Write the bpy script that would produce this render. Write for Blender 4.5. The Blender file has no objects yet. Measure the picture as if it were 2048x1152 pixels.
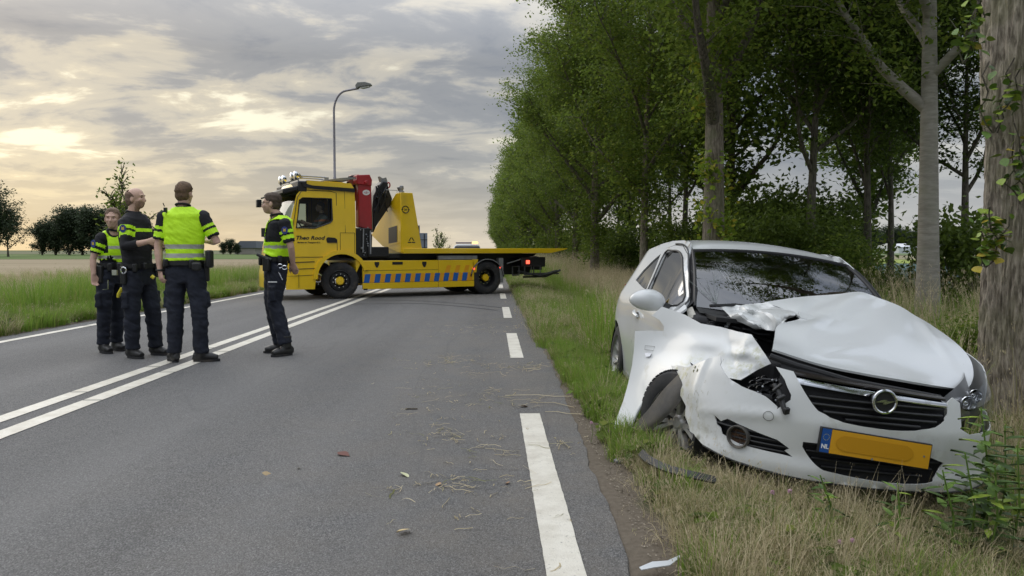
import bpy, bmesh, math, random
import numpy as np
from math import sin, cos, pi, radians, sqrt, atan2, exp
from mathutils import Vector, Matrix, Euler, noise, geometry
random.seed(7); rng = np.random.default_rng(7)
sc = bpy.context.scene
col = sc.collection

# ------------------------------------------------------------------ camera
FPX = 1500.0                                  # focal length in photograph pixels (2048 wide)
YAW, PIT = math.atan(39/FPX), math.atan(76/FPX)
cam_d = bpy.data.cameras.new('camera'); cam = bpy.data.objects.new('camera', cam_d); col.objects.link(cam)
cam_d.sensor_width = 36; cam_d.lens = 36*FPX/2048; cam_d.clip_end = 5000; cam_d.clip_start = .05
cam.location = (0, 0, 1.2); cam.rotation_euler = (pi/2 - PIT, 0, -YAW)
sc.camera = cam

# ------------------------------------------------------------------ sky, sun, exposure
SUN_AZ, SUN_EL = radians(-38), radians(22)     # azimuth from +Y, towards -X
w = bpy.data.worlds.new('World'); sc.world = w; w.use_nodes = True
class NT:
    def __init__(s, tree): s.t = tree; s.n = tree.nodes; s.l = tree.links
    def add(s, typ, **kw):
        n = s.n.new(typ)
        for k, v in kw.items():
            if k.startswith('i_'):
                key = k[2:]; key = int(key) if key.isdigit() else key.replace('_', ' ')
                n.inputs[key].default_value = v
            else: setattr(n, k, v)
        return n
    def link(s, a, b): s.l.new(a, b)
    def math(s, op, a, b=None, c=None, clamp=False):
        n = s.n.new('ShaderNodeMath'); n.operation = op; n.use_clamp = clamp
        for i, v in enumerate((a, b, c)):
            if v is None: continue
            if isinstance(v, (int, float)): n.inputs[i].default_value = v
            else: s.l.new(v, n.inputs[i])
        return n.outputs[0]
    def ramp(s, fac, stops, interp='LINEAR'):
        n = s.n.new('ShaderNodeValToRGB'); n.color_ramp.interpolation = interp
        e = n.color_ramp.elements
        while len(e) < len(stops): e.new(.5)
        for el, (p, c) in zip(e, stops):
            el.position = p; el.color = (*c, 1) if len(c) == 3 else c
        s.l.new(fac, n.inputs[0]); return n.outputs[0]
    def mix(s, fac, a, b, mode='MIX'):
        n = s.n.new('ShaderNodeMix'); n.data_type = 'RGBA'; n.blend_type = mode
        for i, v in ((0, fac), (6, a), (7, b)):
            if isinstance(v, (int, float)): n.inputs[i].default_value = v
            elif isinstance(v, tuple): n.inputs[i].default_value = (*v, 1)
            else: s.l.new(v, n.inputs[i])
        return n.outputs[2]
def srgb(r, g, b):
    f = lambda c: (c/255/12.92 if c/255 <= .04045 else ((c/255+.055)/1.055)**2.4)
    return (f(r), f(g), f(b))
def build_world():
    T = NT(w.node_tree); T.n.clear()
    out = T.add('ShaderNodeOutputWorld')
    tc = T.add('ShaderNodeTexCoord')
    sep = T.add('ShaderNodeSeparateXYZ'); T.link(tc.outputs['Generated'], sep.inputs[0])
    x, y, z = sep.outputs
    zc = T.math('MAXIMUM', z, 0.0)
    den = T.math('ADD', zc, .16)
    cmb = T.add('ShaderNodeCombineXYZ')
    T.link(T.math('DIVIDE', x, den), cmb.inputs[0]); T.link(T.math('DIVIDE', y, den), cmb.inputs[1])
    def fbm(scale, detail, rough, dist, off, sx=1.0):
        mp = T.add('ShaderNodeMapping'); mp.inputs['Location'].default_value = off; mp.inputs['Scale'].default_value = (scale*sx, scale, scale)
        T.link(cmb.outputs[0], mp.inputs[0])
        n = T.add('ShaderNodeTexNoise'); n.inputs['Scale'].default_value = 1; n.inputs['Detail'].default_value = detail
        n.inputs['Roughness'].default_value = rough; n.inputs['Distortion'].default_value = dist
        T.link(mp.outputs[0], n.inputs['Vector']); return n.outputs['Fac']
    big = fbm(.62, 5, .55, .4, (3.1, 1.7, 0), .8)
    fine = fbm(2.9, 9, .6, .35, (8.3, 2.2, 4), .75)
    dens = T.math('ADD', T.math('MULTIPLY', big, .55), T.math('MULTIPLY', fine, .45))
    # nearness to the hidden sun (wide glow through the clouds)
    ga = radians(-31); sx_, sy_, sz_ = sin(ga)*cos(radians(9)), cos(ga)*cos(radians(9)), sin(radians(9))
    dot = T.math('ADD', T.math('ADD', T.math('MULTIPLY', x, sx_), T.math('MULTIPLY', y, sy_)), T.math('MULTIPLY', z, sz_))
    glow = T.math('POWER', T.math('MAXIMUM', dot, 0.0), 5.0)
    # cloud colour by thickness; thin parts let the light through, more so near the sun
    thick = T.ramp(dens, [(.35, (1, 1, 1)), (.415, (.62,)*3), (.48, (.25,)*3), (.60, (0, 0, 0))], 'EASE')
    cool = T.ramp(thick, [(0, srgb(122, 129, 142)), (.5, srgb(168, 171, 175)), (1, srgb(205, 204, 200))])
    warm = T.ramp(thick, [(0, srgb(124, 129, 139)), (.35, srgb(172, 170, 167)), (.75, srgb(228, 216, 190)), (1, srgb(275, 266, 234))])
    c = T.mix(glow, cool, warm)
    # bright veil near the horizon
    hz = T.math('POWER', T.math('SUBTRACT', 1.0, T.math('MINIMUM', T.math('MULTIPLY', zc, 6.0), 1.0)), 1.6)
    hzc = T.mix(T.math('POWER', glow, 1.3), srgb(218, 218, 216), srgb(262, 234, 174))
    streak = T.math('MULTIPLY', hz, T.ramp(fbm(.9, 5, .5, .2, (1, 5, 2), .25), [(.3, (1, 1, 1)), (.7, (.55,)*3)]))
    c = T.mix(streak, c, hzc)
    # overcast luminance rises smoothly from the horizon band to the zenith
    zen = T.math('ADD', 1.0, T.math('MULTIPLY', T.math('POWER', T.math('MAXIMUM', T.math('SUBTRACT', zc, .24), 0.0), .9), ZEN))
    mul = T.add('ShaderNodeVectorMath', operation='SCALE'); T.link(c, mul.inputs[0]); T.link(zen, mul.inputs['Scale'])
    bg = T.add('ShaderNodeBackground'); T.link(mul.outputs[0], bg.inputs[0]); bg.inputs[1].default_value = SKY_GAIN
    sky = T.add('ShaderNodeTexSky', sky_type='NISHITA', sun_disc=False, sun_elevation=SUN_EL, sun_rotation=SUN_AZ % (2*pi))
    bg2 = T.add('ShaderNodeBackground'); T.link(sky.outputs[0], bg2.inputs[0]); bg2.inputs[1].default_value = .006
    ad = T.add('ShaderNodeAddShader'); T.link(bg.outputs[0], ad.inputs[0]); T.link(bg2.outputs[0], ad.inputs[1])
    T.link(ad.outputs[0], out.inputs[0])
ZEN, SKY_GAIN = 6.8, .65
build_world()
sun_d = bpy.data.lights.new('sun', 'SUN'); sun_d.energy = .55; sun_d.angle = radians(35); sun_d.color = (1, .93, .82)
sun = bpy.data.objects.new('sun', sun_d); col.objects.link(sun)
sun.rotation_euler = Vector((sin(SUN_AZ)*cos(SUN_EL), cos(SUN_AZ)*cos(SUN_EL), sin(SUN_EL))).to_track_quat('Z', 'Y').to_euler()
sc.view_settings.view_transform = 'Standard'; sc.view_settings.look = 'None'; sc.view_settings.gamma = 1
sc.view_settings.use_curve_mapping = False; sc.view_settings.exposure = 0.43
sc.render.engine = 'CYCLES'
cy = sc.cycles
cy.max_bounces = 6; cy.diffuse_bounces = 3; cy.glossy_bounces = 3; cy.transmission_bounces = 4; cy.transparent_max_bounces = 8
cy.caustics_reflective = False; cy.caustics_refractive = False
cy.use_denoising = True

# ------------------------------------------------------------------ helpers
def tag(o, label=None, cat=None, group=None, kind=None):
    for k, v in (('label', label), ('category', cat), ('group', group), ('kind', kind)):
        if v: o[k] = v
    return o
def empty(name, loc=(0, 0, 0), rot=(0, 0, 0), parent=None, scale=1):
    o = bpy.data.objects.new(name, None); col.objects.link(o); o.location = loc; o.rotation_euler = rot; o.scale = (scale,)*3
    o.empty_display_size = .1
    if parent: o.parent = parent
    return o
def thing(name, label, cat, loc=(0, 0, 0), rot=(0, 0, 0), group=None, scale=1):
    return tag(empty(name, loc, rot, scale=scale), label, cat, group)
def mesh_np(name, V, F, mats=None, mi=None, smooth=True):
    me = bpy.data.meshes.new(name)
    V = np.asarray(V, dtype=np.float32); 
    if isinstance(F, np.ndarray):
        k = F.shape[1]; me.vertices.add(len(V)); me.vertices.foreach_set('co', V.ravel())
        me.loops.add(F.size); me.loops.foreach_set('vertex_index', F.ravel().astype(np.int32))
        me.polygons.add(len(F)); me.polygons.foreach_set('loop_start', np.arange(0, F.size, k, dtype=np.int32))
        me.polygons.foreach_set('loop_total', np.full(len(F), k, dtype=np.int32))
        me.update(calc_edges=True)
    else:
        me.from_pydata([tuple(map(float, v)) for v in V], [], [tuple(map(int, f)) for f in F]); me.update()
    for m in (mats or []): me.materials.append(m)
    if mi is not None: me.polygons.foreach_set('material_index', np.asarray(mi, dtype=np.int32))
    if smooth: me.polygons.foreach_set('use_smooth', np.ones(len(me.polygons), dtype=bool))
    me.validate(); return me
def link(name, me, parent=None, loc=None, rot=None):
    o = bpy.data.objects.new(name, me); col.objects.link(o)
    if parent: o.parent = parent
    if loc is not None: o.location = loc
    if rot is not None: o.rotation_euler = rot
    return o
def bevel(o, wd=.01, seg=2, ang=35):
    m = o.modifiers.new('bevel', 'BEVEL'); m.width = wd; m.segments = seg; m.limit_method = 'ANGLE'; m.angle_limit = radians(ang)
    return o
def solid(o, t, off=-1):
    me = o.data; cnt = {}
    for p in me.polygons:
        for k in p.edge_keys: cnt[k] = cnt.get(k, 0)+1
    for e in me.edges:
        if cnt.get(tuple(sorted(e.vertices)), 0) < 2: e.use_edge_sharp = True
    m = o.modifiers.new('solid', 'SOLIDIFY'); m.thickness = t; m.offset = off; return o
def autosmooth(me, ang=35):
    # mark sharp edges by angle
    bm = bmesh.new(); bm.from_mesh(me)
    for e in bm.edges:
        if len(e.link_faces) == 2 and e.calc_face_angle(0) > radians(ang): e.smooth = False
    bm.to_mesh(me); bm.free()
def catmull(pts, n=6, closed=False):
    P = [np.array(p, float) for p in pts]; out = []
    N = len(P); rngs = range(N if closed else N-1)
    for i in rngs:
        p0 = P[(i-1) % N] if closed or i > 0 else 2*P[0]-P[1]
        p1 = P[i]; p2 = P[(i+1) % N]
        p3 = P[(i+2) % N] if closed or i+2 < N else 2*P[-1]-P[-2]
        for k in range(n):
            t = k/n
            out.append(.5*((2*p1)+(-p0+p2)*t+(2*p0-5*p1+4*p2-p3)*t*t+(-p0+3*p1-3*p2+p3)*t**3))
    if not closed: out.append(P[-1])
    return out
class MB:
    """collects simple shapes into one mesh"""
    def __init__(s): s.V = []; s.F = []; s.M = []; s.m = 0; s.X = Matrix.Identity(4)
    def mat(s, i): s.m = i; return s
    def add(s, V, F):
        b = len(s.V); s.V += [tuple(s.X @ Vector(v)) for v in V]; s.F += [tuple(b+i for i in f) for f in F]; s.M += [s.m]*len(F); return s
    def box(s, x0, x1, y0, y1, z0, z1):
        V = [(x, y, z) for x in (x0, x1) for y in (y0, y1) for z in (z0, z1)]
        return s.add(V, [(0, 1, 3, 2), (4, 6, 7, 5), (0, 4, 5, 1), (2, 3, 7, 6), (0, 2, 6, 4), (1, 5, 7, 3)])
    def cbox(s, c, d, rot=None):
        V = [Vector((x*d[0]/2, y*d[1]/2, z*d[2]/2)) for x in (-1, 1) for y in (-1, 1) for z in (-1, 1)]
        if rot: R = Euler(rot).to_matrix(); V = [R @ v for v in V]
        return s.add([v+Vector(c) for v in V], [(0, 1, 3, 2), (4, 6, 7, 5), (0, 4, 5, 1), (2, 3, 7, 6), (0, 2, 6, 4), (1, 5, 7, 3)])
    def prism(s, poly, a, b, axis='y'):
        """polygon in the plane normal to axis, from a to b"""
        f = {'y': lambda p, t: (p[0], t, p[1]), 'x': lambda p, t: (t, p[0], p[1]), 'z': lambda p, t: (p[0], p[1], t)}[axis]
        n = len(poly); V = [f(p, a) for p in poly]+[f(p, b) for p in poly]
        return s.add(V, [tuple(range(n)), tuple(range(2*n-1, n-1, -1))]+[(i, (i+1) % n, n+(i+1) % n, n+i) for i in range(n)])
    def tube(s, pts, r, n=8, caps=True):
        pts = [Vector(p) for p in pts]; rs = r if hasattr(r, '__len__') else [r]*len(pts)
        V = []; F = []; prev = None
        for i, p in enumerate(pts):
            d = (pts[min(i+1, len(pts)-1)]-pts[max(i-1, 0)]).normalized()
            if prev is None: a = d.orthogonal().normalized()
            else: a = (prev-d*prev.dot(d)); a = a.normalized() if a.length > 1e-6 else d.orthogonal().normalized()
            prev = a; b = d.cross(a)
            V += [p+(a*cos(2*pi*k/n)+b*sin(2*pi*k/n))*rs[i] for k in range(n)]
        for i in range(len(pts)-1):
            F += [(i*n+k, i*n+(k+1) % n, (i+1)*n+(k+1) % n, (i+1)*n+k) for k in range(n)]
        if caps: F += [tuple(range(n-1, -1, -1)), tuple(range((len(pts)-1)*n, len(pts)*n))]
        return s.add(V, F)
    def cyl(s, p0, p1, r, n=16): return s.tube([p0, p1], r, n)
    def lathe(s, prof, n=24, axis='y', c=(0, 0, 0)):
        """profile (radius, t) turned round an axis through c"""
        f = {'y': lambda r, t, a: (r*cos(a), t, r*sin(a)), 'z': lambda r, t, a: (r*cos(a), r*sin(a), t), 'x': lambda r, t, a: (t, r*cos(a), r*sin(a))}[axis]
        V = [tuple(np.add(f(r, t, 2*pi*k/n), c)) for r, t in prof for k in range(n)]
        F = [(i*n+k, i*n+(k+1) % n, (i+1)*n+(k+1) % n, (i+1)*n+k) for i in range(len(prof)-1) for k in range(n)]
        return s.add(V, F)
    def ball(s, c, r, nu=12, nv=8):
        r = r if hasattr(r, '__len__') else (r, r, r)
        V = [(c[0], c[1], c[2]-r[2])]
        for j in range(1, nv):
            t = -pi/2+pi*j/nv
            V += [(c[0]+r[0]*cos(t)*cos(2*pi*k/nu), c[1]+r[1]*cos(t)*sin(2*pi*k/nu), c[2]+r[2]*sin(t)) for k in range(nu)]
        V.append((c[0], c[1], c[2]+r[2])); L = len(V)-1
        F = [(0, 1+(k+1) % nu, 1+k) for k in range(nu)]
        F += [(1+j*nu+k, 1+j*nu+(k+1) % nu, 1+(j+1)*nu+(k+1) % nu, 1+(j+1)*nu+k) for j in range(nv-2) for k in range(nu)]
        F += [(L, 1+(nv-2)*nu+k, 1+(nv-2)*nu+(k+1) % nu) for k in range(nu)]
        return s.add(V, F)
    def grid(s, P):
        n, m = len(P), len(P[0])
        return s.add([tuple(p) for r in P for p in r], [(i*m+j, i*m+j+1, (i+1)*m+j+1, (i+1)*m+j) for i in range(n-1) for j in range(m-1)])
    def build(s, name, mats, parent=None, smooth=True, bev=0, seg=2, ang=35, recalc=True):
        me = bpy.data.meshes.new(name); me.from_pydata(s.V, [], s.F)
        for m in (mats if isinstance(mats, (list, tuple)) else [mats]): me.materials.append(m)
        me.polygons.foreach_set('material_index', s.M)
        if recalc:
            bm = bmesh.new(); bm.from_mesh(me); bmesh.ops.recalc_face_normals(bm, faces=bm.faces); bm.to_mesh(me); bm.free()
        if smooth:
            me.polygons.foreach_set('use_smooth', [True]*len(me.polygons)); autosmooth(me, ang)
        o = link(name, me, parent)
        if bev: bevel(o, bev, seg)
        return o
def patch(C, nu=6, nv=6):
    """dense grid through a grid of 3D control points (Catmull-Rom both ways)"""
    rows = [catmull(r, nu) for r in C]
    cols = [catmull([rows[i][j] for i in range(len(rows))], nv) for j in range(len(rows[0]))]
    return [[cols[j][i] for j in range(len(cols))] for i in range(len(cols[0]))]
def inpoly(p, poly):
    x, y = p; c = False; n = len(poly); j = n-1
    for i in range(n):
        xi, yi = poly[i]; xj, yj = poly[j]
        if (yi > y) != (yj > y) and x < (xj-xi)*(y-yi)/(yj-yi+1e-12)+xi: c = not c
        j = i
    return c
def panel(name, outline, holes, f, step, mats, parent=None, thick=.004, smooth=True, off=-1):
    """sheet with holes: outline and holes in (u,v), dense inside, f(u,v) gives the 3D point"""
    def dens(poly):
        out = []; n = len(poly)
        for i in range(n):
            a, b = np.array(poly[i], float), np.array(poly[(i+1) % n], float); k = max(1, int(np.linalg.norm(b-a)/step+.5))
            out += [tuple(a+(b-a)*t/k) for t in range(k)]
        return out
    O = dens(outline); H = [dens(h) for h in holes]
    pts = [Vector(p) for p in O]; edges = [(i, (i+1) % len(O)) for i in range(len(O))]
    for h in H:
        b = len(pts); pts += [Vector(p) for p in h]; edges += [(b+i, b+(i+1) % len(h)) for i in range(len(h))]
    bnd = np.array([p[:] for p in pts])
    us = [p[0] for p in O]; vs = [p[1] for p in O]
    u = min(us)+step*.5
    r = 0
    while u < max(us):
        v = min(vs)+step*(.5 if r % 2 else .95)
        while v < max(vs):
            if inpoly((u, v), O) and not any(inpoly((u, v), h) for h in H) and np.min(np.hypot(bnd[:, 0]-u, bnd[:, 1]-v)) > step*.45:
                pts.append(Vector((u, v)))
            v += step
        u += step*.87; r += 1
    rv, re, rf, *_ = geometry.delaunay_2d_cdt(pts, edges, [], 0, 1e-6)
    F = []
    for t in rf:
        c = sum((rv[i] for i in t), Vector((0, 0)))/len(t)
        if inpoly(c, O) and not any(inpoly(c, h) for h in H): F.append(tuple(t))
    V = [tuple(f(p[0], p[1])) for p in rv]
    me = bpy.data.meshes.new(name); me.from_pydata(V, [], F)
    for m in (mats if isinstance(mats, (list, tuple)) else [mats]): me.materials.append(m)
    if smooth: me.polygons.foreach_set('use_smooth', [True]*len(me.polygons))
    o = link(name, me, parent)
    if thick: solid(o, thick, off)
    return o
# a ray through a pixel of the 2048 x 1152 photograph
CAMP = Vector((0, 0, 1.2))
_fw = Vector((sin(YAW)*cos(PIT), cos(YAW)*cos(PIT), -sin(PIT))); _rt = Vector((cos(YAW), -sin(YAW), 0)); _up = _rt.cross(_fw)
def rdir(px, py): return _fw+_rt*((px-1024)/FPX)-_up*((py-576)/FPX)
def atY(px, py, y): d = rdir(px, py); return CAMP+d*(y/d.y)
def atZ(px, py, z=0): d = rdir(px, py); return CAMP+d*((z-1.2)/d.z)

# ------------------------------------------------------------------ materials
def pmat(name, color, rough=.6, metal=0, var=0, vscale=8, bump=0, bscale=60, coat=0, spec=.5, dirt=None, dscale=5, dlo=.5, dhi=.7, emit=None, es=0, alpha=1, sheen=0):
    m = bpy.data.materials.new(name); m.use_nodes = True; T = NT(m.node_tree); P = T.n['Principled BSDF']
    P.inputs['Base Color'].default_value = (*color, 1); P.inputs['Roughness'].default_value = rough; P.inputs['Metallic'].default_value = metal
    P.inputs['Coat Weight'].default_value = coat; P.inputs['Specular IOR Level'].default_value = spec; P.inputs['Coat Roughness'].default_value = .08
    if sheen: P.inputs['Sheen Weight'].default_value = sheen
    tc = T.add('ShaderNodeTexCoord')
    def nz(scale, detail=5):
        n = T.add('ShaderNodeTexNoise'); n.inputs['Scale'].default_value = scale; n.inputs['Detail'].default_value = detail; n.inputs['Roughness'].default_value = .6
        T.link(tc.outputs['Object'], n.inputs['Vector']); return n.outputs['Fac']
    c = None
    if var:
        c = T.mix(T.ramp(nz(vscale), [(.3, (0, 0, 0)), (.7, (1, 1, 1))]), tuple(max(0, v*(1-var)) for v in color), tuple(min(1, v*(1+var)) for v in color))
    if dirt:
        f = T.ramp(nz(dscale, 8), [(dlo, (0, 0, 0)), (dhi, (1, 1, 1))])
        c = T.mix(f, c if c is not None else color, dirt)
        rr = T.add('ShaderNodeMapRange', i_3=rough, i_4=min(1, rough+.35)); T.link(f, rr.inputs[0]); T.link(rr.outputs[0], P.inputs['Roughness'])
    if c is not None: T.link(c, P.inputs['Base Color'])
    if bump:
        b = T.add('ShaderNodeBump'); b.inputs['Strength'].default_value = bump; b.inputs['Distance'].default_value = .01
        T.link(nz(bscale), b.inputs['Height']); T.link(b.outputs[0], P.inputs['Normal'])
    if emit: P.inputs['Emission Color'].default_value = (*emit, 1); P.inputs['Emission Strength'].default_value = es
    m.diffuse_color = (*color, 1)
    return m
def leafmat(name, c1, c2, trans=.35, rough=.5, c3=None):
    m = bpy.data.materials.new(name); m.use_nodes = True; T = NT(m.node_tree); T.n.clear()
    out = T.add('ShaderNodeOutputMaterial'); P = T.add('ShaderNodeBsdfPrincipled'); P.inputs['Roughness'].default_value = rough; P.inputs['Specular IOR Level'].default_value = .15
    geo = T.add('ShaderNodeNewGeometry'); oi = T.add('ShaderNodeObjectInfo')
    r = T.math('FRACT', T.math('ADD', geo.outputs['Random Per Island'], oi.outputs['Random']))
    st = [(0, c1), (.8, c2)]
    if c3: st = [(0, c1), (.75, c2), (.93, c3)]
    c = T.ramp(r, st)
    T.link(c, P.inputs['Base Color'])
    tr = T.add('ShaderNodeBsdfTranslucent'); T.link(T.mix(.5, c, tuple(min(1, v*1.6) for v in c2)), tr.inputs[0])
    mx = T.add('ShaderNodeMixShader', i_0=trans); T.link(P.outputs[0], mx.inputs[1]); T.link(tr.outputs[0], mx.inputs[2]); T.link(mx.outputs[0], out.inputs[0])
    return m
def glassmat(name, tint=(.25, .28, .27), rough=.02, ior=1.75, op=None):
    """thin sheet: part mirror by Fresnel, part see-through"""
    m = bpy.data.materials.new(name); m.use_nodes = True; T = NT(m.node_tree); T.n.clear()
    out = T.add('ShaderNodeOutputMaterial'); g = T.add('ShaderNodeBsdfGlossy', i_Roughness=rough); t = T.add('ShaderNodeBsdfTransparent'); t.inputs[0].default_value = (*tint, 1)
    fr = T.add('ShaderNodeFresnel', i_IOR=ior); mx = T.add('ShaderNodeMixShader')
    T.link(fr.outputs[0], mx.inputs[0]); T.link(t.outputs[0], mx.inputs[1]); T.link(g.outputs[0], mx.inputs[2])
    T.link(mx.outputs[0], out.inputs[0])
    return m
BLACKPL = pmat('black_plastic', (.018, .018, .019), .5, var=.3, vscale=20)
RUBBER = pmat('rubber', (.022, .022, .023), .8, var=.25, vscale=15, bump=.2, bscale=80, dirt=(.09, .075, .06), dscale=7, dlo=.5, dhi=.8)
CHROME = pmat('chrome', (.75, .76, .78), .12, 1, dirt=(.3, .28, .25), dscale=14, dlo=.55, dhi=.85)
ALLOY = pmat('alloy', (.60, .59, .58), .35, .45, dirt=(.16, .13, .1), dscale=12, dlo=.45, dhi=.8)
STEEL = pmat('steel', (.32, .33, .35), .45, .7, var=.15)
DARKMET = pmat('dark_metal', (.03, .03, .032), .5, .3, var=.4, vscale=25, bump=.3, bscale=50)
# ------------------------------------------------------------------ terrain and road
def smooth(a, b, t): t = max(0., min(1., (t-a)/(b-a))); return t*t*(3-2*t)
def gz(x, y):
    if x > .3:
        z = -.05+.05*smooth(.3, .62, x)-.30*smooth(.75, 3.0, x)+.06*smooth(3.4, 4.6, x)-.1*smooth(5, 7, x)
        z += .025*noise.noise(Vector((x*1.6, y*1.6, 0)))*smooth(.7, 1.2, x)
    elif x < -6.6:
        z = -.05+.06*smooth(6.6, 6.95, -x)+.05*smooth(7.2, 8.5, -x)-.25*smooth(9.5, 12, -x)
        z += .04*noise.noise(Vector((x*.8, y*.8, 3)))*smooth(6.8, 7.5, -x)
    else: z = -.05
    return z
def ground():
    xs = list(np.concatenate([[-1500, -900, -500, -250, -120, -60, -30, -20], np.arange(-14, -6.4, .22), np.arange(-6.2, .25, .8), np.arange(.3, 8.2, .12), [9, 11, 14, 20, 30, 60, 120, 250, 500, 900, 1500]]))
    ys = list(np.concatenate([[-60, -30, -15], np.arange(-6, 14, .2), np.arange(14, 50, .7), [55, 62, 70, 80, 95, 120, 160, 220, 300, 450, 700, 1100, 1800, 2600]]))
    G = [[(x, y, gz(x, y)) for x in xs] for y in ys]
    m = bpy.data.materials.new('soil'); m.use_nodes = True; T = NT(m.node_tree); P = T.n['Principled BSDF']; P.inputs['Roughness'].default_value = .95; P.inputs['Specular IOR Level'].default_value = .1
    tc = T.add('ShaderNodeTexCoord'); sp = T.add('ShaderNodeSeparateXYZ'); T.link(tc.outputs['Object'], sp.inputs[0])
    def nz(s, d=6):
        n = T.add('ShaderNodeTexNoise'); n.inputs['Scale'].default_value = s; n.inputs['Detail'].default_value = d; T.link(tc.outputs['Object'], n.inputs['Vector']); return n.outputs['Fac']
    n1, n2 = nz(1.3), nz(30)
    grass = T.mix(T.ramp(n1, [(.35, (0, 0, 0)), (.65, (1, 1, 1))]), (.045, .075, .02), (.09, .085, .04))
    soil = T.mix(n2, (.10, .082, .062), (.19, .16, .125))
    # bare strip beside the asphalt
    e = T.math('ADD', sp.outputs[0], T.math('MULTIPLY', T.math('SUBTRACT', nz(2.5), .5), .35))
    k1 = T.add('ShaderNodeMapRange', i_1=.82, i_2=.70, i_3=0.0, i_4=1.0); T.link(e, k1.inputs[0])
    k2 = T.add('ShaderNodeMapRange', i_1=-7.05, i_2=-6.95, i_3=0.0, i_4=1.0); T.link(e, k2.inputs[0])
    far = T.add('ShaderNodeMapRange', i_1=30.0, i_2=90.0, i_3=0.0, i_4=1.0); T.link(sp.outputs[1], far.inputs[0])
    c = T.mix(T.math('MULTIPLY', k1.outputs[0], k2.outputs[0]), grass, soil)
    c = T.mix(far.outputs[0], c, (.055, .085, .02))
    T.link(c, P.inputs['Base Color'])
    b = T.add('ShaderNodeBump', i_Strength=.8, i_Distance=.02); T.link(n2, b.inputs['Height']); T.link(b.outputs[0], P.inputs['Normal'])
    tag(MB().grid(G).build('ground', m, recalc=False), kind='structure')
ground()
def asphalt():
    m = bpy.data.materials.new('asphalt'); m.use_nodes = True; T = NT(m.node_tree); P = T.n['Principled BSDF']; P.inputs['Roughness'].default_value = .78; P.inputs['Specular IOR Level'].default_value = .35
    tc = T.add('ShaderNodeTexCoord')
    def nz(s, d=6, r=.6, sc=(1, 1, 1)):
        mp = T.add('ShaderNodeMapping'); mp.inputs['Scale'].default_value = sc; T.link(tc.outputs['Object'], mp.inputs[0])
        n = T.add('ShaderNodeTexNoise'); n.inputs['Scale'].default_value = s; n.inputs['Detail'].default_value = d; n.inputs['Roughness'].default_value = r; T.link(mp.outputs[0], n.inputs['Vector']); return n.outputs['Fac']
    v = T.add('ShaderNodeTexVoronoi', i_Scale=150.0); T.link(tc.outputs['Object'], v.inputs['Vector'])
    stone = T.ramp(v.outputs['Color'], [(.1, (.125, .123, .122)), (.6, (.19, .187, .185)), (.95, (.31, .305, .30))])
    gap = T.ramp(v.outputs['Distance'], [(.25, (1, 1, 1)), (.75, (.35,)*3)])
    c = T.mix(.75, stone, gap, 'MULTIPLY')
    big = T.ramp(nz(.5, 4, .5, (1.6, .35, 1)), [(.3, (.82,)*3), (.7, (1.12, 1.11, 1.10))])
    c = T.mix(1.0, c, big, 'MULTIPLY')
    # wheel tracks: long pale and dark bands along the lane
    c = T.mix(T.math('MULTIPLY', T.ramp(nz(1.0, 3, .5, (1.1, .03, 1)), [(.45, (0, 0, 0)), (.7, (1, 1, 1))]), .35), c, (.22, .213, .205))
    c = T.mix(T.math('MULTIPLY', T.ramp(nz(3.5, 6), [(.62, (0, 0, 0)), (.78, (1, 1, 1))]), .5), c, (.055, .053, .05))
    sp = T.add('ShaderNodeSeparateXYZ'); T.link(tc.outputs['Object'], sp.inputs[0])
    kx = T.add('ShaderNodeMapRange', i_1=-2.4, i_2=.5, i_3=0.0, i_4=.55); T.link(sp.outputs[0], kx.inputs[0])
    c = T.mix(T.math('MULTIPLY', kx.outputs[0], T.ramp(nz(2.2, 8, .65), [(.35, (0, 0, 0)), (.7, (1, 1, 1))])), c, (.205, .178, .145))
    seam = T.math('MULTIPLY', T.ramp(nz(.9, 2, .5, (1, .12, 1)), [(.495, (0, 0, 0)), (.5, (1, 1, 1)), (.505, (0, 0, 0))]), .35)
    c = T.mix(seam, c, (.10, .098, .096))
    T.link(c, P.inputs['Base Color'])
    h = T.math('ADD', T.math('MULTIPLY', v.outputs['Distance'], -1.0), T.math('MULTIPLY', nz(220, 2), .6))
    b = T.add('ShaderNodeBump', i_Strength=.75, i_Distance=.006); T.link(h, b.inputs['Height']); T.link(b.outputs[0], P.inputs['Normal'])
    return m
ASPH = asphalt()
def road():
    ys = list(np.concatenate([np.arange(-20, 12, .09), np.arange(12, 60, .5), [70, 90, 120, 180, 300, 600]]))
    L, R = [], []
    for y in ys:
        j = (.03*noise.noise(Vector((y*1.1, 0, 0)))+.022*noise.noise(Vector((y*5, 2, 0)))+.012*noise.noise(Vector((y*17, 5, 0))))
        jl = .04*noise.noise(Vector((y*.9, 7, 0)))
        e = .57-.06*smooth(4.5, 2, y)+.06*smooth(4, 8, y)
        R.append((e+j, y)); L.append((-6.78+jl, y))
    G = [[(l[0], l[1], -.04), (l[0]+.01, l[1], 0), (-3.3, l[1], .0), (r[0]-.012, r[1], 0), (r[0]+.01, r[1], -.045)] for l, r in zip(L, R)]
    tag(MB().grid(G).build('road', ASPH, recalc=False, ang=30), kind='structure')
road()
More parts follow.
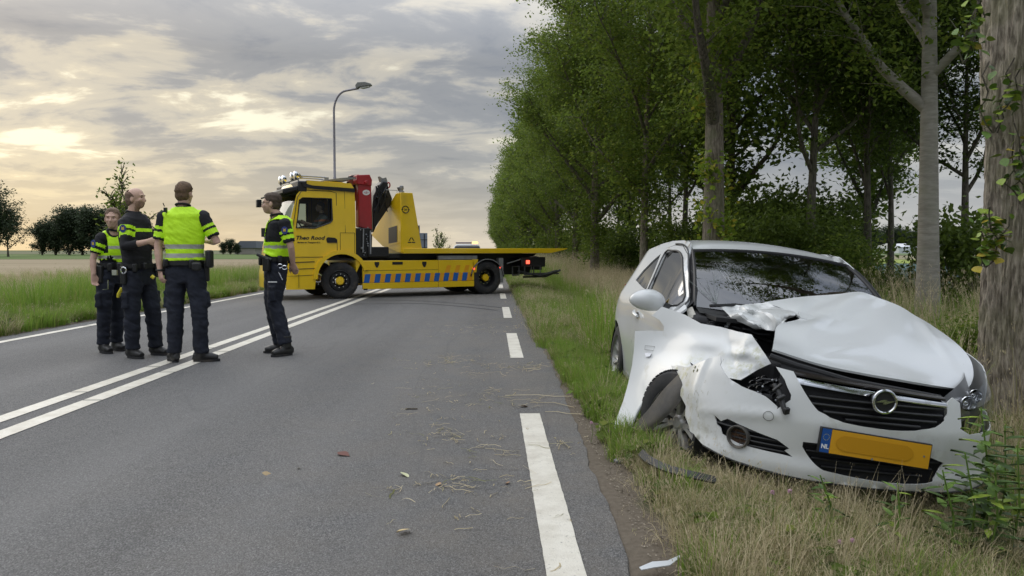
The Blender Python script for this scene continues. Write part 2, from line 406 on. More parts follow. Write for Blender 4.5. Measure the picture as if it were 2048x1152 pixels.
def paint():
    m = bpy.data.materials.new('road_paint'); m.use_nodes = True; T = NT(m.node_tree); P = T.n['Principled BSDF']; P.inputs['Roughness'].default_value = .6
    tc = T.add('ShaderNodeTexCoord')
    def nz(s, d=8, r=.7):
        n = T.add('ShaderNodeTexNoise'); n.inputs['Scale'].default_value = s; n.inputs['Detail'].default_value = d; n.inputs['Roughness'].default_value = r; T.link(tc.outputs['Object'], n.inputs['Vector']); return n.outputs['Fac']
    c = T.mix(T.ramp(nz(5), [(.4, (0, 0, 0)), (.75, (1, 1, 1))]), (.72, .68, .59), (.50, .455, .37))
    c = T.mix(T.math('MULTIPLY', T.ramp(nz(70, 4), [(.60, (0, 0, 0)), (.72, (1, 1, 1))]), .8), c, (.2, .19, .17))
    T.link(c, P.inputs['Base Color'])
    b = T.add('ShaderNodeBump', i_Strength=.5, i_Distance=.004); T.link(nz(150, 2), b.inputs['Height']); T.link(b.outputs[0], P.inputs['Normal'])
    return m
PAINT = paint()
def marking(x0, x1, y0, y1, z=.004):
    n = max(2, int((y1-y0)/.06)) if y0 < 10 else 3
    G = []
    for i in range(n+1):
        y = y0+(y1-y0)*i/n; a = .004*noise.noise(Vector((y*14, x0, 0))) if y0 < 10 else 0; b = .004*noise.noise(Vector((y*14, x1, 9))) if y0 < 10 else 0
        G.append([(x0+a, y, z), (x1+b, y, z)])
    tag(MB().grid(G).build('road_marking', PAINT, recalc=False), kind='structure')
# right edge dashes, in metres along the road
for a, b in ((.6, 1.5), (2.4, 5.44), (8.28, 10.75), (13.2, 15.7), (18.4, 20.6), (23.6, 26), (29, 31.5), (34.5, 37), (40, 42.5), (45, 47.5), (52, 54.5)): marking(.198, .345, a, b)
# double centre line: long strokes with a thin joint between them
def dbl(x0, x1, cuts):
    for a, b in zip(cuts, cuts[1:]): marking(x0, x1, a+.012, b-.012)
c1 = [1.0, 3.0, 4.62, 6.02, 7.4, 8.9, 11.7, 14.6, 17.5, 20.4, 23.3, 26.2, 30, 35, 42, 52, 70, 100]
dbl(-3.56, -3.42, [c+.35 for c in c1]); dbl(-3.27, -3.12, c1)
for a in np.arange(4, 60, 4.0): marking(-6.47, -6.34, a, a+3.95)
marking(-6.47, -6.34, 60, 200)
# faint dark tyre curves near the truck
SKID = pmat('tyre_mark', (.045, .044, .043), .7, var=.3, vscale=3)
def skid(pts, wd=.12):
    P = catmull(pts, 10); G = []
    for i, p in enumerate(P):
        d = P[min(i+1, len(P)-1)]-P[max(i-1, 0)]; n = np.array([-d[1], d[0]])/np.hypot(*d)*wd/2
        G.append([(*(p-n), .003), (*(p+n), .003)])
    tag(MB().grid(G).build('tyre_mark', SKID, recalc=False), kind='structure')
skid([(-3.4, 16.6), (-1.9, 16.9), (-.9, 16.2), (.1, 14.9)], .1)
skid([(-2.9, 18.1), (-1.6, 17.6), (-.4, 16.4), (.3, 15.4)], .09)

# ------------------------------------------------------------------ fields beyond the verges
def field(name, x0, x1, y0, y1, z, c1, c2, s=.3):
    m = pmat(name, c1, .95, spec=.1); T = NT(m.node_tree); P = T.n['Principled BSDF']; tc = T.add('ShaderNodeTexCoord')
    mp = T.add('ShaderNodeMapping'); mp.inputs['Scale'].default_value = (.12, 1, 1); T.link(tc.outputs['Object'], mp.inputs[0])
    n = T.add('ShaderNodeTexNoise', i_Scale=s, i_Detail=8.0); T.link(mp.outputs[0], n.inputs['Vector'])
    T.link(T.mix(T.ramp(n.outputs['Fac'], [(.35, (0, 0, 0)), (.65, (1, 1, 1))]), c1, c2), P.inputs['Base Color'])
    G = [[(x, y, z) for x in np.linspace(x0, x1, 5)] for y in np.linspace(y0, y1, 5)]
    tag(MB().grid(G).build(name, m, recalc=False), kind='structure')
field('stubble_field', -400, -12.5, 26, 112, -.17, (.24, .195, .12), (.32, .26, .17))
field('meadow_field', -700, -9, 112.5, 240, -.15, (.09, .14, .045), (.13, .17, .06))
field('distant_field', -1400, -9, 240.5, 900, -.1, (.12, .14, .07), (.17, .16, .1))
field('cabbage_field', 10, 260, 30, 78, -.24, (.14, .21, .19), (.2, .27, .25), 3)
field('crop_field', 10, 500, 78.5, 110, -.22, (.24, .3, .07), (.3, .34, .1))
field('brown_field', 10, 700, 110.5, 190, -.2, (.22, .2, .12), (.27, .24, .15))
field('pasture_field', 10, 1300, 190.5, 900, -.1, (.13, .18, .08), (.17, .2, .1))
# ------------------------------------------------------------------ vegetation
LEAF_A = leafmat('leaf_green', (.062, .102, .018), (.145, .205, .034), .48, .5, (.23, .26, .05))
LEAF_B = leafmat('leaf_dark', (.042, .070, .014), (.105, .150, .026), .42, .45)
LEAF_C = leafmat('leaf_bright', (.10, .17, .02), (.22, .30, .04), .45, .45, (.40, .33, .04))
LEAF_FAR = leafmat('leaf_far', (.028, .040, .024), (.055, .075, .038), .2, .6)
GRASS_G = leafmat('grass_green', (.11, .20, .03), (.24, .36, .06), .4, .55, (.28, .26, .09))
GRASS_D = leafmat('grass_dry', (.34, .28, .165), (.60, .51, .34), .3, .6, (.16, .17, .06))
GRASS_M = leafmat('grass_mixed', (.09, .14, .035), (.25, .25, .10), .35, .6, (.42, .34, .18))
def bark(name, c1, c2, moss, ring=False, s=1.0):
    m = bpy.data.materials.new(name); m.use_nodes = True; T = NT(m.node_tree); P = T.n['Principled BSDF']; P.inputs['Roughness'].default_value = .9; P.inputs['Specular IOR Level'].default_value = .2
    tc = T.add('ShaderNodeTexCoord'); mp = T.add('ShaderNodeMapping'); mp.inputs['Scale'].default_value = (1, 1, 5) if ring else (1, 1, .22); T.link(tc.outputs['Object'], mp.inputs[0])
    def nz(sc_, vec, d=6):
        n = T.add('ShaderNodeTexNoise'); n.inputs['Scale'].default_value = sc_*s; n.inputs['Detail'].default_value = d; n.inputs['Roughness'].default_value = .65; T.link(vec, n.inputs['Vector']); return n.outputs['Fac']
    a = nz(30 if not ring else 4, mp.outputs[0]); g = nz(2.2, tc.outputs['Object'])
    c = T.mix(T.ramp(a, [(.38, (0, 0, 0)), (.6, (1, 1, 1))]), c1, c2)
    c = T.mix(T.math('MULTIPLY', T.ramp(g, [(.48, (0, 0, 0)), (.66, (1, 1, 1))]), .6), c, moss)
    T.link(c, P.inputs['Base Color'])
    b = T.add('ShaderNodeBump', i_Strength=.9, i_Distance=.03 if not ring else .01); T.link(a, b.inputs['Height']); T.link(b.outputs[0], P.inputs['Normal'])
    return m
BARK = bark('bark_brown', (.11, .09, .07), (.27, .23, .18), (.16, .17, .09))
BARK_D = bark('bark_dark', (.07, .06, .05), (.17, .15, .12), (.10, .12, .05))
BARK_P = bark('bark_pale', (.25, .23, .195), (.35, .325, .28), (.27, .265, .20), ring=True)

def leaves_mesh(C, size, n_up=.5, seed=0, aspect=.55, name='leaves', mat=None, jitter=.35):
    """one rhombic folded leaf per centre"""
    r = np.random.default_rng(seed); N = len(C)
    nrm = r.normal(size=(N, 3)); nrm[:, 2] = np.abs(nrm[:, 2])+n_up; nrm /= np.linalg.norm(nrm, axis=1)[:, None]
    t = r.normal(size=(N, 3)); t[:, 2] -= .3; t -= nrm*(t*nrm).sum(1)[:, None]; t /= np.linalg.norm(t, axis=1)[:, None]
    b = np.cross(nrm, t); s = size*(1+jitter*r.uniform(-1, 1, N))[:, None]
    V = np.stack([C-t*s*.5, C+b*s*aspect*.5-nrm*s*.08-t*s*.05, C+t*s*.5, C-b*s*aspect*.5-nrm*s*.08-t*s*.05], 1).reshape(-1, 3)
    F = np.arange(4*N).reshape(N, 4)
    return mesh_np(name, V, F, [mat or LEAF_A], smooth=False)
def tree_skeleton(H, R, z0, seed, nlimb=15, trunk_r=.22, lean=(0, 0), up=1.0, fork=None):
    """returns list of (points, radii) and clump centres"""
    r = random.Random(seed); segs = []; tips = []
    n = 14; T_ = []
    for i in range(n+1):
        t = i/n; T_.append(Vector((lean[0]*t*t+.12*sin(3*t+seed), lean[1]*t*t+.12*cos(2.3*t+seed*2)-.12*cos(seed*2), t*H*.9)))
    o = T_[0].copy(); T_ = [p-o for p in T_]
    rad = [trunk_r*(1.35-.35*min(1, i/1.2)) * (1-.86*(i/n)**1.1) if i < 2 else trunk_r*(1-.9*(i/n)) for i in range(n+1)]
    segs.append((T_, rad))
    def at(z):
        t = max(0, min(.999, z/(H*.9)))*n; i = int(t); return T_[i].lerp(T_[i+1], t-i), rad[i]
    for k in range(nlimb):
        f = k/(nlimb-1); z = z0+(H*.86-z0)*f**.9
        p, rr = at(z); az = k*2.399+r.uniform(-.4, .4)+seed
        el = radians(r.uniform(28, 52)+22*f)*up
        L = R*(1.25-.55*f)*r.uniform(.75, 1.15)/max(.35, cos(el))
        L = min(L, R*1.7)
        pts = [p]; d = Vector((cos(az)*cos(el), sin(az)*cos(el), sin(el))); m = 7
        for i in range(m):
            d = (d+Vector((r.uniform(-.16, .16), r.uniform(-.16, .16), r.uniform(-.05, .14)))).normalized()
            pts.append(pts[-1]+d*L/m)
        r0 = rr*(r.uniform(.62, .78) if k < 4 else r.uniform(.4, .6))
        segs.append((pts, [max(.012, r0*(1-.85*i/m)) for i in range(m+1)]))
        for i in range(1, m+1):
            for q in range(3 if i > 2 else 2):
                a2 = r.uniform(0, 2*pi); e2 = r.uniform(-.3, .9); l2 = r.uniform(.5, 1.15)*R*.42*(1 if i > 1 else .6)
                d2 = (Vector((cos(a2)*cos(e2), sin(a2)*cos(e2), sin(e2)))+d*.5).normalized()
                q1 = pts[i]+d2*l2*.5+Vector((0, 0, .05)); q2 = q1+(d2+Vector((0, 0, -.15))).normalized()*l2*.5
                segs.append(([pts[i], q1, q2], [.016, .011, .005])); tips.append(q2); tips.append(q1)
    return segs, tips
def wood(segs, name, mat, nth=9):
    mb = MB()
    for i, (p, r) in enumerate(segs): mb.tube(p, r, nth if max(r) > .1 else (6 if max(r) > .03 else 3), caps=False)
    me = mesh_np(name, mb.V, mb.F, [mat]); return me
def crown(tips, n, spread, size, seed, mat, name='crown', up=.5, flat=.75):
    r = np.random.default_rng(seed); P = np.array([t[:] for t in tips]); idx = r.integers(0, len(P), n)
    w_ = r.uniform(.6, 1.3, len(P))[idx][:, None]
    C = P[idx]+r.normal(size=(n, 3))*spread*w_*np.array([1, 1, flat])
    return leaves_mesh(C, size, up, seed, mat=mat, name=name)
class TreeKind:
    def __init__(s, H, R, z0, seed, nl, lf, spread, size, mat=None, barkm=None, tr=.22, low=0, **kw):
        segs, tips = tree_skeleton(H, R, z0, seed, nl, tr, **kw)
        s.trunk = wood(segs[:1], 'trunk', barkm or BARK, 14); s.limbs = wood(segs[1:], 'limbs', barkm or BARK_D)
        if low:   # leafy shoots low on the trunk
            r = random.Random(seed+5); tips = tips+[Vector((r.gauss(0, .38), r.gauss(0, .38), r.uniform(low, z0+1.5))) for _ in range(50)]
        s.crown = crown(tips, lf, spread, size, seed, mat or LEAF_A)
    def place(s, x, y, label, group=None, rz=0, sc_=1, sz=1, name='tree', cat='tree', z=None):
        t = thing(name, label, cat, (x, y, (gz(x, y) if z is None else z)-.05), (0, 0, rz), group, 1); t.scale = (sc_, sc_, sc_*sz)
        link('trunk', s.trunk, t); link('limbs', s.limbs, t); link('crown', s.crown, t); return t
R4 = 'tall trees in the row along the verge'
# row along the road: 6, 14, 22, 30 ... m away
KA = TreeKind(12.6, 2.7, 2.7, 11, 22, 52000, .27, .12, tr=.2, low=1.2)
KB = TreeKind(12.2, 2.65, 2.9, 23, 22, 52000, .27, .12, tr=.19, low=1.6)
KC = TreeKind(12.0, 2.8, 2.5, 37, 20, 15000, .33, .25, tr=.2, low=1.0)
KD = TreeKind(11.8, 2.8, 2.6, 41, 20, 15000, .33, .25, tr=.2, low=1.0)
d = 30; k = 0
labs = ['tree with slim grey trunk in brown grass between the flatbed tail and the car',
        'tree with leafy trunk, next beyond the slim grey one right of the flatbed tail',
        'tree whose trunk rises directly behind the end of the yellow flatbed',
        'tree just beyond the flatbed tip, its crown reaching over the road edge']
ordn = 'fifth sixth seventh eighth ninth tenth eleventh twelfth'.split()
while d < 250:
    K = (KA, KB)[k % 2] if d < 60 else (KC, KD)[k % 2]
    lab = labs[k] if k < 4 else (ordn[k-4]+' row tree counted from the slim grey trunk beside the flatbed tail' if k < 12 else 'tiny far tree where the roadside row meets the horizon beyond the truck')
    xx = 4.15-max(0, d-60)*.012
    K.place(xx+random.uniform(-.15, .15), d, lab, R4, random.uniform(0, 6), random.uniform(.92, 1.03), random.uniform(.95, 1.06)); d += 8; k += 1
# thinner tree at 22 m
KE = TreeKind(12.4, 2.5, 3.1, 51, 17, 48000, .26, .105, tr=.13, low=2.2)
KE.place(4.45, 22, 'slender tree with thin trunk between leafy bushes, left of the ivy-covered trunk', R4, 2.2)
# ivy-covered tree right behind the car roof
KF = TreeKind(12.5, 2.7, 3.1, 64, 15, 42000, .25, .10, tr=.235)
tF = KF.place(4.12, 14.0, 'large tree with leafy shoots on its trunk rising behind the white car roof', R4, .4)
def shoots(name, parent, x0, r0, zlo, zhi, n, size, mat, seed, face=None):
    r = np.random.default_rng(seed); th = r.uniform(0, 2*pi, n) if face is None else r.normal(face[0], face[1], n)
    zc = r.uniform(zlo, zhi, n); cl = r.integers(0, 22, n); ccz = r.uniform(zlo, zhi, 22); cth = th[:22]
    z = ccz[cl]+r.normal(0, .16, n); th = cth[cl]+r.normal(0, .35, n); rad = r0+np.abs(r.normal(.05, .13, n))
    C = np.stack([x0+rad*np.cos(th), rad*np.sin(th), z], 1)
    me = leaves_mesh(C, size, .4, seed, mat=mat, name=name, aspect=.7); o = link(name, me, parent); return o
shoots('trunk_shoots', tF, 0, .24, 1.2, 5.5, 1500, .10, LEAF_C, 3)
# second row
KG = TreeKind(12.3, 3.0, 4.0, 71, 16, 46000, .26, .10, barkm=BARK_P, tr=.2)
tG = KG.place(7.68, 13.0, 'pale smooth-barked tree standing between the white car and the thick rough trunk', 'trees of the second row', 1.2)
KH = TreeKind(9.5, 2.8, 3.2, 83, 14, 30000, .26, .125, LEAF_B, BARK_D, tr=.13)
KH.place(10.2, 20.2, 'thin dark tree left of the pale trunk, field behind it', 'trees of the second row', .3)
KH.place(8.1, 19.0, 'forked tree among dark bushes above the middle of the car windshield', 'trees of the second row', 2.3, 1.1)
KH.place(8.0, 31.0, 'grey-trunked tree deep in the shade between slender trunk and ivy-covered trunk', 'trees of the second row', 4.3, 1.15)
KH.place(12.4, 19.4, 'thin dark tree seen between the pale trunk and the nearest thick trunk', 'trees of the second row', 5.0, .95)
for i, (x, y) in enumerate([(8.2, 25.5), (9, 38), (8.3, 46), (9.2, 55), (8.6, 66), (14.5, 27), (17, 34)]):
    (KH if i % 2 else KD).place(x, y, ['belt tree behind the forked one above the windshield', 'belt tree left of the grey shaded trunk', 'belt tree behind the slender tree', 'belt tree behind the slim grey trunk', 'farthest tree of the shaded belt', 'belt tree showing foliage above the thin dark tree', 'belt tree behind the bushes over the car roof'][i], 'trees of the second row', i*1.3, 1.05)
# trees beside and behind the camera that the windshield and paint reflect
KB.place(4.2, -2, 'tree of the verge row standing just behind the camera', R4, 1.0)

# nearest thick trunk with deep bark
def big_trunk():
    t = thing('tree', 'nearest thick tree with rough ridged bark right behind the wrecked headlight', 'tree', (4.26, 6.0, gz(4.2, 6)-.1), group=R4)
    nu, nz_ = 280, 560; Ht = 6.2; V = []
    for j in range(nz_+1):
        z = Ht*j/nz_; r = .232+.05*exp(-z/.22)+.045*smooth(2.35, 2.9, z)
        cx_ = .01*z-.05*smooth(2.3, 3.4, z); cy_ = .02*sin(z)
        for i in range(nu):
            a = 2*pi*i/nu; p = Vector((cos(a)*3.2, sin(a)*3.2, z*.55))
            n1 = noise.noise(p*2.6+Vector((0, 0, 4))); n2 = noise.noise(Vector((cos(a)*9, sin(a)*9, z*2.0)))
            ridge = 1-abs(noise.noise(Vector((cos(a)*8.5+n1*1.1, sin(a)*8.5, z*2.2)))*2.6)+.5*noise.noise(Vector((cos(a)*22, sin(a)*22, z*9)))
            rr = r+.024*max(0, ridge)-.012+.006*n2+.022*noise.noise(p*.5)
            # burl on the camera-left side and root flare
            da = atan2(sin(a-pi*1.04), cos(a-pi*1.04)); rr += .085*exp(-((z-2.62)/.14)**2-(da/.38)**2)
            rr += .07*exp(-z/.22)*max(0, cos(a*3+1))
            V.append((cx_+rr*cos(a), cy_+rr*sin(a), z))
    idx = np.arange(nu); F = np.concatenate([np.stack([j*nu+idx, j*nu+(idx+1) % nu, (j+1)*nu+(idx+1) % nu, (j+1)*nu+idx], 1) for j in range(nz_)])
    link('trunk', mesh_np('trunk', V, F, [bark('bark_ridged', (.16, .135, .105), (.47, .41, .33), (.24, .235, .13))]), t)
    segs, tips = tree_skeleton(12.5, 2.3, 3.9, 97, 15, .2, lean=(1.6, 0))
    segs = [([p for p in segs[0][0] if p.z > 4.2], [.2-.015*i for i in range(len([p for p in segs[0][0] if p.z > 4.2]))])]+segs[1:]
    link('limbs', wood(segs, 'limbs', BARK), t)
    link('crown', crown([q for q in tips if q.z > 3.2], 9000, .22, .13, 97, LEAF_A), t)
    return t
big_trunk()
# creeper on the thick trunk: stems and single leaves
def leaf_data(mat, L=1.0, w=.42):
    pr = [(0, 0), (.12, .28), (.35, .5), (.6, .42), (.82, .2), (1, 0)]; V = []; F = []
    for i, (t, h) in enumerate(pr): V += [(-h*w*2*L, t*L, -.10*L*t*t+.06*L*h), (0, t*L, -.18*L*t*t), (h*w*2*L, t*L, -.10*L*t*t+.06*L*h)]
    for i in range(len(pr)-1):
        b = i*3; F += [(b, b+1, b+4, b+3), (b+1, b+2, b+5, b+4)]
    return mesh_np('leaf', V, F, [mat])
LEAF1 = [leaf_data(pmat('leaf_'+n, c, .45, var=.25, vscale=6)) for n, c in (('lime', (.24, .33, .04)), ('mid', (.12, .21, .03)), ('yellow', (.48, .38, .05)), ('deep', (.06, .11, .02)))]
def creeper():
    for gi, (px0, py0, n, lab) in enumerate([(1968, 470, 22, 'bright creeper shoots hanging on the thick trunk, lower cluster'), (1992, 200, 12, 'creeper tuft growing above the burl on the thick trunk'), (1930, 60, 9, 'bright leaves sprouting at the upper left side of the thick trunk'), (2035, 330, 9, 'leafy shoots at the right side of the thick trunk')]):
        base = atY(px0, py0, 5.70); t = thing('creeper', lab, 'creeper', base, group='creeper shoots on the thick trunk')
        r = random.Random(gi+3); mb = MB()
        for s_ in range(3):
            p = [Vector((r.uniform(-.03, .03), 0, -.25))]
            for i in range(6): p.append(p[-1]+Vector((r.uniform(-.08, .08), r.uniform(-.03, .01), r.uniform(.05, .12))))
            mb.tube(p, .006, 5)
            for q in p: 
                for _ in range(4 if n > 20 else 2):
                    o = link('leaf', r.choice(LEAF1[:2]+LEAF1[:2]+LEAF1), t, q*.62+Vector((r.gauss(0, .05), -abs(r.gauss(0, .03)), r.gauss(0, .04))), (r.uniform(-1.0, .3), r.uniform(-.6, .6), r.uniform(-2.6, 2.6)+pi))
                    o.scale = (r.uniform(.05, .095),)*3
        mb.build('stem', BARK_D, t)
creeper()

# bushes under the second row
class BushKind:
    def __init__(s, W, D, H, n, size, seed, mat, stems=7):
        r = np.random.default_rng(seed); rr = random.Random(seed); cl = []
        for _ in range(46):
            a = r.uniform(0, 2*pi); q = sqrt(r.uniform(0, 1)); z = H*r.uniform(.08, .93); k = sqrt(max(.1, 1-(z/H-.35)**2*1.1))
            cl.append((cos(a)*W/2*q*k, sin(a)*D/2*q*k, z))
        P = np.array(cl); idx = r.integers(0, len(P), n); C = P[idx]+r.normal(size=(n, 3))*np.array([.26, .26, .2])*r.uniform(.7, 1.3, len(P))[idx][:, None]
        C[:, 2] = np.maximum(C[:, 2], .03)
        s.leaves = leaves_mesh(C, size, .4, seed, .6, 'foliage', mat); mb = MB()
        for i in range(stems):
            c = cl[i*3]; mb.tube([(c[0]*.2, c[1]*.2, 0), (c[0]*.5, c[1]*.5, c[2]*.5), c], [.03, .02, .008], 5, caps=False)
        s.stem = mb.build('stems', BARK_D).data; o = [o for o in col.objects if o.data == s.stem][0]; bpy.data.objects.remove(o)
    def place(s, x, y, label, rz=0, sc_=1, sz=1, group='bushes below the tree belt'):
        t = thing('bush', label, 'bush', (x, y, gz(x, y)-.03), (0, 0, rz), group); t.scale = (sc_, sc_, sz*sc_)
        link('foliage', s.leaves, t); link('stems', s.stem, t); return t
BA = BushKind(2.6, 2.2, 2.3, 12500, .09, 5, LEAF_B); BB = BushKind(3.0, 2.2, 1.9, 12500, .09, 8, LEAF_A); BC = BushKind(2.0, 1.8, 1.7, 6000, .11, 12, LEAF_B)
for i, (x, y, K, s_) in enumerate([(7.0, 17.4, BA, 1.1), (7.5, 17.2, BB, .95), (6.4, 20.2, BB, 1.1), (6.9, 24.5, BA, 1.15), (7.6, 28, BB, 1.2), (8.5, 19.6, BA, .9), (6.2, 33, BA, 1.2), (6.5, 38, BB, 1.3), (6.4, 44, BA, 1.3), (6.4, 51, BB, 1.3), (6.4, 60, BA, 1.4), (10.8, 24, BA, 1.0), (8.6, 22.5, BA, 1.3), (6.2, 70, BA, 1.5), (6.2, 82, BB, 1.5)]):
    lab = ['dark leafy bush low behind the right part of the car roof', 'green bush behind the rear right pillar of the white car', 'green bush behind the left end of the car roof', 'dense dark bush left of the ivy-covered trunk', 'green bush farther back in the belt left of the ivy-covered trunk', 'dark rounded bush touching the thin dark tree'][i] if i < 6 else ['shaded bush between the ivy-covered trunk and the slender tree', 'bush in the row gap left of the slender tree', 'bush just right of the slim grey trunk', 'bush behind the slim grey trunk', 'dark bush deep behind the thin dark tree', 'tall bush behind the middle of the car roof', 'far bush beyond the flatbed tip', 'farther bush at the foot of the receding row', 'farthest bush at the foot of the receding row'][i-6]
    K.place(x, y, lab, i*1.7, s_, 1.0)
BA.place(7.7, 20.8, 'tall dark bush filling the gap right of the ivy-covered trunk', .6, 1.45, 1.0)
BA.place(9.5, 22.8, 'tall dark bush behind the forked tree', 2.2, 1.4, 1.0)
BC.place(9.4, 14.6, 'dark broad-leaved bush between the pale trunk and the thick trunk', 1.1, 1.12, 1.15)
BC.place(9.6, 11.4, 'low dark bush right beside the thick trunk in the field edge', 2.3, .85, 1.0)
BC.place(9.75, 19.0, 'small dark bush at the foot of the thin dark tree', .3, .65)
BB.place(5.7, 8.3, 'low green brambles beside the thick trunk', .3, .42, .9)

# ------------------------------------------------------------------ grasses
def blade(V, F, base, az, h, wd, bend, curl=0, segs=4):
    b = len(V); d = Vector((cos(az), sin(az), 0)); s = Vector((-sin(az), cos(az), 0)); p = Vector(base); a = .08
    for i in range(segs+1):
        t = i/segs; ww = wd*(1-t**1.6)+.0006
        V.append(p-s*ww/2); V.append(p+s*ww/2)
        a = bend*(t+.15)+curl*t*t; p = p+(d*sin(a)+Vector((0, 0, 1))*cos(a))*h/segs
    for i in range(segs): F.append((b+2*i, b+2*i+1, b+2*i+3, b+2*i+2))
GRASSLIB = bpy.data.collections.new('grass_library')
def tuft(name, n, h, wd, spread, bend, mat, seed, heads=0, headmat=None, lying=0):
    r = random.Random(seed); V = []; F = []; mi = []
    for i in range(n):
        a = r.uniform(0, 2*pi); q = spread*sqrt(r.random()); az = a+r.uniform(-.9, .9); hh = h*r.uniform(.45, 1.1)
        z0 = 0; bd = r.uniform(*bend)
        if r.random() < lying: bd += 1.0; z0 = r.uniform(0, .05)
        blade(V, F, (cos(a)*q, sin(a)*q, z0), az, hh, wd*r.uniform(.7, 1.3), bd, r.uniform(0, .9))
        if heads and r.random() < heads:
            tip = (V[-1]+V[-2])/2
            for _ in range(5):
                p = tip+Vector((r.gauss(0, .008), r.gauss(0, .008), r.uniform(-.05, .01))); b = len(V)
                V += [p+Vector((-.004, 0, 0)), p+Vector((0, .003, .012)), p+Vector((.004, 0, .02)), p+Vector((0, -.003, .004))]; F.append((b, b+1, b+2, b+3))
    me = mesh_np(name, [v[:] for v in V], F, [mat], smooth=True); o = bpy.data.objects.new(name, me); GRASSLIB.objects.link(o); return o
def scatter(name, P, rotz, scl, tufts, idx, label=None, tilt=None):
    """instances of the tufts on points, by geometry nodes"""
    P = np.asarray(P, np.float32); me = bpy.data.meshes.new(name); me.vertices.add(len(P)); me.vertices.foreach_set('co', P.ravel())
    a = me.attributes.new('rot', 'FLOAT_VECTOR', 'POINT'); rr = np.zeros((len(P), 3), np.float32); rr[:, 2] = rotz
    if tilt is not None: rr[:, 0] = tilt
    a.data.foreach_set('vector', rr.ravel())
    a = me.attributes.new('scl', 'FLOAT', 'POINT'); a.data.foreach_set('value', np.asarray(scl, np.float32))
    a = me.attributes.new('pick', 'INT', 'POINT'); a.data.foreach_set('value', np.asarray(idx, np.int32))
    o = link(name, me); o['kind'] = 'stuff'
    if label: o['label'] = label
    ng = bpy.data.node_groups.new(name, 'GeometryNodeTree'); T = NT(ng)
    ng.interface.new_socket('Geometry', in_out='INPUT', socket_type='NodeSocketGeometry'); ng.interface.new_socket('Geometry', in_out='OUTPUT', socket_type='NodeSocketGeometry')
    gi, go = T.add('NodeGroupInput'), T.add('NodeGroupOutput'); iop = T.add('GeometryNodeInstanceOnPoints')
    gc = T.add('GeometryNodeGeometryToInstance')
    for t in reversed(tufts):
        oi = T.add('GeometryNodeObjectInfo'); oi.inputs['Object'].default_value = t; oi.inputs['As Instance'].default_value = True
        T.link(oi.outputs['Geometry'], gc.inputs[0])
    T.link(gc.outputs[0], iop.inputs['Instance']); iop.inputs['Pick Instance'].default_value = True
    for nm, ty, sk in (('rot', 'FLOAT_VECTOR', 'Rotation'), ('scl', 'FLOAT', 'Scale'), ('pick', 'INT', 'Instance Index')):
        na = T.add('GeometryNodeInputNamedAttribute', data_type=ty); na.inputs['Name'].default_value = nm
        if nm == 'rot':
            er = T.add('FunctionNodeEulerToRotation'); T.link(na.outputs[0], er.inputs[0]); T.link(er.outputs[0], iop.inputs[sk])
        else: T.link(na.outputs[0], iop.inputs[sk])
    T.link(gi.outputs[0], iop.inputs['Points']); T.link(iop.outputs[0], go.inputs[0])
    md = o.modifiers.new('scatter', 'NODES'); md.node_group = ng
    return o
TG1 = tuft('short_tuft', 60, .16, .006, .11, (.2, 1.0), GRASS_G, 1)
TG2 = tuft('green_tuft', 55, .30, .008, .12, (.15, .9), GRASS_G, 2)
TM1 = tuft('mixed_tuft', 60, .30, .006, .15, (.2, 1.2), GRASS_M, 3, lying=.2)
TD1 = tuft('dry_tuft', 55, .34, .0045, .14, (.2, 1.3), GRASS_D, 4, heads=.25, lying=.4)
TD2 = tuft('straw_tuft', 34, .55, .0038, .16, (.25, 1.2), GRASS_D, 5, heads=.6, lying=.3)
TD3 = tuft('thatch_tuft', 46, .22, .005, .16, (.8, 1.5), GRASS_D, 6, lying=.8)
TL1 = tuft('long_tuft', 40, .75, .010, .2, (.1, .7), GRASS_G, 7)
TL2 = tuft('tall_straw', 40, .95, .006, .22, (.08, .5), GRASS_D, 8, heads=.9)
TW = []
def weed(name, seed, mat, n=26, size=.05, h=.14):
    r = np.random.default_rng(seed); C = r.normal(size=(n, 3))*np.array([.07, .07, 0])+np.array([0, 0, 1])*r.uniform(.01, h, n)[:, None]
    me = leaves_mesh(C, size, 1.5, seed, .8, name, mat); o = bpy.data.objects.new(name, me); GRASSLIB.objects.link(o); return o
TWD = weed('clover', 9, GRASS_G); TWB = weed('broad_weed', 10, LEAF_A, 16, .10, .2)
TUFTS = [TG1, TG2, TM1, TD1, TD2, TD3, TL1, TL2, TWD, TWB]   # instance index follows this order
def region(x0, x1, y0, y1, n, w_, scale=(.8, 1.2), keep=None, seed=0):
    """n points in a rectangle; w_(x, y) gives weights over the tufts"""
    r = np.random.default_rng(seed); out = []
    for _ in range(n):
        x, y = r.uniform(x0, x1), r.uniform(y0, y1)
        if keep and not keep(x, y): continue
        w__ = np.maximum(0, np.array(w_(x, y), float)); s = w__.sum()
        if s <= 0: continue
        out.append((x, y, gz(x, y)-.01, r.uniform(0, 6.28), r.uniform(*scale), r.choice(len(w__), p=w__/s)))
    return out
def nn(x, y, s, o=0): return .5+.5*noise.noise(Vector((x*s, y*s, o)))*1.6
def edge(x, y): return x > .74+.12*noise.noise(Vector((x*3, y*3, 0)))+.35*(nn(x, y, 2.2, 5)-.6)-(.2 if y > 6 else 0)
def incar(x, y): return not (1.15 < x < 2.68 and 3.95 < y < 7.6)
def incar2(x, y): return .95 < x < 2.8 and 3.3 < y < 4.8
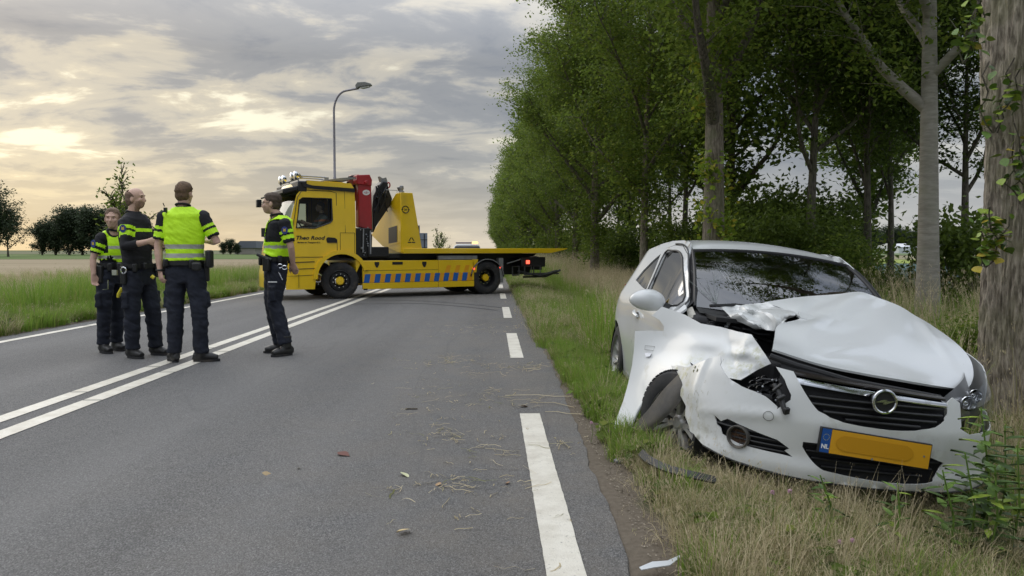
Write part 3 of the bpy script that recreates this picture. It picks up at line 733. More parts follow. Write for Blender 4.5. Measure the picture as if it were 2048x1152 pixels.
def w_near(x, y):
    if .98 < x < 1.5 and 3.75 < y < 4.8: return [.3, 0, 0, 0, 0, .5*(y < 4.2), 0, 0, .1, 0]
    if incar2(x, y): return [.6, 0, .3, .4, 0, .6, 0, 0, .1, 0]
    g = nn(x, y, 1.3, 2)**2; dry = (1.0-.7*g) if y < 3.9 else .45+.5*nn(x, y, .9, 8)-.35*(x < 1.5)
    if x > 2.9: dry = .55
    g = max(.05, 1-dry*.8)
    return [.9*g, .9*g, .8, 1.1*dry, .55*dry*(y < 4 or x > 1.3), .9*dry, .06*(x > 2.4), .04*(x > 3), .12, .1]
def w_left(x, y):   # green mown strip beside the road
    g = nn(x, y, .7, 3); return [1.5, 1.3, .25, .16*(1-g), .02, .10*(1-g), .1*(x > 1.6), .0, .4, .2]
pts = []
pts += region(.75, 4.8, 1.6, 4.6, 3600, w_near, (.32, .72), lambda x, y: edge(x, y) and incar(x, y), 1)
pts += region(1.15, 2.7, 3.95, 7.6, 500, lambda x, y: [.5, 0, .5, .5, 0, 1, 0, 0, 0, 0], (.3, .5), None, 2)
pts += region(.7, 1.5, 4.2, 9, 1900, w_left, (.4, .75), lambda x, y: edge(x, y) and incar(x, y) and not (.98 < x < 1.5 and y < 4.8), 3)
pts += region(2.5, 6.5, 4.2, 10, 3200, w_near, (.6, 1.1), incar, 4)
pts += region(.62, 2.3, 9, 30, 5200, lambda x, y: [a_+b_ for a_, b_ in zip(w_left(x, y), [0, .1, .7, .4, .1, .2, 0, .0, 0, .15])], (.5, 1.02), edge, 5)
pts += region(1.2, 3.0, 7.4, 11, 900, lambda x, y: [.3, .8, .8, .6, .4, .2, .3, .1, .1, .2], (.8, 1.2), None, 6)
pts += region(2.1, 6.5, 9, 30, 4600, lambda x, y: [.4, 1.0, .8, .6*(x > 2.6), .7*(x > 2.6), .2, .35, 1.1*(2.7 < x < 5), .1, .3], (.65, 1.05), None, 7)
pts += region(6.0, 12, 6, 24, 2600, lambda x, y: [.1, .6, .8, .3, .5, .1, .6, .3, 0, .4], (.9, 1.4), None, 8)
pts += region(.6, 5, 30, 75, 3000, lambda x, y: [0, 1, .6, .3, .6*(x > 2.2), .1, .4, .8*(x > 2.5), 0, 0], (1, 1.6), None, 9)
# left verge
L2 = []
L2 += region(-8.5, -6.75, 5, 22, 4200, lambda x, y: [1, 1.3, .35, .12, .05, .05, .25*(x < -7.6), 0, .3, .2], (.65, 1.15), lambda x, y: x < -6.9+.08*noise.noise(Vector((y*2, 0, 0))), 11)
L2 += region(-12.5, -8.2, 5, 30, 4200, lambda x, y: [0, .5, .6, .2, .5, 0, 1.6, .55*nn(x, y, .8), 0, .35], (.55, .9), None, 12)
L2 += region(-14, -6.8, 22, 62, 4200, lambda x, y: [0, .7, .8, .1, .4, 0, 1.2*(x < -7.8), .5*(x < -8.4), 0, 0], (.5, .85), None, 13)
L2 += region(-24, -12, 18, 50, 2500, lambda x, y: [0, .3, .7, .1, .8, 0, .7, .5, 0, 0], (.45, .7), None, 14)
def emit(name, A, label):
    A = np.array(A); scatter(name, A[:, :3], A[:, 3], A[:, 4], TUFTS, A[:, 5].astype(int), label)
emit('grass', pts, 'green and straw-coloured grass on the right verge around the wrecked car')
emit('grass', L2, 'tall green grass on the left verge behind the officers')
# ------------------------------------------------------------------ the wrecked white hatchback
WHITE = pmat('white_paint', (.665, .68, .68), .30, coat=.8, dirt=(.45, .43, .38), dscale=55, dlo=.66, dhi=.80)
WHITED = pmat('white_paint_scuffed', (.68, .69, .68), .30, coat=.5, dirt=(.46, .45, .36), dscale=6, dlo=.60, dhi=.80)
def stain(m, spots):
    T = NT(m.node_tree); P = T.n['Principled BSDF']; src = P.inputs['Base Color'].links[0].from_socket; tc = T.add('ShaderNodeTexCoord')
    n = T.add('ShaderNodeTexNoise', i_Scale=22.0, i_Detail=8.0, i_Roughness=.7); T.link(tc.outputs['Object'], n.inputs['Vector'])
    for c, r, colr, amt in spots:
        d = T.add('ShaderNodeVectorMath', operation='DISTANCE'); T.link(tc.outputs['Object'], d.inputs[0]); d.inputs[1].default_value = c
        k = T.add('ShaderNodeMapRange', i_1=r, i_2=r*.3, i_3=0.0, i_4=1.0); T.link(d.outputs['Value'], k.inputs[0])
        f = T.math('MULTIPLY', T.math('MULTIPLY', k.outputs[0], T.ramp(n.outputs['Fac'], [(.48, (0, 0, 0)), (.66, (1, 1, 1))])), amt)
        src = T.mix(f, src, colr)
    T.link(src, P.inputs['Base Color'])
stain(WHITED, [((.12, -.82, .60), .22, (.42, .42, .12), .8), ((.30, -.80, .45), .22, (.40, .36, .18), .7), ((.34, -.50, .74), .20, (.34, .34, .12), .8), ((.1, -.2, 1.0), .15, (.35, .30, .2), .6), ((.55, -.72, .32), .2, (.33, .3, .22), .6), ((.8, .2, .26), .35, (.35, .32, .25), .5)])
GLASS = glassmat('car_glass', (.22, .26, .25), .015, 2.3); GLASS_S = glassmat('side_glass', (.12, .13, .12), .05, 6.0)
LENS = glassmat('lamp_glass', (.80, .83, .84), .03, 1.9)
INSIDE = pmat('cabin_dark', (.028, .028, .030), .85); SEATM = pmat('seat_fabric', (.035, .036, .04), .9)
LINER = pmat('liner_plastic', (.085, .08, .074), .75, var=.25, vscale=9, bump=.2, bscale=30, dirt=(.16, .14, .11), dscale=6, dlo=.45, dhi=.75)
YPLATE = pmat('plate_yellow', (.72, .36, .015), .4); YPLATE2 = pmat('plate_yellow_dark', (.58, .28, .008), .4); EUBLUE = pmat('plate_blue', (.01, .08, .32), .4); WPRINT = pmat('print_white', (.8, .8, .8), .5)
CAR_ROT = Euler((-.09927549, .01125366, -1.5969141)); CAR_LOC = Vector((1.89027473, 4.48997058, -.22307323))
car = thing('wrecked_car', 'white three-door hatchback with crushed front corner, torn fender and buckled hood on the verge', 'car', CAR_LOC, CAR_ROT)
_CM = CAR_ROT.to_matrix().to_4x4(); _CM.translation = CAR_LOC; _CI = _CM.inverted(); _CR = _CI.to_3x3()
def carpx(px, py, x):
    """point of the car's cross plane x = const seen at that place of the photograph, in car coordinates"""
    o = _CI @ CAMP; d = _CR @ rdir(px, py); return o+d*((x-o.x)/d.x)
def lerpn(v, xs, ys): return float(np.interp(v, xs, ys))
def sW(x, z):
    b = lerpn(z, [.15, .25, .35, .55, .75, .86, .92, .96, 1.5], [.77, .80, .815, .84, .848, .838, .82, .80, .53])
    if x > -1.0 and z > .90: b -= ((x+1.0)/.58)**2*.105*smooth(.90, 1.06, z)
    b += .018*exp(-((x+2.45)/.35)**2-((z-.68)/.2)**2)
    if x < -2.55: b -= ((-2.55-x)/.6)**2*.17
    if x > -.1 and z < .95: b -= max(0, x-.0)**2*.25
    return b
def side(x, z, off=0, s=-1): return (x, s*(sW(x, z)+off), z)
def arc(cx_, cz, r, a0, a1, n=14): return [(cx_+r*cos(a0+(a1-a0)*i/n), cz+r*sin(a0+(a1-a0)*i/n)) for i in range(n+1)]
DOORG = [(-1.79, 1.325), (-1.55, 1.347), (-1.31, 1.342), (-1.05, 1.29), (-.80, 1.185), (-.62, 1.08), (-.50, .975), (-.83, .965), (-1.15, .97), (-1.47, .98), (-1.60, 1.10)]
QUARTG = [(-1.62, 1.005), (-1.9, 1.02), (-2.32, 1.055), (-2.25, 1.15), (-2.1, 1.25), (-1.95, 1.315), (-1.78, 1.17)]
DOOR = [(-.42, .25), (-.40, .6), (-.41, .95), (-.55, 1.075), (-.72, 1.19), (-1.0, 1.325), (-1.3, 1.385), (-1.6, 1.392), (-1.87, 1.365), (-1.66, 1.10), (-1.545, .965), (-1.64, .90), (-1.70, .75), (-1.69, .5), (-1.60, .32), (-1.55, .25)]
BODY = [(-.36, .20), (-.34, .97), (-.42, .99), (-.60, 1.10), (-.80, 1.235), (-1.03, 1.365), (-1.16, 1.42), (-1.4, 1.435), (-1.8, 1.43), (-2.2, 1.40), (-2.6, 1.345), (-2.85, 1.29), (-2.98, 1.12), (-3.06, .98), (-3.12, .80), (-3.14, .55), (-3.12, .30), (-2.86, .28)]+arc(-2.51, .31, .345, -.1, pi+.15, 18)+[(-2.12, .20)]
def grow(poly, k):
    c = np.mean(poly, 0); out = []
    n = len(poly)
    for i in range(n):
        a, b, d = np.array(poly[i-1]), np.array(poly[i]), np.array(poly[(i+1) % n])
        t = (d-a)/np.linalg.norm(d-a); nrm = np.array([t[1], -t[0]])
        out.append(tuple(b+nrm*k))
    return out
def orient(poly):
    a = sum(poly[i-1][0]*poly[i][1]-poly[i][0]*poly[i-1][1] for i in range(len(poly)))
    return poly if a > 0 else poly[::-1]
DOOR = orient(DOOR)
for s in (-1, 1):
    f = lambda off, s=s: (lambda x, z: side(x, z, off, s))
    o = panel('body_side', BODY, [grow(DOOR, .006), QUARTG], f(0), .045, WHITE, car, .012, off=-1 if s < 0 else 1)
    o = panel('door', DOOR, [DOORG], f(.0), .045, WHITE, car, .012, off=-1 if s < 0 else 1)
    panel('door_inner', grow(DOOR, .03), [grow(orient(DOORG), .0)], f(-.03), .09, INSIDE, car, 0)
    g = panel('side_window', grow(orient(DOORG), .02), [], f(-.008), .08, GLASS_S, o, 0)
    panel('quarter_window', grow(orient(QUARTG), .02), [], f(-.010), .08, GLASS_S, car, 0)
    for poly, nm in ((DOORG, 'window_seal'),):
        mb = MB(); P = [side(p[0], p[1], .004, s) for p in catmull(poly, 3, True)]; P.append(P[0]); mb.tube(P, .008, 5, caps=False); mb.build(nm, BLACKPL, car)
    mb = MB(); mb.tube([side(*p, .001, s) for p in catmull([(-.43, .99), (-.57, 1.09), (-.73, 1.205), (-1.0, 1.34), (-1.3, 1.397), (-1.6, 1.404)], 4)], .007, 5); mb.build('door_seal', BLACKPL, car)
    # handle
    h = MB(); P = [side(-1.42-.02*i, .80+.003*i, (.018+.014*sin(pi*i/9)), s) for i in range(10)]; h.tube(P, [.011]+[.014]*8+[.011], 8); h.build('door_handle', WHITE, car)
    h = MB(); c = side(-1.51, .80, 0, s); h.ball(c, (.05, .006, .03)); h.build('handle_recess', BLACKPL, car)
    h = MB(); h.add([side(-.45, .215, .012, s), side(-2.12, .215, .012, s), side(-2.12, .25, .014, s), side(-.45, .25, .014, s)], [(0, 1, 2, 3)]); h.build('sill_trim', WHITED, car)
    h = MB(); h.lathe([(.345, 0), (.352, -.012*s), (.338, -.03*s), (.338, -.2*s)], 40, 'y', (-2.51, s*.835, .31)); ho = h.build('wheel_arch_liner', BLACKPL, car)
# roof, windshield, rear
def zc(x): return lerpn(x, [-3.0, -2.8, -2.3, -1.8, -1.4, -1.15, -1.0, -.95], [1.31, 1.37, 1.445, 1.478, 1.472, 1.447, 1.41, 1.40])
R = []
for i, x in enumerate([-.955, -1.06, -1.2, -1.5, -1.9, -2.3, -2.65, -2.93]):
    row = []
    for t in np.linspace(-1, 1, 11):
        xx = x-.075*t*t*(1 if i == 0 else (.6 if i == 1 else 0)); yw = sW(xx, zc(xx)-.048)-.004
        row.append((xx, t*yw, zc(x)-.048*t*t-(.012*max(0, abs(t)-.8)/.2)))
    R.append(row)
o = MB().grid(patch(R, 2, 4)).build('roof', WHITE, car, ang=60); solid(o, .015)
WS = []
for a in (0, .25, .5, .75, 1):
    row = []
    for t in np.linspace(-1, 1, 9):
        xb, zb, yb = -.20-.22*t*t, .985, .665; xt, zt, yt = -.955-.075*t*t, 1.395-.037*t*t, .575
        bow = .035*sin(pi*a)
        row.append((xb+(xt-xb)*a+bow*.5, t*(yb+(yt-yb)*a), zb+(zt-zb)*a+bow))
    WS.append(row)
WSG = patch(WS, 3, 4)
ws = MB().grid(WSG).build('windshield', GLASS, car, ang=80)
bd = MB(); E_ = [r[0] for r in WSG]; bd.tube(E_, .012, 6); bd.tube([r[-1] for r in WSG], .012, 6); bd.tube(WSG[-1], .011, 6)
bd.build('windshield_seal', BLACKPL, car)
mb = MB(); mb.box(-.32, -.05, -.62, .62, .93, .955); mb.grid([[(-.30-.14*t*t, t*.66, .99), (-.16-.14*t*t, t*.66, .955)] for t in np.linspace(-1, 1, 9)]); mb.build('cowl', BLACKPL, car)
# wipers
mb = MB(); mb.tube([(-.22, -.62, 1.01), (-.27, -.45, 1.03), (-.24, -.20, 1.03)], .010, 6); mb.tube([(-.22, -.02, .985), (-.25, -.25, 1.02)], .012, 6); mb.tube([(-.25, .05, 1.03), (-.27, .5, 1.03)], .009, 6); mb.build('wiper', BLACKPL, car)
# cracks in the glass
def wsp(px, py):   # point on the windshield seen at this place
    o = _CI @ CAMP; d = _CR @ rdir(px, py); best = None
    for r in WSG:
        for p in r:
            v = Vector(p)-o; t = v.dot(d)/d.dot(d); e = (v-d*t).length
            if best is None or e < best[0]: best = (e, t)
    return o+d*(best[1]-.012)
rr = random.Random(4); mb = MB()
for i in range(15):
    a = rr.uniform(-2.7, -1.4); L = rr.uniform(35, 90); P = []
    for k in range(6): P.append(wsp(1432+cos(a)*L*k/5+rr.uniform(-1, 1), 606+sin(a)*L*k/5*.9+rr.uniform(-1, 1)))
    mb.tube(P, .0007, 3)
for i in range(7):
    x0 = 1430+i*9; P = [wsp(x0+t*rr.uniform(30, 36), 525+i*3+t*(50+i*3)) for t in np.linspace(0, 1, 6)]; mb.tube(P, .0006, 3)
mb.build('crack', pmat('cracked_glass', (.30, .34, .33), .4), ws)
RG = [[(-2.97-.04*(1-t*t), t*.52, 1.30), (-3.08-.05*(1-t*t), t*.58, 1.14), (-3.14-.05*(1-t*t), t*.62, 1.0)] for t in np.linspace(-1, 1, 7)]
MB().grid(RG).build('rear_window', GLASS_S, car)
RH = [[(-2.93, t*.56, 1.335), (-3.0-.04*(1-t*t), t*.56, 1.30)] for t in np.linspace(-1, 1, 7)]
mb = MB(); mb.grid(RH); mb.grid([[(-3.14-.05*(1-t*t), t*.66, 1.0), (-3.17-.05*(1-t*t), t*.70, .82), (-3.16-.05*(1-t*t), t*.71, .58)] for t in np.linspace(-1, 1, 7)]); mb.build('tailgate', WHITE, car)
mb = MB(); mb.grid([[(-3.12-.09*(1-t*t), t*.76, .60), (-3.16-.09*(1-t*t), t*.77, .45), (-3.12-.08*(1-t*t), t*.75, .26)] for t in np.linspace(-1, 1, 9)]); mb.build('rear_bumper', WHITE, car)
REDL = pmat('tail_lens', (.35, .01, .01), .2)
for s in (-1, 1):
    MB().add([(-3.15, s*.60, 1.0), (-3.02, s*.735, .98), (-3.10, s*.745, .78), (-3.19, s*.66, .78)], [(0, 1, 2, 3)]).build('tail_light', REDL, car)
# floor pan and cabin
mb = MB(); mb.box(-3.05, .55, -.60, .60, .22, .30); mb.box(-2.15, -.4, -.74, .74, .21, .27); mb.box(-3.05, -2.9, -.62, .62, .3, .95); mb.build('underbody', INSIDE, car)
mb = MB(); mb.prism([(-.25, .93), (-.55, .98), (-.72, .90), (-.72, .6), (-.2, .5)], -.70, .70, 'y'); mb.build('dashboard', INSIDE, car, bev=.03)
for y in (-.34, .34):
    mb = MB(); mb.cbox((-1.35, y, .52), (.52, .48, .16)); mb.cbox((-1.62, y, .84), (.14, .46, .60), (0, -.22, 0)); mb.cbox((-1.70, y, 1.19), (.09, .24, .16), (0, -.15, 0)); mb.build('seat', SEATM, car, bev=.05, seg=3)
mb = MB(); mb.tube([(-.84+.10*sin(a), .34+.18*cos(a), .90+.155*sin(a)) for a in np.linspace(0, 2*pi, 25)], .014, 8, caps=False); mb.cyl((-.72, .34, .86), (-.84, .34, .90), .05); mb.build('steering_wheel', BLACKPL, car)
mb = MB(); mb.cbox((-2.35, 0, .75), (.16, 1.2, .75), (0, -.2, 0)); mb.build('rear_seat', SEATM, car, bev=.05)
mb = MB(); mb.ball((-.93, 0, 1.33), (.015, .11, .035)); mb.build('rear_view_mirror', BLACKPL, car)

# hood, buckled into a ridge; columns run from the crushed side to the far side
def H_(rows): return [[tuple(carpx(*p)) for p in r] for r in rows]
HR = H_([
 [(1530, 604, -.26), (1590, 595, -.29), (1650, 590, -.29), (1722, 588, -.26), (1795, 610, -.16), (1860, 648, -.05)],
 [(1572, 620, -.10), (1612, 611, -.12), (1668, 608, -.14), (1738, 611, -.10), (1815, 637, -.02), (1896, 673, .06)],
 [(1600, 636, .05), (1640, 636, .06), (1690, 640, .08), (1762, 649, .10), (1842, 672, .14), (1925, 698, .19)],
 [(1557, 650, .20), (1612, 656, .24), (1685, 671, .27), (1776, 690, .29), (1862, 707, .30), (1942, 722, .30)],
 [(1549, 675, .36), (1625, 693, .42), (1700, 710, .44), (1785, 727, .45), (1868, 742, .44), (1947, 748, .39)],
 [(1547, 688, .48), (1635, 716, .54), (1714, 735, .57), (1795, 749, .57), (1870, 761, .54), (1942, 768, .46)],
 [(1545, 698, .56), (1640, 728, .62), (1720, 745, .65), (1800, 759, .65), (1870, 771, .60), (1932, 780, .50)]])
def crease(P, lines):
    for r in P:
        for i, p in enumerate(r):
            q = np.array(p[:2], float)
            for a, b, h, w_ in lines:
                a_, b_ = np.array(a), np.array(b); ab = b_-a_; t = float(np.clip((q-a_) @ ab/(ab @ ab), 0, 1)); d_ = np.linalg.norm(q-a_-ab*t)
                if d_ < w_: p = (p[0], p[1], p[2]+h*(1-d_/w_)*sin(pi*min(1, max(.05, .15+.8*t))))
            r[i] = p
    return P
hood = MB(); hood.grid(crease(patch(HR, 14, 12), [((-.27, .36), (.05, .02), .026, .10), ((.0, .62), (.42, .60), .010, .05), ((-.2, .05), (.0, -.12), -.016, .06), ((.02, .02), (.30, -.22), .010, .06), ((-.15, .62), (.2, .48), -.008, .07), ((.35, .10), (.52, -.25), .006, .05)]))
hood = hood.build('hood', WHITE, car, ang=50); solid(hood, .012)
# rolled-back torn corner of the hood
rr = random.Random(11); CR = H_([
 [(1443, 614, -.24), (1464, 612, -.28), (1488, 609, -.22), (1510, 606, -.28), (1531, 604, -.26)],
 [(1450, 622, -.18), (1472, 621, -.22), (1498, 617, -.10), (1524, 614, -.22), (1550, 612, -.18)],
 [(1462, 634, -.10), (1482, 627, -.02), (1506, 628, -.12), (1532, 622, .02), (1573, 620, -.09)],
 [(1478, 643, -.04), (1498, 640, .04), (1517, 634, -.04), (1545, 632, .10), (1588, 628, -.02)],
 [(1494, 652, .02), (1512, 648, .10), (1530, 649, .02), (1552, 642, .14), (1572, 636, .03)],
 [(1509, 658, .06), (1522, 659, .08), (1536, 660, .10), (1550, 660, .14), (1566, 648, .16)]])
fl = MB().grid(patch(CR, 4, 4)).build('hood_torn_corner', WHITED, car, ang=22); solid(fl, .006)
m = fl.modifiers.new('crumple', 'DISPLACE'); tx = bpy.data.textures.new('crumple', 'VORONOI'); tx.noise_scale = .16; m.texture = tx; m.strength = .035; m.mid_level = .5
mb = MB(); P = [tuple(carpx(*p)) for p in [(1600, 634, .07), (1618, 640, .10), (1634, 637, .08), (1622, 630, .03), (1596, 622, -.04)]]; mb.add(P, [(0, 1, 2, 3, 4)]); o = mb.build('hood_fold', WHITE, car); solid(o, .01)

# plan curve of the bumper and panels that lie on it: u = arc length from the middle
BP = [(.82, 0), (.812, .2), (.79, .35), (.745, .5), (.69, .6), (.62, .68), (.53, .74), (.42, .79), (.30, .82), (-.5, .85)]
_bc = catmull(BP, 8); _bx = np.array(_bc); _bl = np.concatenate([[0], np.cumsum(np.hypot(*np.diff(_bx, axis=0).T))])
def bU(x, y):
    i = int(np.argmin((_bx[:, 0]-x)**2+(_bx[:, 1]-abs(y))**2)); return math.copysign(_bl[i], y) if y else 0.
def bP(u, off=0):
    a = abs(u); x = np.interp(a, _bl, _bx[:, 0]); y = np.interp(a, _bl, _bx[:, 1])
    x2 = np.interp(a+.02, _bl, _bx[:, 0]); y2 = np.interp(a+.02, _bl, _bx[:, 1]); t = np.array([x2-x, y2-y]); t /= np.linalg.norm(t)+1e-9
    return x+t[1]*off, math.copysign(1, u)*(y-t[0]*off)
def bProf(z, u=0):   # how far the cover stands out at each height
    return lerpn(z, [.2, .25, .30, .36, .45, .54, .60, .70, .80], [-.03, .012, .02, .006, .012, .018, .006, -.02, -.06])
def bS(u, z, off=0): x, y = bP(u, bProf(z)+off); return (x, y, z)
def uz(L): return [(bU(x, y), z) for x, y, z in L]
low = [(.51, -.75, .30), (.66, -.63, .275), (.77, -.42, .255), (.81, -.23, .245), (.82, .01, .24), (.80, .27, .245), (.77, .43, .25), (.66, .63, .27), (.50, .75, .30), (.36, .81, .32)]
topr = [(.36, .81, .62), (.50, .75, .575), (.66, .635, .555), (.745, .5, .545), (.765, .455, .57), (.765, .45, .70), (.775, .40, .725), (.785, .372, .70)]
gr = [(.78, .375, .66), (.785, .345, .61), (.80, .29, .575), (.81, .19, .553), (.82, .05, .543), (.815, -.13, .553), (.81, -.24, .575), (.80, -.31, .615), (.785, -.36, .685), (.775, -.42, .775)]
lamp = [(.745, -.51, .785), (.755, -.475, .73), (.765, -.435, .66), (.765, -.43, .635), (.745, -.475, .58), (.74, -.51, .615), (.71, -.56, .64), (.65, -.65, .66), (.57, -.71, .69), (.51, -.75, .74), (.48, -.765, .785)]
corner = [(.28, -.825, .71), (.13, -.83, .655), (-.12, -.835, .62), (.06, -.83, .56), (.24, -.825, .49), (.32, -.815, .40), (.39, -.80, .34)]
sm3 = lambda L, n=3: [tuple(p) for p in catmull(L, n)]
OUT = uz(sm3(low)+topr+sm3(gr)+lamp[:1]+sm3(lamp[1:4], 2)+sm3(lamp[4:])+corner[:3]+sm3(corner[3:]))
lgr = uz(sm3([(.795, -.36, .435), (.80, -.31, .36), (.805, -.26, .315), (.81, -.16, .293), (.82, .03, .278), (.81, .17, .278), (.80, .27, .288), (.79, .32, .315), (.78, .37, .395)])+[ (.80, .25, .43), (.82, 0, .445), (.81, -.2, .44)])
fogp = uz([(.55, -.725, .475), (.585, -.70, .455), (.62, -.675, .478), (.70, -.58, .45), (.76, -.46, .425), (.775, -.40, .39), (.775, -.42, .375), (.785, -.385, .35), (.77, -.44, .355), (.70, -.58, .36), (.66, -.635, .365), (.60, -.69, .39), (.58, -.70, .42), (.565, -.715, .43)])
def bdef(u, z):
    x, y, zz = bS(u, z)
    if u < -1.0:   # torn corner bent outwards
        k = (-1.0-u)/.4; y -= .012*k; x += .03*k*sin(z*20); zz += .012*k*noise.noise(Vector((u*9, z*9, 0)))*2
    # long crease from the lamp opening down to the lower grille and the raised brow over the fog lamp
    n = .0
    n += .010*exp(-((z-(.56-.16*smooth(.35, .75, -u)*0-.18*(-u-.45)))/.02)**2) if -.95 < u < -.45 else 0
    n += .006*noise.noise(Vector((u*6, z*6, 4)))
    x2, y2 = bP(u, bProf(z)+n); return (x+(x2-bS(u, z)[0]), y+(y2-bS(u, z)[1]), zz)
bumper = panel('bumper', OUT, [lgr, fogp], bdef, .028, WHITED, car, .006, off=-1)
def bpx(px, py):
    o = _CI @ CAMP; d = _CR @ rdir(px, py); t = (.9-o.x)/d.x
    for i in range(900):
        p = o+d*t
        if abs(p.y) < .84 and p.x < np.interp(abs(p.y), _bx[:, 1], _bx[:, 0])+.01: break
        t += .0015
    return (bU(p.x, p.y), p.z)
# scratches and scuffs
mb = MB(); rr = random.Random(3)
for i in range(14):
    px, py = rr.gauss(1400, 18), rr.gauss(790, 30); a = rr.uniform(.9, 2.2); L = rr.uniform(4, 16); P = []
    for k in range(4):
        u, z = bpx(px+cos(a)*L*k/3, py+sin(a)*L*k/3); q = bdef(u, z); P.append(Vector(q)+Vector((.004, -.004, .002)))
    mb.tube(P, .0007, 3)
for px, py in ((1386, 735), (1388, 740), (1384, 742)): u, z = bpx(px, py); mb.ball(Vector(bdef(u, z))+Vector((.0, -.0, 0)), (.006, .005, .010), 6, 4)
mb.build('scratch', pmat('scratch_dirt', (.22, .21, .10), .7), bumper)
def strip(mb, u0, u1, z0, z1, z2=None, z3=None, off=0, dep=.02, n=24):
    """bar following the bumper curve, height from z0..z1 at u0 to z2..z3 at u1"""
    z2 = z0 if z2 is None else z2; z3 = z1 if z3 is None else z3; G = []
    for i in range(n+1):
        t = i/n; u = u0+(u1-u0)*t; a, b = z0+(z2-z0)*t, z1+(z3-z1)*t; h = (b-a)
        prof = [(-dep, a), (0, a+.15*h), (.003, a+.5*h), (0, b-.15*h), (-dep, b)]
        G.append([(*bP(u, bProf(zz)+off+o_), zz) for o_, zz in prof])
    return mb.grid(G)
gb = MB(); 
back = [(u, z) for u, z in uz(gr)]
grille = MB(); strip(grille, -.50, .40, .50, .80, .50, .70, off=-.055, dep=0); grille = grille.build('grille', INSIDE, car)
for k, (z, a, b) in enumerate([(.655, -.345, .36), (.622, -.33, .35), (.59, -.27, .31), (.562, -.16, .22)]):
    mb = MB(); strip(mb, a, b, z, z+.016, off=-.012, dep=.03); mb.build('slat', BLACKPL, grille)
mb = MB(); strip(mb, -.415, .372, .712, .752, .668, .70, off=-.004, dep=.03); mb.build('chrome_bar', CHROME, grille)
mb = MB(); strip(mb, -.425, .372, .754, .778, .703, .722, off=-.010, dep=.03); mb.build('upper_trim', pmat('gloss_black', (.03, .025, .022), .12), grille)
# emblem: ring with a lightning bolt
ec = Vector((*bP(0.005, .028), .685)); em = MB()
em.tube([ec+Vector((0, .056*cos(a), .056*sin(a))) for a in np.linspace(0, 2*pi, 33)], .0075, 8, caps=False)
em.prism([(-.050, -.006), (-.012, .010), (.012, .012), (.002, .004), (.050, .008), (.010, -.010), (-.012, -.012), (-.002, -.003)], 0, .008, 'x')
em.V = em.V[:33*8]+[(v[0]+ec.x-.004, v[1]+ec.y, v[2]+ec.z) for v in em.V[33*8:]]
em.build('emblem', CHROME, grille)
mb = MB(); mb.lathe([(0, .0), (.052, .0), (.052, -.03)], 24, 'x', (ec.x-.006, ec.y, ec.z)); mb.build('emblem_backing', BLACKPL, grille)
lg = MB(); strip(lg, -.44, .42, .25, .47, off=-.05, dep=0); lg = lg.build('lower_grille', INSIDE, car)
for z, a, b in ((.315, -.25, .26), (.35, -.30, .32), (.385, -.33, .36), (.42, -.36, .33)):
    mb = MB(); strip(mb, a, b, z, z+.012, off=-.014, dep=.03); mb.build('slat', BLACKPL, lg)
# fog lamp opening
fg = MB(); strip(fg, -1.02, -.36, .33, .49, off=-.045, dep=0); fg = fg.build('fog_lamp_housing', BLACKPL, car)
for z, a, b in ((.435, -.90, -.56), (.41, -.72, -.46), (.385, -.70, -.42), (.36, -.66, -.40)):
    mb = MB(); strip(mb, a, b, z, z+.012, off=-.008, dep=.035); mb.build('slat', BLACKPL, fg)
u_, z_ = bpx(1477, 873); fc = Vector(bS(u_, z_, .012)); fx = Vector((*bP(u_, 1), z_))-Vector((*bP(u_, 0), z_)); fx.z = 0; fx.normalize()
mb = MB(); mb.lathe([(.030, -.05), (.046, -.03), (.050, .004), (.056, .008), (.060, .0), (.060, -.03)], 28, 'z'); rg = mb.build('fog_lamp_ring', LINER, fg); rg.location = fc; rg.rotation_euler = fx.to_track_quat('Z', 'Y').to_euler()
mb = MB(); mb.lathe([(0, -.035), (.055, -.028)], 20, 'z'); rr = random.Random(2)
for _ in range(9): a, b = rr.uniform(0, 6), rr.uniform(0, 6); mb.tube([(.04*cos(a), .04*sin(a), -.02), (.04*cos(b), .04*sin(b), rr.uniform(-.03, 0))], .0016, 3)
rg2 = mb.build('fog_lamp_socket', pmat('rusty', (.10, .055, .03), .8, var=.4, vscale=30), fg); rg2.location = fc; rg2.rotation_euler = rg.rotation_euler
# tow-eye cover
u_, z_ = bpx(1536, 831); mb = MB(); mb.tube([Vector(bdef(u_+.024*cos(a), z_+.024*sin(a)))+Vector((.003, -.003, 0)) for a in np.linspace(0, 2*pi, 21)], .0012, 4, caps=False); mb.build('tow_eye_cover', LINER, bumper)
# dark edge under the bumper and crease lines
mb = MB(); mb.tube([bS(u, z-.004, -.002) for u, z in catmull(uz(low), 4)], .006, 5); mb.build('bumper_lip', BLACKPL, car)
# number plate
pc = [Vector(carpx(*p)) for p in ((1645, 856, .845), (1862, 893, .845), (1855, 936, .85), (1640, 903, .85))]
ex = (pc[1]-pc[0]+pc[2]-pc[3]).normalized(); ez = (pc[0]-pc[3]+pc[1]-pc[2]); ez = (ez-ex*ez.dot(ex)).normalized(); en = ex.cross(ez); cc = sum(pc, Vector())/4
if en.x < 0: en = -en
PW, PH = (pc[1]-pc[0]).length/2, (pc[0]-pc[3]).length/2
pl = empty('number_plate', cc, Matrix((ex, ez, ex.cross(ez))).transposed().to_euler(), car)
mb = MB(); mb.box(-PW-.006, PW+.006, -PH-.006, PH+.006, -.022, .0); mb.build('plate_frame', BLACKPL, pl, bev=.003)
mb = MB(); mb.box(-PW+.048, PW, -PH, PH, .0005, .003); mb.build('plate_face', YPLATE, pl)
mb = MB(); mb.box(-PW, -PW+.046, -PH, PH, .0005, .003); mb.build('blue_band', EUBLUE, pl)
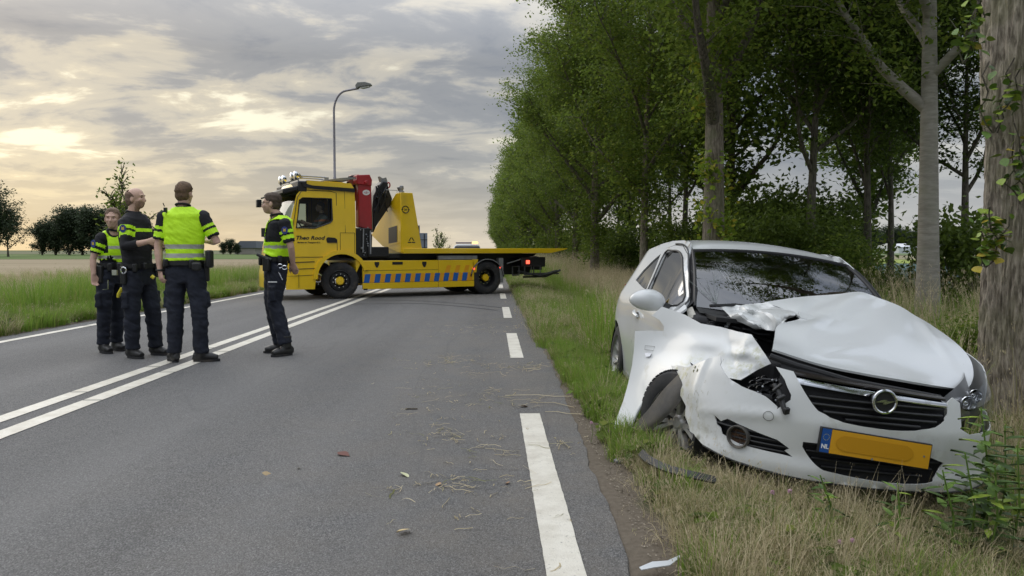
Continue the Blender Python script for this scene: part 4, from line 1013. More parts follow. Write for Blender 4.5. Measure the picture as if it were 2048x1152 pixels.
mb = MB(); P = [(x*.19+.015*0, .036*(abs(1)) if 0 else y*.038, .0065) for x, y in [(cos(a)*(1 if abs(cos(a)) < .9 else 1.03), math.copysign(min(1, abs(sin(a))*1.8), sin(a))) for a in np.linspace(0, 2*pi, 33)[:-1]]]
mb.add(P, [tuple(range(32))]); mb.build('smudged_area', YPLATE2, pl).location.x = -.005
def text(s, size, mat, parent, loc, rot=(0, 0, 0), depth=.0008, name='lettering', shear=0, bold=0, align='CENTER', sx=1):
    c = bpy.data.curves.new(name, 'FONT'); c.body = s; c.size = size; c.extrude = depth; c.align_x = align; c.align_y = 'CENTER'; c.shear = shear; c.offset = bold; c.resolution_u = 2
    o = bpy.data.objects.new(name, c); col.objects.link(o); dg = bpy.context.evaluated_depsgraph_get(); me = bpy.data.meshes.new_from_object(o.evaluated_get(dg)); bpy.data.objects.remove(o)
    me.materials.clear(); me.materials.append(mat); o = link(name, me, parent, loc, rot); o.scale = (sx, 1, 1); return o
text('NL', .030, WPRINT, pl, (-PW+.023, -.030, .0035), bold=.0012)
mb = MB()
for i in range(12):
    a = 2*pi*i/12; c = (-PW+.023+.015*cos(a), .018+.015*sin(a)); mb.add([(c[0]+(.0026 if k % 2 == 0 else .0011)*sin(2*pi*k/10), c[1]+(.0026 if k % 2 == 0 else .0011)*cos(2*pi*k/10), .0036) for k in range(10)], [tuple(range(10))])
mb.build('star_ring', pmat('star_yellow', (.6, .55, .1), .5), pl)
mb = MB(); mb.cyl((PW-.03, 0, .003), (PW-.03, 0, .005), .005, 8); mb.cyl((-.01, -PH+.004, .003), (-.01, -PH+.004, .006), .006, 6); mb.build('plate_screw', STEEL, pl)

# headlight on the undamaged side
HL = [[(.745, .458, .705), (.755, .452, .64), (.735, .475, .572)], [(.68, .57, .775), (.71, .585, .68), (.685, .61, .572)], [(.56, .68, .825), (.61, .70, .72), (.60, .715, .60)], [(.36, .765, .86), (.44, .785, .77), (.49, .775, .65)]]
hl = empty('headlight', parent=car)
MB().grid(patch(HL, 4, 4)).build('lens', LENS, hl)
mb = MB(); mb.grid(patch([[tuple(Vector(p)*.95+Vector((-.085, -.015, .025))) for p in r] for r in HL], 3, 3)); mb.build('housing', pmat('lamp_housing', (.36, .36, .37), .28, .7), hl); MB().box(.25, .46, .48, .66, .50, .72).build('lamp_back', INSIDE, hl)
for c, r in (((.60, .57, .68), .040), ((.50, .665, .71), .036)):
    mb = MB(); mb.lathe([(r*.2, -.05), (r*.7, -.03), (r, .015), (r*1.05, .01)], 20, 'x', c); mb.ball((c[0]-.02, c[1], c[2]), .018, 10, 6); mb.build('reflector', CHROME, hl)
# fender on the undamaged side, and the gap filler below the hood edge
FL = [(-.36, .25), (-.36, .955), (-.1, .945), (.15, .905), (.36, .86), (.50, .80), (.50, .64), (.42, .60)]+arc(0, .31, .35, .55, pi+.1, 12)
panel('fender', FL, [], lambda x, z: (x, sW(x, z)-max(0, x-.1)**2*.35, z), .05, WHITE, car, .006, off=1)

# torn fender hanging outwards, traced with its own depth
FX = [(1324, 613, -.42), (1402, 647, -.12), (1475, 663, .14), (1508, 678, .28), (1542, 727, .42), (1481, 760, .36), (1355, 746, .02), (1276, 819, -.20), (1217, 865, -.28), (1270, 661, -.50), (1258, 764, -.40), (1430, 700, .08), (1330, 700, -.28), (1450, 745, .26)]
_fa = np.array(FX, float)
def _rb(p, q): d = np.hypot(p[..., 0]-q[..., 0], p[..., 1]-q[..., 1])/100; return np.sqrt(d*d+.15)
_n = len(_fa); _A = np.zeros((_n+3, _n+3)); _A[:_n, :_n] = _rb(_fa[:, None, :2], _fa[None, :, :2]); _A[:_n, _n] = 1; _A[:_n, _n+1:] = _fa[:, :2]/1000; _A[_n:, :_n] = _A[:_n, _n:].T
_w = np.linalg.solve(_A, np.concatenate([_fa[:, 2], [0, 0, 0]]))
def fX(px, py): q = np.array([[px, py]]); return float(_rb(q[:, None, :], _fa[None, :, :2])[0] @ _w[:_n]+_w[_n]+(px*_w[_n+1]+py*_w[_n+2])/1000)
def fend(px, py, extra=0):
    k = exp(-((px-1478)/48)**2-((py-712)/36)**2)     # crumpled nose
    c = .020*k*noise.noise(Vector((px/24, py/20, 1)))
    for (x0, y0, x1, y1, h, w_) in ((1432, 700, 1538, 716, .020, 15), (1452, 662, 1470, 742, -.018, 13), (1484, 678, 1520, 735, .016, 12), (1440, 735, 1512, 706, -.014, 10), (1500, 672, 1484, 700, .012, 9), (1470, 748, 1530, 724, .012, 9), (1345, 668, 1440, 690, .012, 16), (1300, 700, 1345, 745, .006, 16)):
        ab = np.array([x1-x0, y1-y0], float); q = np.array([px-x0, py-y0], float); t_ = float(np.clip(q @ ab/(ab @ ab), 0, 1)); d_ = float(np.linalg.norm(q-ab*t_))
        if d_ < w_: c += h*(1-d_/w_)*min(1, .3+2*min(t_, 1-t_))
    c += .035*(exp(-((py-(640+(px-1290)*.17))/9)**2)*smooth(1300, 1340, px)*(1-smooth(1400, 1450, px)))*0
    c += -.030*smooth(672, 660, py-(px-1270)*.12)*0
    c += .02*exp(-((px-1400)/60)**2-((py-690)/12)**2)
    return carpx(px, py, fX(px, py)+c+extra)
FO = [(1324, 613), (1369, 629), (1402, 647), (1442, 654), (1475, 663), (1503, 669), (1509, 679), (1530, 708), (1542, 727), (1516, 739), (1481, 760), (1458, 756), (1425, 748), (1390, 742), *[tuple(p) for p in catmull([(1355, 746), (1340, 752), (1326, 763), (1312, 776), (1300, 788), (1287, 805), (1276, 821), (1267, 842), (1258, 860)], 2)], (1240, 863), (1218, 866), (1226, 856), (1238, 824), (1247, 800), (1256, 768), (1264, 731), (1268, 700), (1270, 662), (1300, 661), (1327, 662), (1328, 653), (1319, 640), (1304, 631)]
fen = panel('torn_fender', FO, [], fend, 6, WHITED, car, .006, off=1)
mb = MB(); mb.tube([fend(*p, .004) for p in catmull([(1355, 747), (1326, 764), (1300, 789), (1276, 822), (1259, 860)], 5)], .010, 6); mb.build('fender_lip', WHITED, fen)
mb = MB(); P = [tuple(fend(*p)) for p in [(1214, 866), (1258, 861), (1262, 868), (1246, 872), (1220, 870)]]; mb.add(P, [(0, 1, 2, 3, 4)]); o = mb.build('bracket', BLACKPL, fen); solid(o, .02)
def frame_on(pts, r, name, mat): mb = MB(); P = [Vector(fend(*p))+Vector((.004, -.006, .0)) for p in pts]; mb.tube(P+[P[0]], r, 4, caps=False); return mb.build(name, mat, fen)
frame_on([(1292, 691), (1311, 693), (1308, 701), (1291, 699)], .0012, 'badge_outline', LINER)
mb = MB(); mb.add([tuple(Vector(fend(*p))+Vector((.004, -.007, 0))) for p in [(1292, 706), (1305, 707), (1302, 713), (1294, 714)]], [(0, 1, 2, 3)]); o = mb.build('badge', CHROME, fen); solid(o, .003)
# torn wheel arch liner
LN = H_([[(1356, 749, .10), (1326, 780, .05), (1297, 818, .0), (1262, 857, -.08)], [(1364, 768, .20), (1343, 802, .15), (1315, 834, .09), (1281, 861, .0)], [(1369, 788, .22), (1357, 808, .19), (1331, 836, .12), (1300, 864, .04)]])
o = MB().grid(patch(LN, 6, 6)).build('torn_liner', LINER, car, ang=60); solid(o, .005)
mb = MB(); mb.lathe([(.33, -.05), (.345, -.22)], 30, 'y', (0, -.55, .33)); mb.build('inner_arch', INSIDE, car)
# white inner strip behind the liner
mb = MB(); mb.add([tuple(carpx(*p)) for p in ((1318, 771, -.25), (1324, 768, -.25), (1298, 800, -.3), (1292, 797, -.3))], [(0, 1, 2, 3)]); o = mb.build('inner_fender', WHITE, car); solid(o, .01)

# engine bay: dark hollow with loose clutter behind the missing headlight
mb = MB(); mb.box(-.18, -.14, -.62, .62, .3, .93); mb.box(.45, .60, -.55, .55, .30, .62); mb.box(-.1, .36, -.40, .46, .35, .76); mb.box(-.14, .25, .5, .6, .4, .80); mb.box(-.14, .28, -.56, -.44, .36, .68); mb.build('engine_bay', INSIDE, car, bev=.02)
rr = random.Random(21); cl = MB()
for i in range(110):
    px, py = rr.uniform(1490, 1575), rr.uniform(745, 812)
    if py < 745+(1570-px)*.25: continue
    c = carpx(px, py, rr.uniform(.42, .60)); 
    if i % 3 == 0: cl.cbox(c, (rr.uniform(.008, .035), rr.uniform(.008, .035), rr.uniform(.008, .04)), (rr.random()*3, rr.random()*3, rr.random()*3))
    elif i % 3 == 1: cl.tube([c, c+Vector((rr.uniform(-.05, .05), rr.uniform(-.06, .06), rr.uniform(-.06, .04))), c+Vector((rr.uniform(-.08, .08), rr.uniform(-.1, .1), rr.uniform(-.1, .05)))], rr.uniform(.002, .006), 6)
    else: cl.lathe([(0, 0), (.013, 0), (.013, .012), (.02, .02), (.02, .03)], 8, 'x', c)
cl.build('lamp_remains', DARKMET, car)
mb = MB(); P = [carpx(*p) for p in ((1548, 768, .70), (1560, 790, .74), (1570, 824, .80))]; mb.tube(P, [.014, .017, .013], 7); mb.cbox(carpx(1573, 822, .80), (.02, .03, .035), (.2, .3, .4)); mb.cbox(carpx(1562, 795, .77), (.02, .045, .02), (.5, .3, .4)); mb.cbox(carpx(1555, 775, .73), (.015, .06, .015), (.9, .3, .2)); mb.build('broken_bracket', BLACKPL, car, bev=.004)
mb = MB()
for i in range(7): mb.ball(carpx(rr.uniform(1500, 1562), rr.uniform(755, 802), .62), .007, 8, 6)
mb.build('bolt_head', STEEL, car)
# bits below the wiper: bent white braces and dark hoses
mb = MB()
for a in ([(1440, 652, -.15), (1447, 642, -.17), (1460, 634, -.2)], [(1452, 655, -.1), (1458, 645, -.12), (1466, 640, -.15)]): mb.tube([carpx(*p) for p in a], .012, 6)
mb.build('bent_brace', WHITE, car)
mb = MB()
for i in range(16):
    px, py = rr.uniform(1425, 1505), 0; py = 640+(px-1400)*.12+rr.uniform(0, 10); c = carpx(px, py, rr.uniform(-.25, -.05)); mb.tube([c, c+Vector((rr.uniform(-.03, .1), rr.uniform(-.1, .1), rr.uniform(-.04, .02))), c+Vector((rr.uniform(0, .15), rr.uniform(-.15, .15), rr.uniform(-.06, .02)))], rr.uniform(.004, .010), 6)
mb.build('loose_hoses', BLACKPL, car)
mb = MB(); P = [carpx(*p) for p in ((1374, 622, -.42), (1386, 618, -.42), (1396, 640, -.3), (1378, 640, -.34))]; mb.add(P, [(0, 1, 2, 3)]); o = mb.build('exposed_pillar_foot', pmat('bare_primer', (.42, .40, .35), .6, var=.3, vscale=30), car); solid(o, .02)
mb = MB(); mb.tube([carpx(1540, 712, .62), carpx(1590, 730, .66), carpx(1700, 762, .72), carpx(1880, 796, .70)], .016, 8); mb.build('lock_carrier', INSIDE, car)

# mirrors
for s in (-1,):
    c = Vector((-.62, s*.945, .985)); mb = MB(); mb.ball((0, 0, 0), (.075, .125, .082), 18, 12)
    for i, v in enumerate(mb.V):
        x, y, z = v
        if x < -.02: x = -.02-(abs(x)-.02)*.1
        y *= (1-.10*(z/.08)); z *= .92+.12*(y/.125)*(-s)
        mb.V[i] = (x, y, z)
    o = mb.build('mirror', WHITE, car, ang=60); o.location = c
    mb = MB(); mb.tube([(.0, -s*.09, -.03), (.01, -s*.16, -.05)], [.03, .035], 8); mb.build('mirror_arm', BLACKPL, o)
    mb = MB(); mb.ball((-.028, 0, 0), (.004, .105, .066), 14, 8); mb.build('mirror_glass', CHROME, o)

# wheels
def car_wheel_parts():
    mb = MB(); mb.lathe([(.20, .10), (.215, .105), (.255, .105), (.292, .095), (.308, .07), (.311, .03), (.311, -.03), (.308, -.07), (.292, -.095), (.25, -.105), (.21, -.10), (.20, -.09)], 48, 'y')
    mb.build('t', RUBBER); ty = [o for o in col.objects if o.name.startswith('t')][-1]
    tyre = ty.data; bpy.data.objects.remove(ty)
    mb = MB()
    for k in range(48):   # tread grooves as raised blocks
        a = 2*pi*k/48
        for y in (-.055, 0, .055): mb.cbox((.312*cos(a), y, .312*sin(a)), (.008, .045, .03), (0, -a, 0))
    t2 = mb.build('x', RUBBER, smooth=False); tread = t2.data; bpy.data.objects.remove(t2)
    mb = MB(); mb.lathe([(.205, .098), (.212, .10), (.205, .085), (.195, .06), (.19, -.08)], 48, 'y'); mb.lathe([(0, .055), (.032, .055), (.036, .05), (.06, .035), (.062, .0)], 20, 'y')
    for k in range(7):
        a = 2*pi*k/7
        for d in (-.105, .105):
            p0 = Vector((.045*cos(a+d*.6), .045, .045*sin(a+d*.6))); p1 = Vector((.2*cos(a+d*1.5), .083, .2*sin(a+d*1.5))); t = (p1-p0).normalized(); n = Vector((0, 1, 0)).cross(t)*.011
            for q0, q1 in ((p0, p0.lerp(p1, .5)+Vector((0, -.004, 0))), (p0.lerp(p1, .5)+Vector((0, -.004, 0)), p1)):
                mb.add([q0-n, q0+n, q1+n, q1-n, q0-n*1.5-Vector((0, .03, 0)), q0+n*1.5-Vector((0, .03, 0)), q1+n*1.5-Vector((0, .03, 0)), q1-n*1.5-Vector((0, .03, 0))], [(0, 1, 2, 3), (0, 4, 5, 1), (1, 5, 6, 2), (2, 6, 7, 3), (3, 7, 4, 0)])
    r = mb.build('x', ALLOY, ang=40); rim = r.data; bpy.data.objects.remove(r)
    mb = MB()
    mb.lathe([(0, -.02), (.13, -.02), (.13, -.04)], 24, 'y')
    for k in range(5): a = 2*pi*k/5+.3; mb.cyl((.075*cos(a), .03, .075*sin(a)), (.075*cos(a), .052, .075*sin(a)), .009, 6)
    r = mb.build('x', DARKMET); disc = r.data; bpy.data.objects.remove(r)
    return tyre, tread, rim, disc
_cw = car_wheel_parts()
for x, y, st in ((.04, -.77, .50), (0, .73, -.16), (-2.51, -.735, 0), (-2.51, .735, 0)):
    wh = empty('wheel', (x, y, .31), (0, .3 if x else 0, pi*(y < 0)+st), car)
    for nm, me in zip(('tyre', 'tread', 'rim', 'brake_disc'), _cw): o = link(nm, me, wh); 
# ------------------------------------------------------------------ yellow recovery truck across the road
YEL = pmat('truck_yellow', (.86, .56, .006), .30, coat=.5, var=.06, vscale=1.2, dirt=(.45, .30, .05), dscale=1.5, dlo=.6, dhi=.95)
ORG = pmat('stripe_orange', (.82, .37, .012), .4); BLU = pmat('stripe_blue', (.012, .12, .42), .4); RED = pmat('crane_red', (.38, .012, .018), .35, coat=.3, var=.1)
SALM = pmat('crane_faded_red', (.50, .16, .10), .5, var=.3, vscale=4); TGLASS = glassmat('truck_glass', (.55, .62, .60), .02, 1.35); WGLASS = glassmat('truck_windshield', (.30, .36, .32), .03, 2.2)
BLK = pmat('truck_black', (.012, .012, .013), .45, var=.3, vscale=6); GREY = pmat('galvanised', (.28, .28, .28), .5, .4, var=.2)
AMB = pmat('amber_lamp_lit', (.9, .4, .05), .3, emit=(1, .55, .12), es=3.0); TAIL = pmat('tail_lamp_lit', (.7, .03, .02), .3, emit=(1, .09, .05), es=2.2); HEADL = pmat('headlamp_lit', (.9, .9, .85), .3, emit=(1, .92, .75), es=1.8)
TH = math.atan2(-.4848, -.8746); TLOC = Vector((-.675, 21.37, 0))
truck = thing('recovery_truck', 'yellow flatbed recovery truck with red loading crane parked across the road', 'truck', TLOC, (0, 0, TH))
_TI = (Matrix.Translation(TLOC) @ Matrix.Rotation(TH, 4, 'Z')).inverted(); _TR = _TI.to_3x3()
def tp(px, py, y=1.1):
    o = _TI @ CAMP; d = _TR @ rdir(px, py); return o+d*((y-o.y)/d.y)
def tpx(px, py, x):
    o = _TI @ CAMP; d = _TR @ rdir(px, py); return o+d*((x-o.x)/d.x)
def xz(L, y=1.1): return [(tp(px, py, y).x, tp(px, py, y).z) for px, py in L]
Y1 = 1.10
# cab side with wheel arch and window opening
CABS = [(3.69, .62), (3.69, 2.42), (3.70, 2.70), (3.78, 2.83), (4.85, 2.86), (5.02, 2.62), (5.12, 2.50), (5.30, 1.75), (5.36, 1.05), (5.38, .26), (4.72, .26)]+arc(4.06, .50, .62, .15, pi*.82, 12)+[(3.56, .90)]
DW = [(4.28, 2.44), (4.98, 2.44), (5.05, 2.38), (5.14, 1.72), (4.70, 1.72), (4.32, 1.86), (4.27, 1.92)]
for s in (-1, 1):
    o = panel('cab_side', CABS, [DW], lambda x, z, s=s: (x, s*(Y1+(.17 if s < 0 else 0)-.04*smooth(1.8, 2.8, z)-.12*smooth(5.1, 5.5, x)), z), .12, YEL, truck, .02, smooth=False, off=s)
    panel('door_window', DW, [], lambda x, z, s=s: (x, s*(Y1-.05-.04*smooth(1.8, 2.8, z)), z), .3, TGLASS, truck, 0)
    mb = MB(); yy = lambda z: s*(Y1+.004-.04*smooth(1.8, 2.8, z))
    def ln(P, r=.008): mb.tube([(x, yy(z), z) for x, z in P], r, 4)
    ln([(4.16, 1.03), (4.16, 2.58), (4.3, 2.62), (4.98, 2.62), (5.10, 2.45), (5.22, 1.75), (5.26, 1.03)]); ln([(4.16, 1.03), (5.3, 1.03)]); ln([(3.72, 1.62), (4.08, 1.62), (4.08, 1.08), (3.72, 1.08), (3.72, 1.62)], .005); ln([(3.95, 2.66), (3.95, 1.62)], .004)
    ln([(4.72, .92), (5.36, .90)], .012); ln([(4.72, .76), (5.36, .74)], .010); ln([(4.75, .60), (5.36, .58)], .006); ln([(5.10, .30), (5.10, .62)], .005)
    ln(DW+[DW[0]], .016); mb.build('door_seam', BLK, truck)
    mb = MB(); mb.prism([(4.16+.27*t[0], 1.36+.15*t[1]) for t in ((.05, .1), (.0, .6), (.2, .9), (.85, 1), (1, .7), (.9, .1))], s*(Y1-.01), s*(Y1+.02), 'y'); mb.build('door_handle', BLK, truck)
    mb = MB(); mb.prism([(3.70, 2.62), (3.70, 2.71), (4.75, 2.74), (5.0, 2.80), (4.95, 2.70), (4.7, 2.66)], s*(Y1-.09), s*(Y1+.0), 'y'); mb.build('roof_band', BLK, truck)
    # arch moulding
    mb = MB(); P = arc(4.06, .50, .60, .0, pi*.9, 18); P2 = arc(4.06, .50, .70, .0, pi*.9, 18); n = len(P)
    V = [(x, s*(Y1-.02), z) for x, z in P]+[(x, s*(Y1+.045), z) for x, z in P]+[(x, s*(Y1+.045), z) for x, z in P2]+[(x, s*(Y1-.02), z) for x, z in P2]
    mb.add(V, [(k*n+i, k*n+i+1, (k+1)*n+i+1, (k+1)*n+i) for k in range(3) for i in range(n-1)]); mb.build('arch_moulding', YEL, truck)
    mb = MB(); P = arc(4.06, .48, .60, -.05, pi+.05, 20); mb.grid([[(x, s*1.07, z) for x, z in P], [(x, s*.5, z) for x, z in P]]); mb.build('wheel_housing', BLK, truck)
    # mirror
    if s < 0: mb = MB(); mb.cbox((5.46, s*1.42, 2.42), (.12, .16, .20)); mb.tube([(5.2, s*1.0, 2.62), (5.42, s*1.32, 2.55)], .025, 6); mb.build('mirror', BLK, truck, bev=.03)
mb = MB(); prof = [(3.69, .62), (3.69, 2.70), (3.78, 2.83), (4.85, 2.86), (5.0, 2.80)]
mb.add([(x, s*(Y1+(.17 if s < 0 else 0)-.04*smooth(1.8, 2.8, z)), z) for x, z in prof for s in (-1, 1)], [(2*i, 2*i+1, 2*i+3, 2*i+2) for i in range(4)]); mb.build('cab_roof', YEL, truck)
# front: windshield, grille, bumper
mb = MB(); G = [[(xx+.10*(1-t*t), t*(1.0 if t > 0 else 1.16), z) for t in np.linspace(-1, 1, 7)] for xx, z in ((5.05, 2.62), (5.20, 2.2), (5.32, 1.66))]; mb.grid(G); mb.build('windshield', WGLASS, truck)
mb = MB(); G = [[(xx+.10*(1-t*t), t*(1.04 if t > 0 else 1.24), z) for t in np.linspace(-1, 1, 7)] for xx, z in ((5.33, 1.66), (5.42, 1.3), (5.47, .95), (5.52, .6), (5.52, .26))]; mb.grid(G); mb.grid([[(5.0+.1*(1-t*t), t*1.02, 2.80), (5.05+.1*(1-t*t), t*1.02, 2.60)] for t in np.linspace(-1, 1, 7)]); mb.build('front_panel', YEL, truck)
mb = MB()
for z in (1.45, 1.3, 1.15, 1.0): mb.add([(5.46+.09*(1-t*t), t*.62, z+dz) for dz in (0, .08) for t in np.linspace(-1, 1, 7)], [(i, i+1, i+8, i+7) for i in range(6)])
mb.cbox((5.56, 0, .55), (.03, 1.0, .16)); mb.build('front_grille', BLK, truck)
for s in (-1, 1):
    mb = MB(); mb.cbox((5.44, s*.86, .60), (.10, .30, .18), (0, 0, -s*.25)); mb.build('headlamp', HEADL if s > 0 else LENS, truck, bev=.02)
mb = MB(); mb.box(5.02, 5.42, -1.04, 1.04, 2.62, 2.74)
mb.V = [(x, y*(1 if x < 5.2 else .98), z-(.10 if x > 5.2 else 0)) for x, y, z in mb.V]; mb.box(4.86, 5.08, -1.075, 1.075, 2.58, 2.84); mb.build('sun_visor', BLK, truck, bev=.03)
bar = MB(); bar.cyl((5.02, -.9, 2.90), (5.02, .9, 2.90), .02, 8)
for y in (-.85, 0, .85): bar.cyl((5.0, y, 2.8), (5.02, y, 2.9), .015, 6)
bar = bar.build('lamp_bar', STEEL, truck)
for y in (-.75, -.42, .42, .75):
    mb = MB(); mb.lathe([(0, -.06), (.06, -.05), (.10, .0), (.105, .04), (.095, .045), (0, .05)], 18, 'x', (5.04, y, 2.99)); mb.build('roof_lamp', CHROME, bar)
mb = MB(); mb.tube([(4.98, .75, 3.0), (4.92, .75, 2.985), (4.3, .75, 2.975)], [.06, .018, .018], 10); mb.cbox((4.3, .75, 2.92), (.1, .06, .12)); mb.tube([(4.9, .5, 2.98), (4.8, .5, 2.96), (4.3, .5, 2.95)], [.05, .016, .016], 8); mb.build('air_horn', STEEL, truck)
mb = MB(); mb.prism([(3.55, 2.98), (3.60, 3.02), (3.95, 2.98), (4.4, 2.90), (4.4, 2.88), (3.9, 2.92)], -.8, .8, 'y'); mb.cbox((4.05, 0, 2.88), (.4, .5, .08)); mb.build('roof_deflector', GREY, truck)
mb = MB(); mb.box(3.72, 5.2, -1.02, 1.02, .95, 1.0); mb.box(3.70, 3.74, -1.04, 1.04, 1.0, 2.7); mb.prism([(5.3, 1.6), (5.0, 1.65), (4.95, 1.1), (5.3, 1.1)], -1, 1, 'y'); mb.build('cab_interior', INSIDE, truck)
mb = MB(); mb.cbox((4.25, .5, 1.4), (.5, .5, .15)); mb.cbox((4.02, .5, 1.75), (.14, .5, .75), (0, -.12, 0)); mb.build('seat', SEATM, truck, bev=.05)
mb = MB(); mb.tube([(4.93+.10*sin(a), .5+.22*cos(a), 1.78+.16*sin(a)) for a in np.linspace(0, 2*pi, 21)], .016, 6, caps=False); mb.build('steering_wheel', BLK, truck)
# lettering on the door, reading from front to back on this side
def ttext(s, size, mat, px, py, y=Y1+.006, **k):
    p = tp(px, py, y); return text(s, size, mat, truck, (p.x, y, p.z), (pi/2, 0, pi), **k)
ttext('Theo Rood', .126, BLK, 620, 476, y=Y1+.003, shear=.25, bold=.004, sx=1.18, name='company_lettering')
ttext('Berging en Transport B.V.', .05, BLK, 618, 485, shear=.2, bold=.0015, sx=1.05, name='company_lettering')
# chassis, skirts and stripes
mb = MB(); mb.box(-2.2, 3.9, -.42, -.30, .62, .88); mb.box(-2.2, 3.9, .30, .42, .62, .88); mb.box(-1.4, 3.6, -.5, .5, .88, 1.10); mb.box(.9, 3.4, -.7, .7, .35, .7); mb.build('chassis', BLK, truck)
ZT, ZB = .935, .22
for s in (-1, 1):
    y0, y1_ = s*(Y1-.05), s*Y1
    for x0, x1 in ((1.46, 3.52), (.40, 1.45)):
        MB().box(x0, x1, min(y0, y1_), max(y0, y1_), ZB+.17, ZT).build('side_panel', YEL, truck, bev=.012)
        MB().box(x0, x1, min(y0, y1_), max(y0, y1_), ZB, ZB+.16).build('lower_side_panel', YEL, truck, bev=.01)
    mb = MB(); mb.box(1.46, 3.52, s*Y1-.001, s*Y1+s*.004, .685, .692); mb.box(3.40, 3.50, s*Y1-.001, s*(Y1+.004), .2, .24); mb.build('panel_seam', BLK, truck)
    # blue and orange chevrons
    mb = MB(); mo = MB(); X = 3.50; n_ = 0
    mo.add([(3.50, s*(Y1+.0025), .385), (.46, s*(Y1+.0025), .385), (.46, s*(Y1+.0025), .60), (3.50, s*(Y1+.0025), .60)], [(0, 1, 2, 3)])
    while X > .6:
        mb.add([(X, s*(Y1+.005), .385), (X-.145, s*(Y1+.005), .385), (X-.185, s*(Y1+.005), .60), (X-.04, s*(Y1+.005), .60)], [(0, 1, 2, 3)])
        X -= .272
    for x in (1.30, 1.02, .75): mo.add([(x-.02, s*(Y1+.005), .61), (x-.15, s*(Y1+.005), .61), (x-.21, s*(Y1+.005), .80), (x-.09, s*(Y1+.005), .80)], [(0, 1, 2, 3)])
    mo.build('orange_band', ORG, truck); mb.build('blue_chevrons', BLU, truck)
    mb = MB()
    for x in (3.15, 1.86): mb.prism([(x-.06, .90), (x+.06, .90), (x+.06, .84), (x+.02, .76), (x-.02, .76), (x-.06, .84)], s*Y1-.002, s*(Y1+.008), 'y')
    for x in (2.60,): mb.prism([(x-.14, .90), (x+.14, .90), (x+.14, .83), (x-.14, .83)], s*Y1-.002, s*(Y1+.008), 'y')
    mb.build('latch', BLK, truck)
    mb = MB(); mb.box(.30, 1.45, min(s*.98, s*1.09), max(s*.98, s*1.09), .95, 1.05); mb.build('aluminium_profile', GREY, truck)
    # rear wheel arch
    mb = MB(); P = arc(0, .44, .53, .1, pi-.05, 20); P2 = arc(0, .44, .49, .1, pi-.05, 20); n = len(P)
    V = [(x, s*1.12, z) for x, z in P]+[(x, s*1.12, z) for x, z in P2]+[(x, s*.55, z) for x, z in P2]+[(x, s*.55, z) for x, z in P]
    mb.add(V, [(k*n+i, k*n+i+1, (k+1)*n+i+1, (k+1)*n+i) for k in range(3) for i in range(n-1)]); mb.build('mudguard', BLK, truck)
    mb = MB(); mb.tube([(x, s*1.125, z) for x, z in arc(0, .44, .51, .25, pi-.15, 16)], .012, 5); mb.build('mudguard_trim', GREY, truck)
    mb = MB(); mb.prism([(-.50, .30), (-.50, .98), (-.36, .98), (-.42, .30)], s*.95, s*1.1, 'y'); mb.build('mud_flap', GREY, truck)
    mb = MB(); mb.prism([(.34, .60), (.45, .60), (.45, .95), (.28, .95)], s*(Y1-.04), s*Y1, 'y'); mb.build('arch_side_panel', YEL, truck)
    mb = MB(); mb.cbox((-1.35, s*.95, .86), (.10, .18, .10)); mb.build('tail_lamp', TAIL, truck, bev=.01)
    mb = MB(); mb.cbox((-.42, s*1.1, .72), (.06, .02, .04)); mb.cbox((.42, s*1.11, .70), (.05, .02, .05)); mb.build('marker_lamp', TAIL, truck)
# flatbed
mb = MB(); mb.prism([(2.45, 1.11), (-2.05, 1.11), (-2.62, 1.225), (-2.62, 1.245), (2.45, 1.245)], -1.14, 1.14, 'y'); mb.build('flatbed', YEL, truck, bev=.012)
mb = MB(); mb.box(2.44, 3.5, -.9, .9, 1.0, 1.1); mb.prism([(2.4, 1.10), (-1.9, 1.10), (-1.7, .98), (2.4, .98)], -.62, .62, 'y'); mb.build('bed_subframe', BLK, truck)
# headboard tower on the camera side, with the slanted front
for s in (1,):
    top = tpx(797, 390, 2.45); bl = tpx(746, 470, 2.45); bm_ = tpx(768, 492, 2.45)
    mb = MB(); a = [(Y1, 1.13), (Y1, 2.66), (top.y-.05, 2.66), (bl.y, bl.z), (bm_.y, bm_.z), (.9, 1.13)]
    n = len(a); V = [(2.50, y, z) for y, z in a]+[(1.90+.27*(z-1.13)/1.53, y, z) for y, z in a]
    mb.add(V, [tuple(range(n)), tuple(range(2*n-1, n-1, -1))]+[(i, (i+1) % n, n+(i+1) % n, n+i) for i in range(n)]); mb.build('headboard', YEL, truck, bev=.012)
    mb = MB(); V = [tpx(px, py, 2.508) for px, py in ((777, 456), (794, 451), (794, 484), (777, 487))]; mb.add(V, [(0, 1, 2, 3)]); mb.build('headboard_opening', BLK, truck)
    mb = MB(); V = [tpx(px, py, 2.52) for px, py in ((776, 488), (795, 485), (795, 488), (777, 491))]; mb.add(V, [(0, 1, 2, 3)]); mb.build('headboard_ledge', YEL, truck)
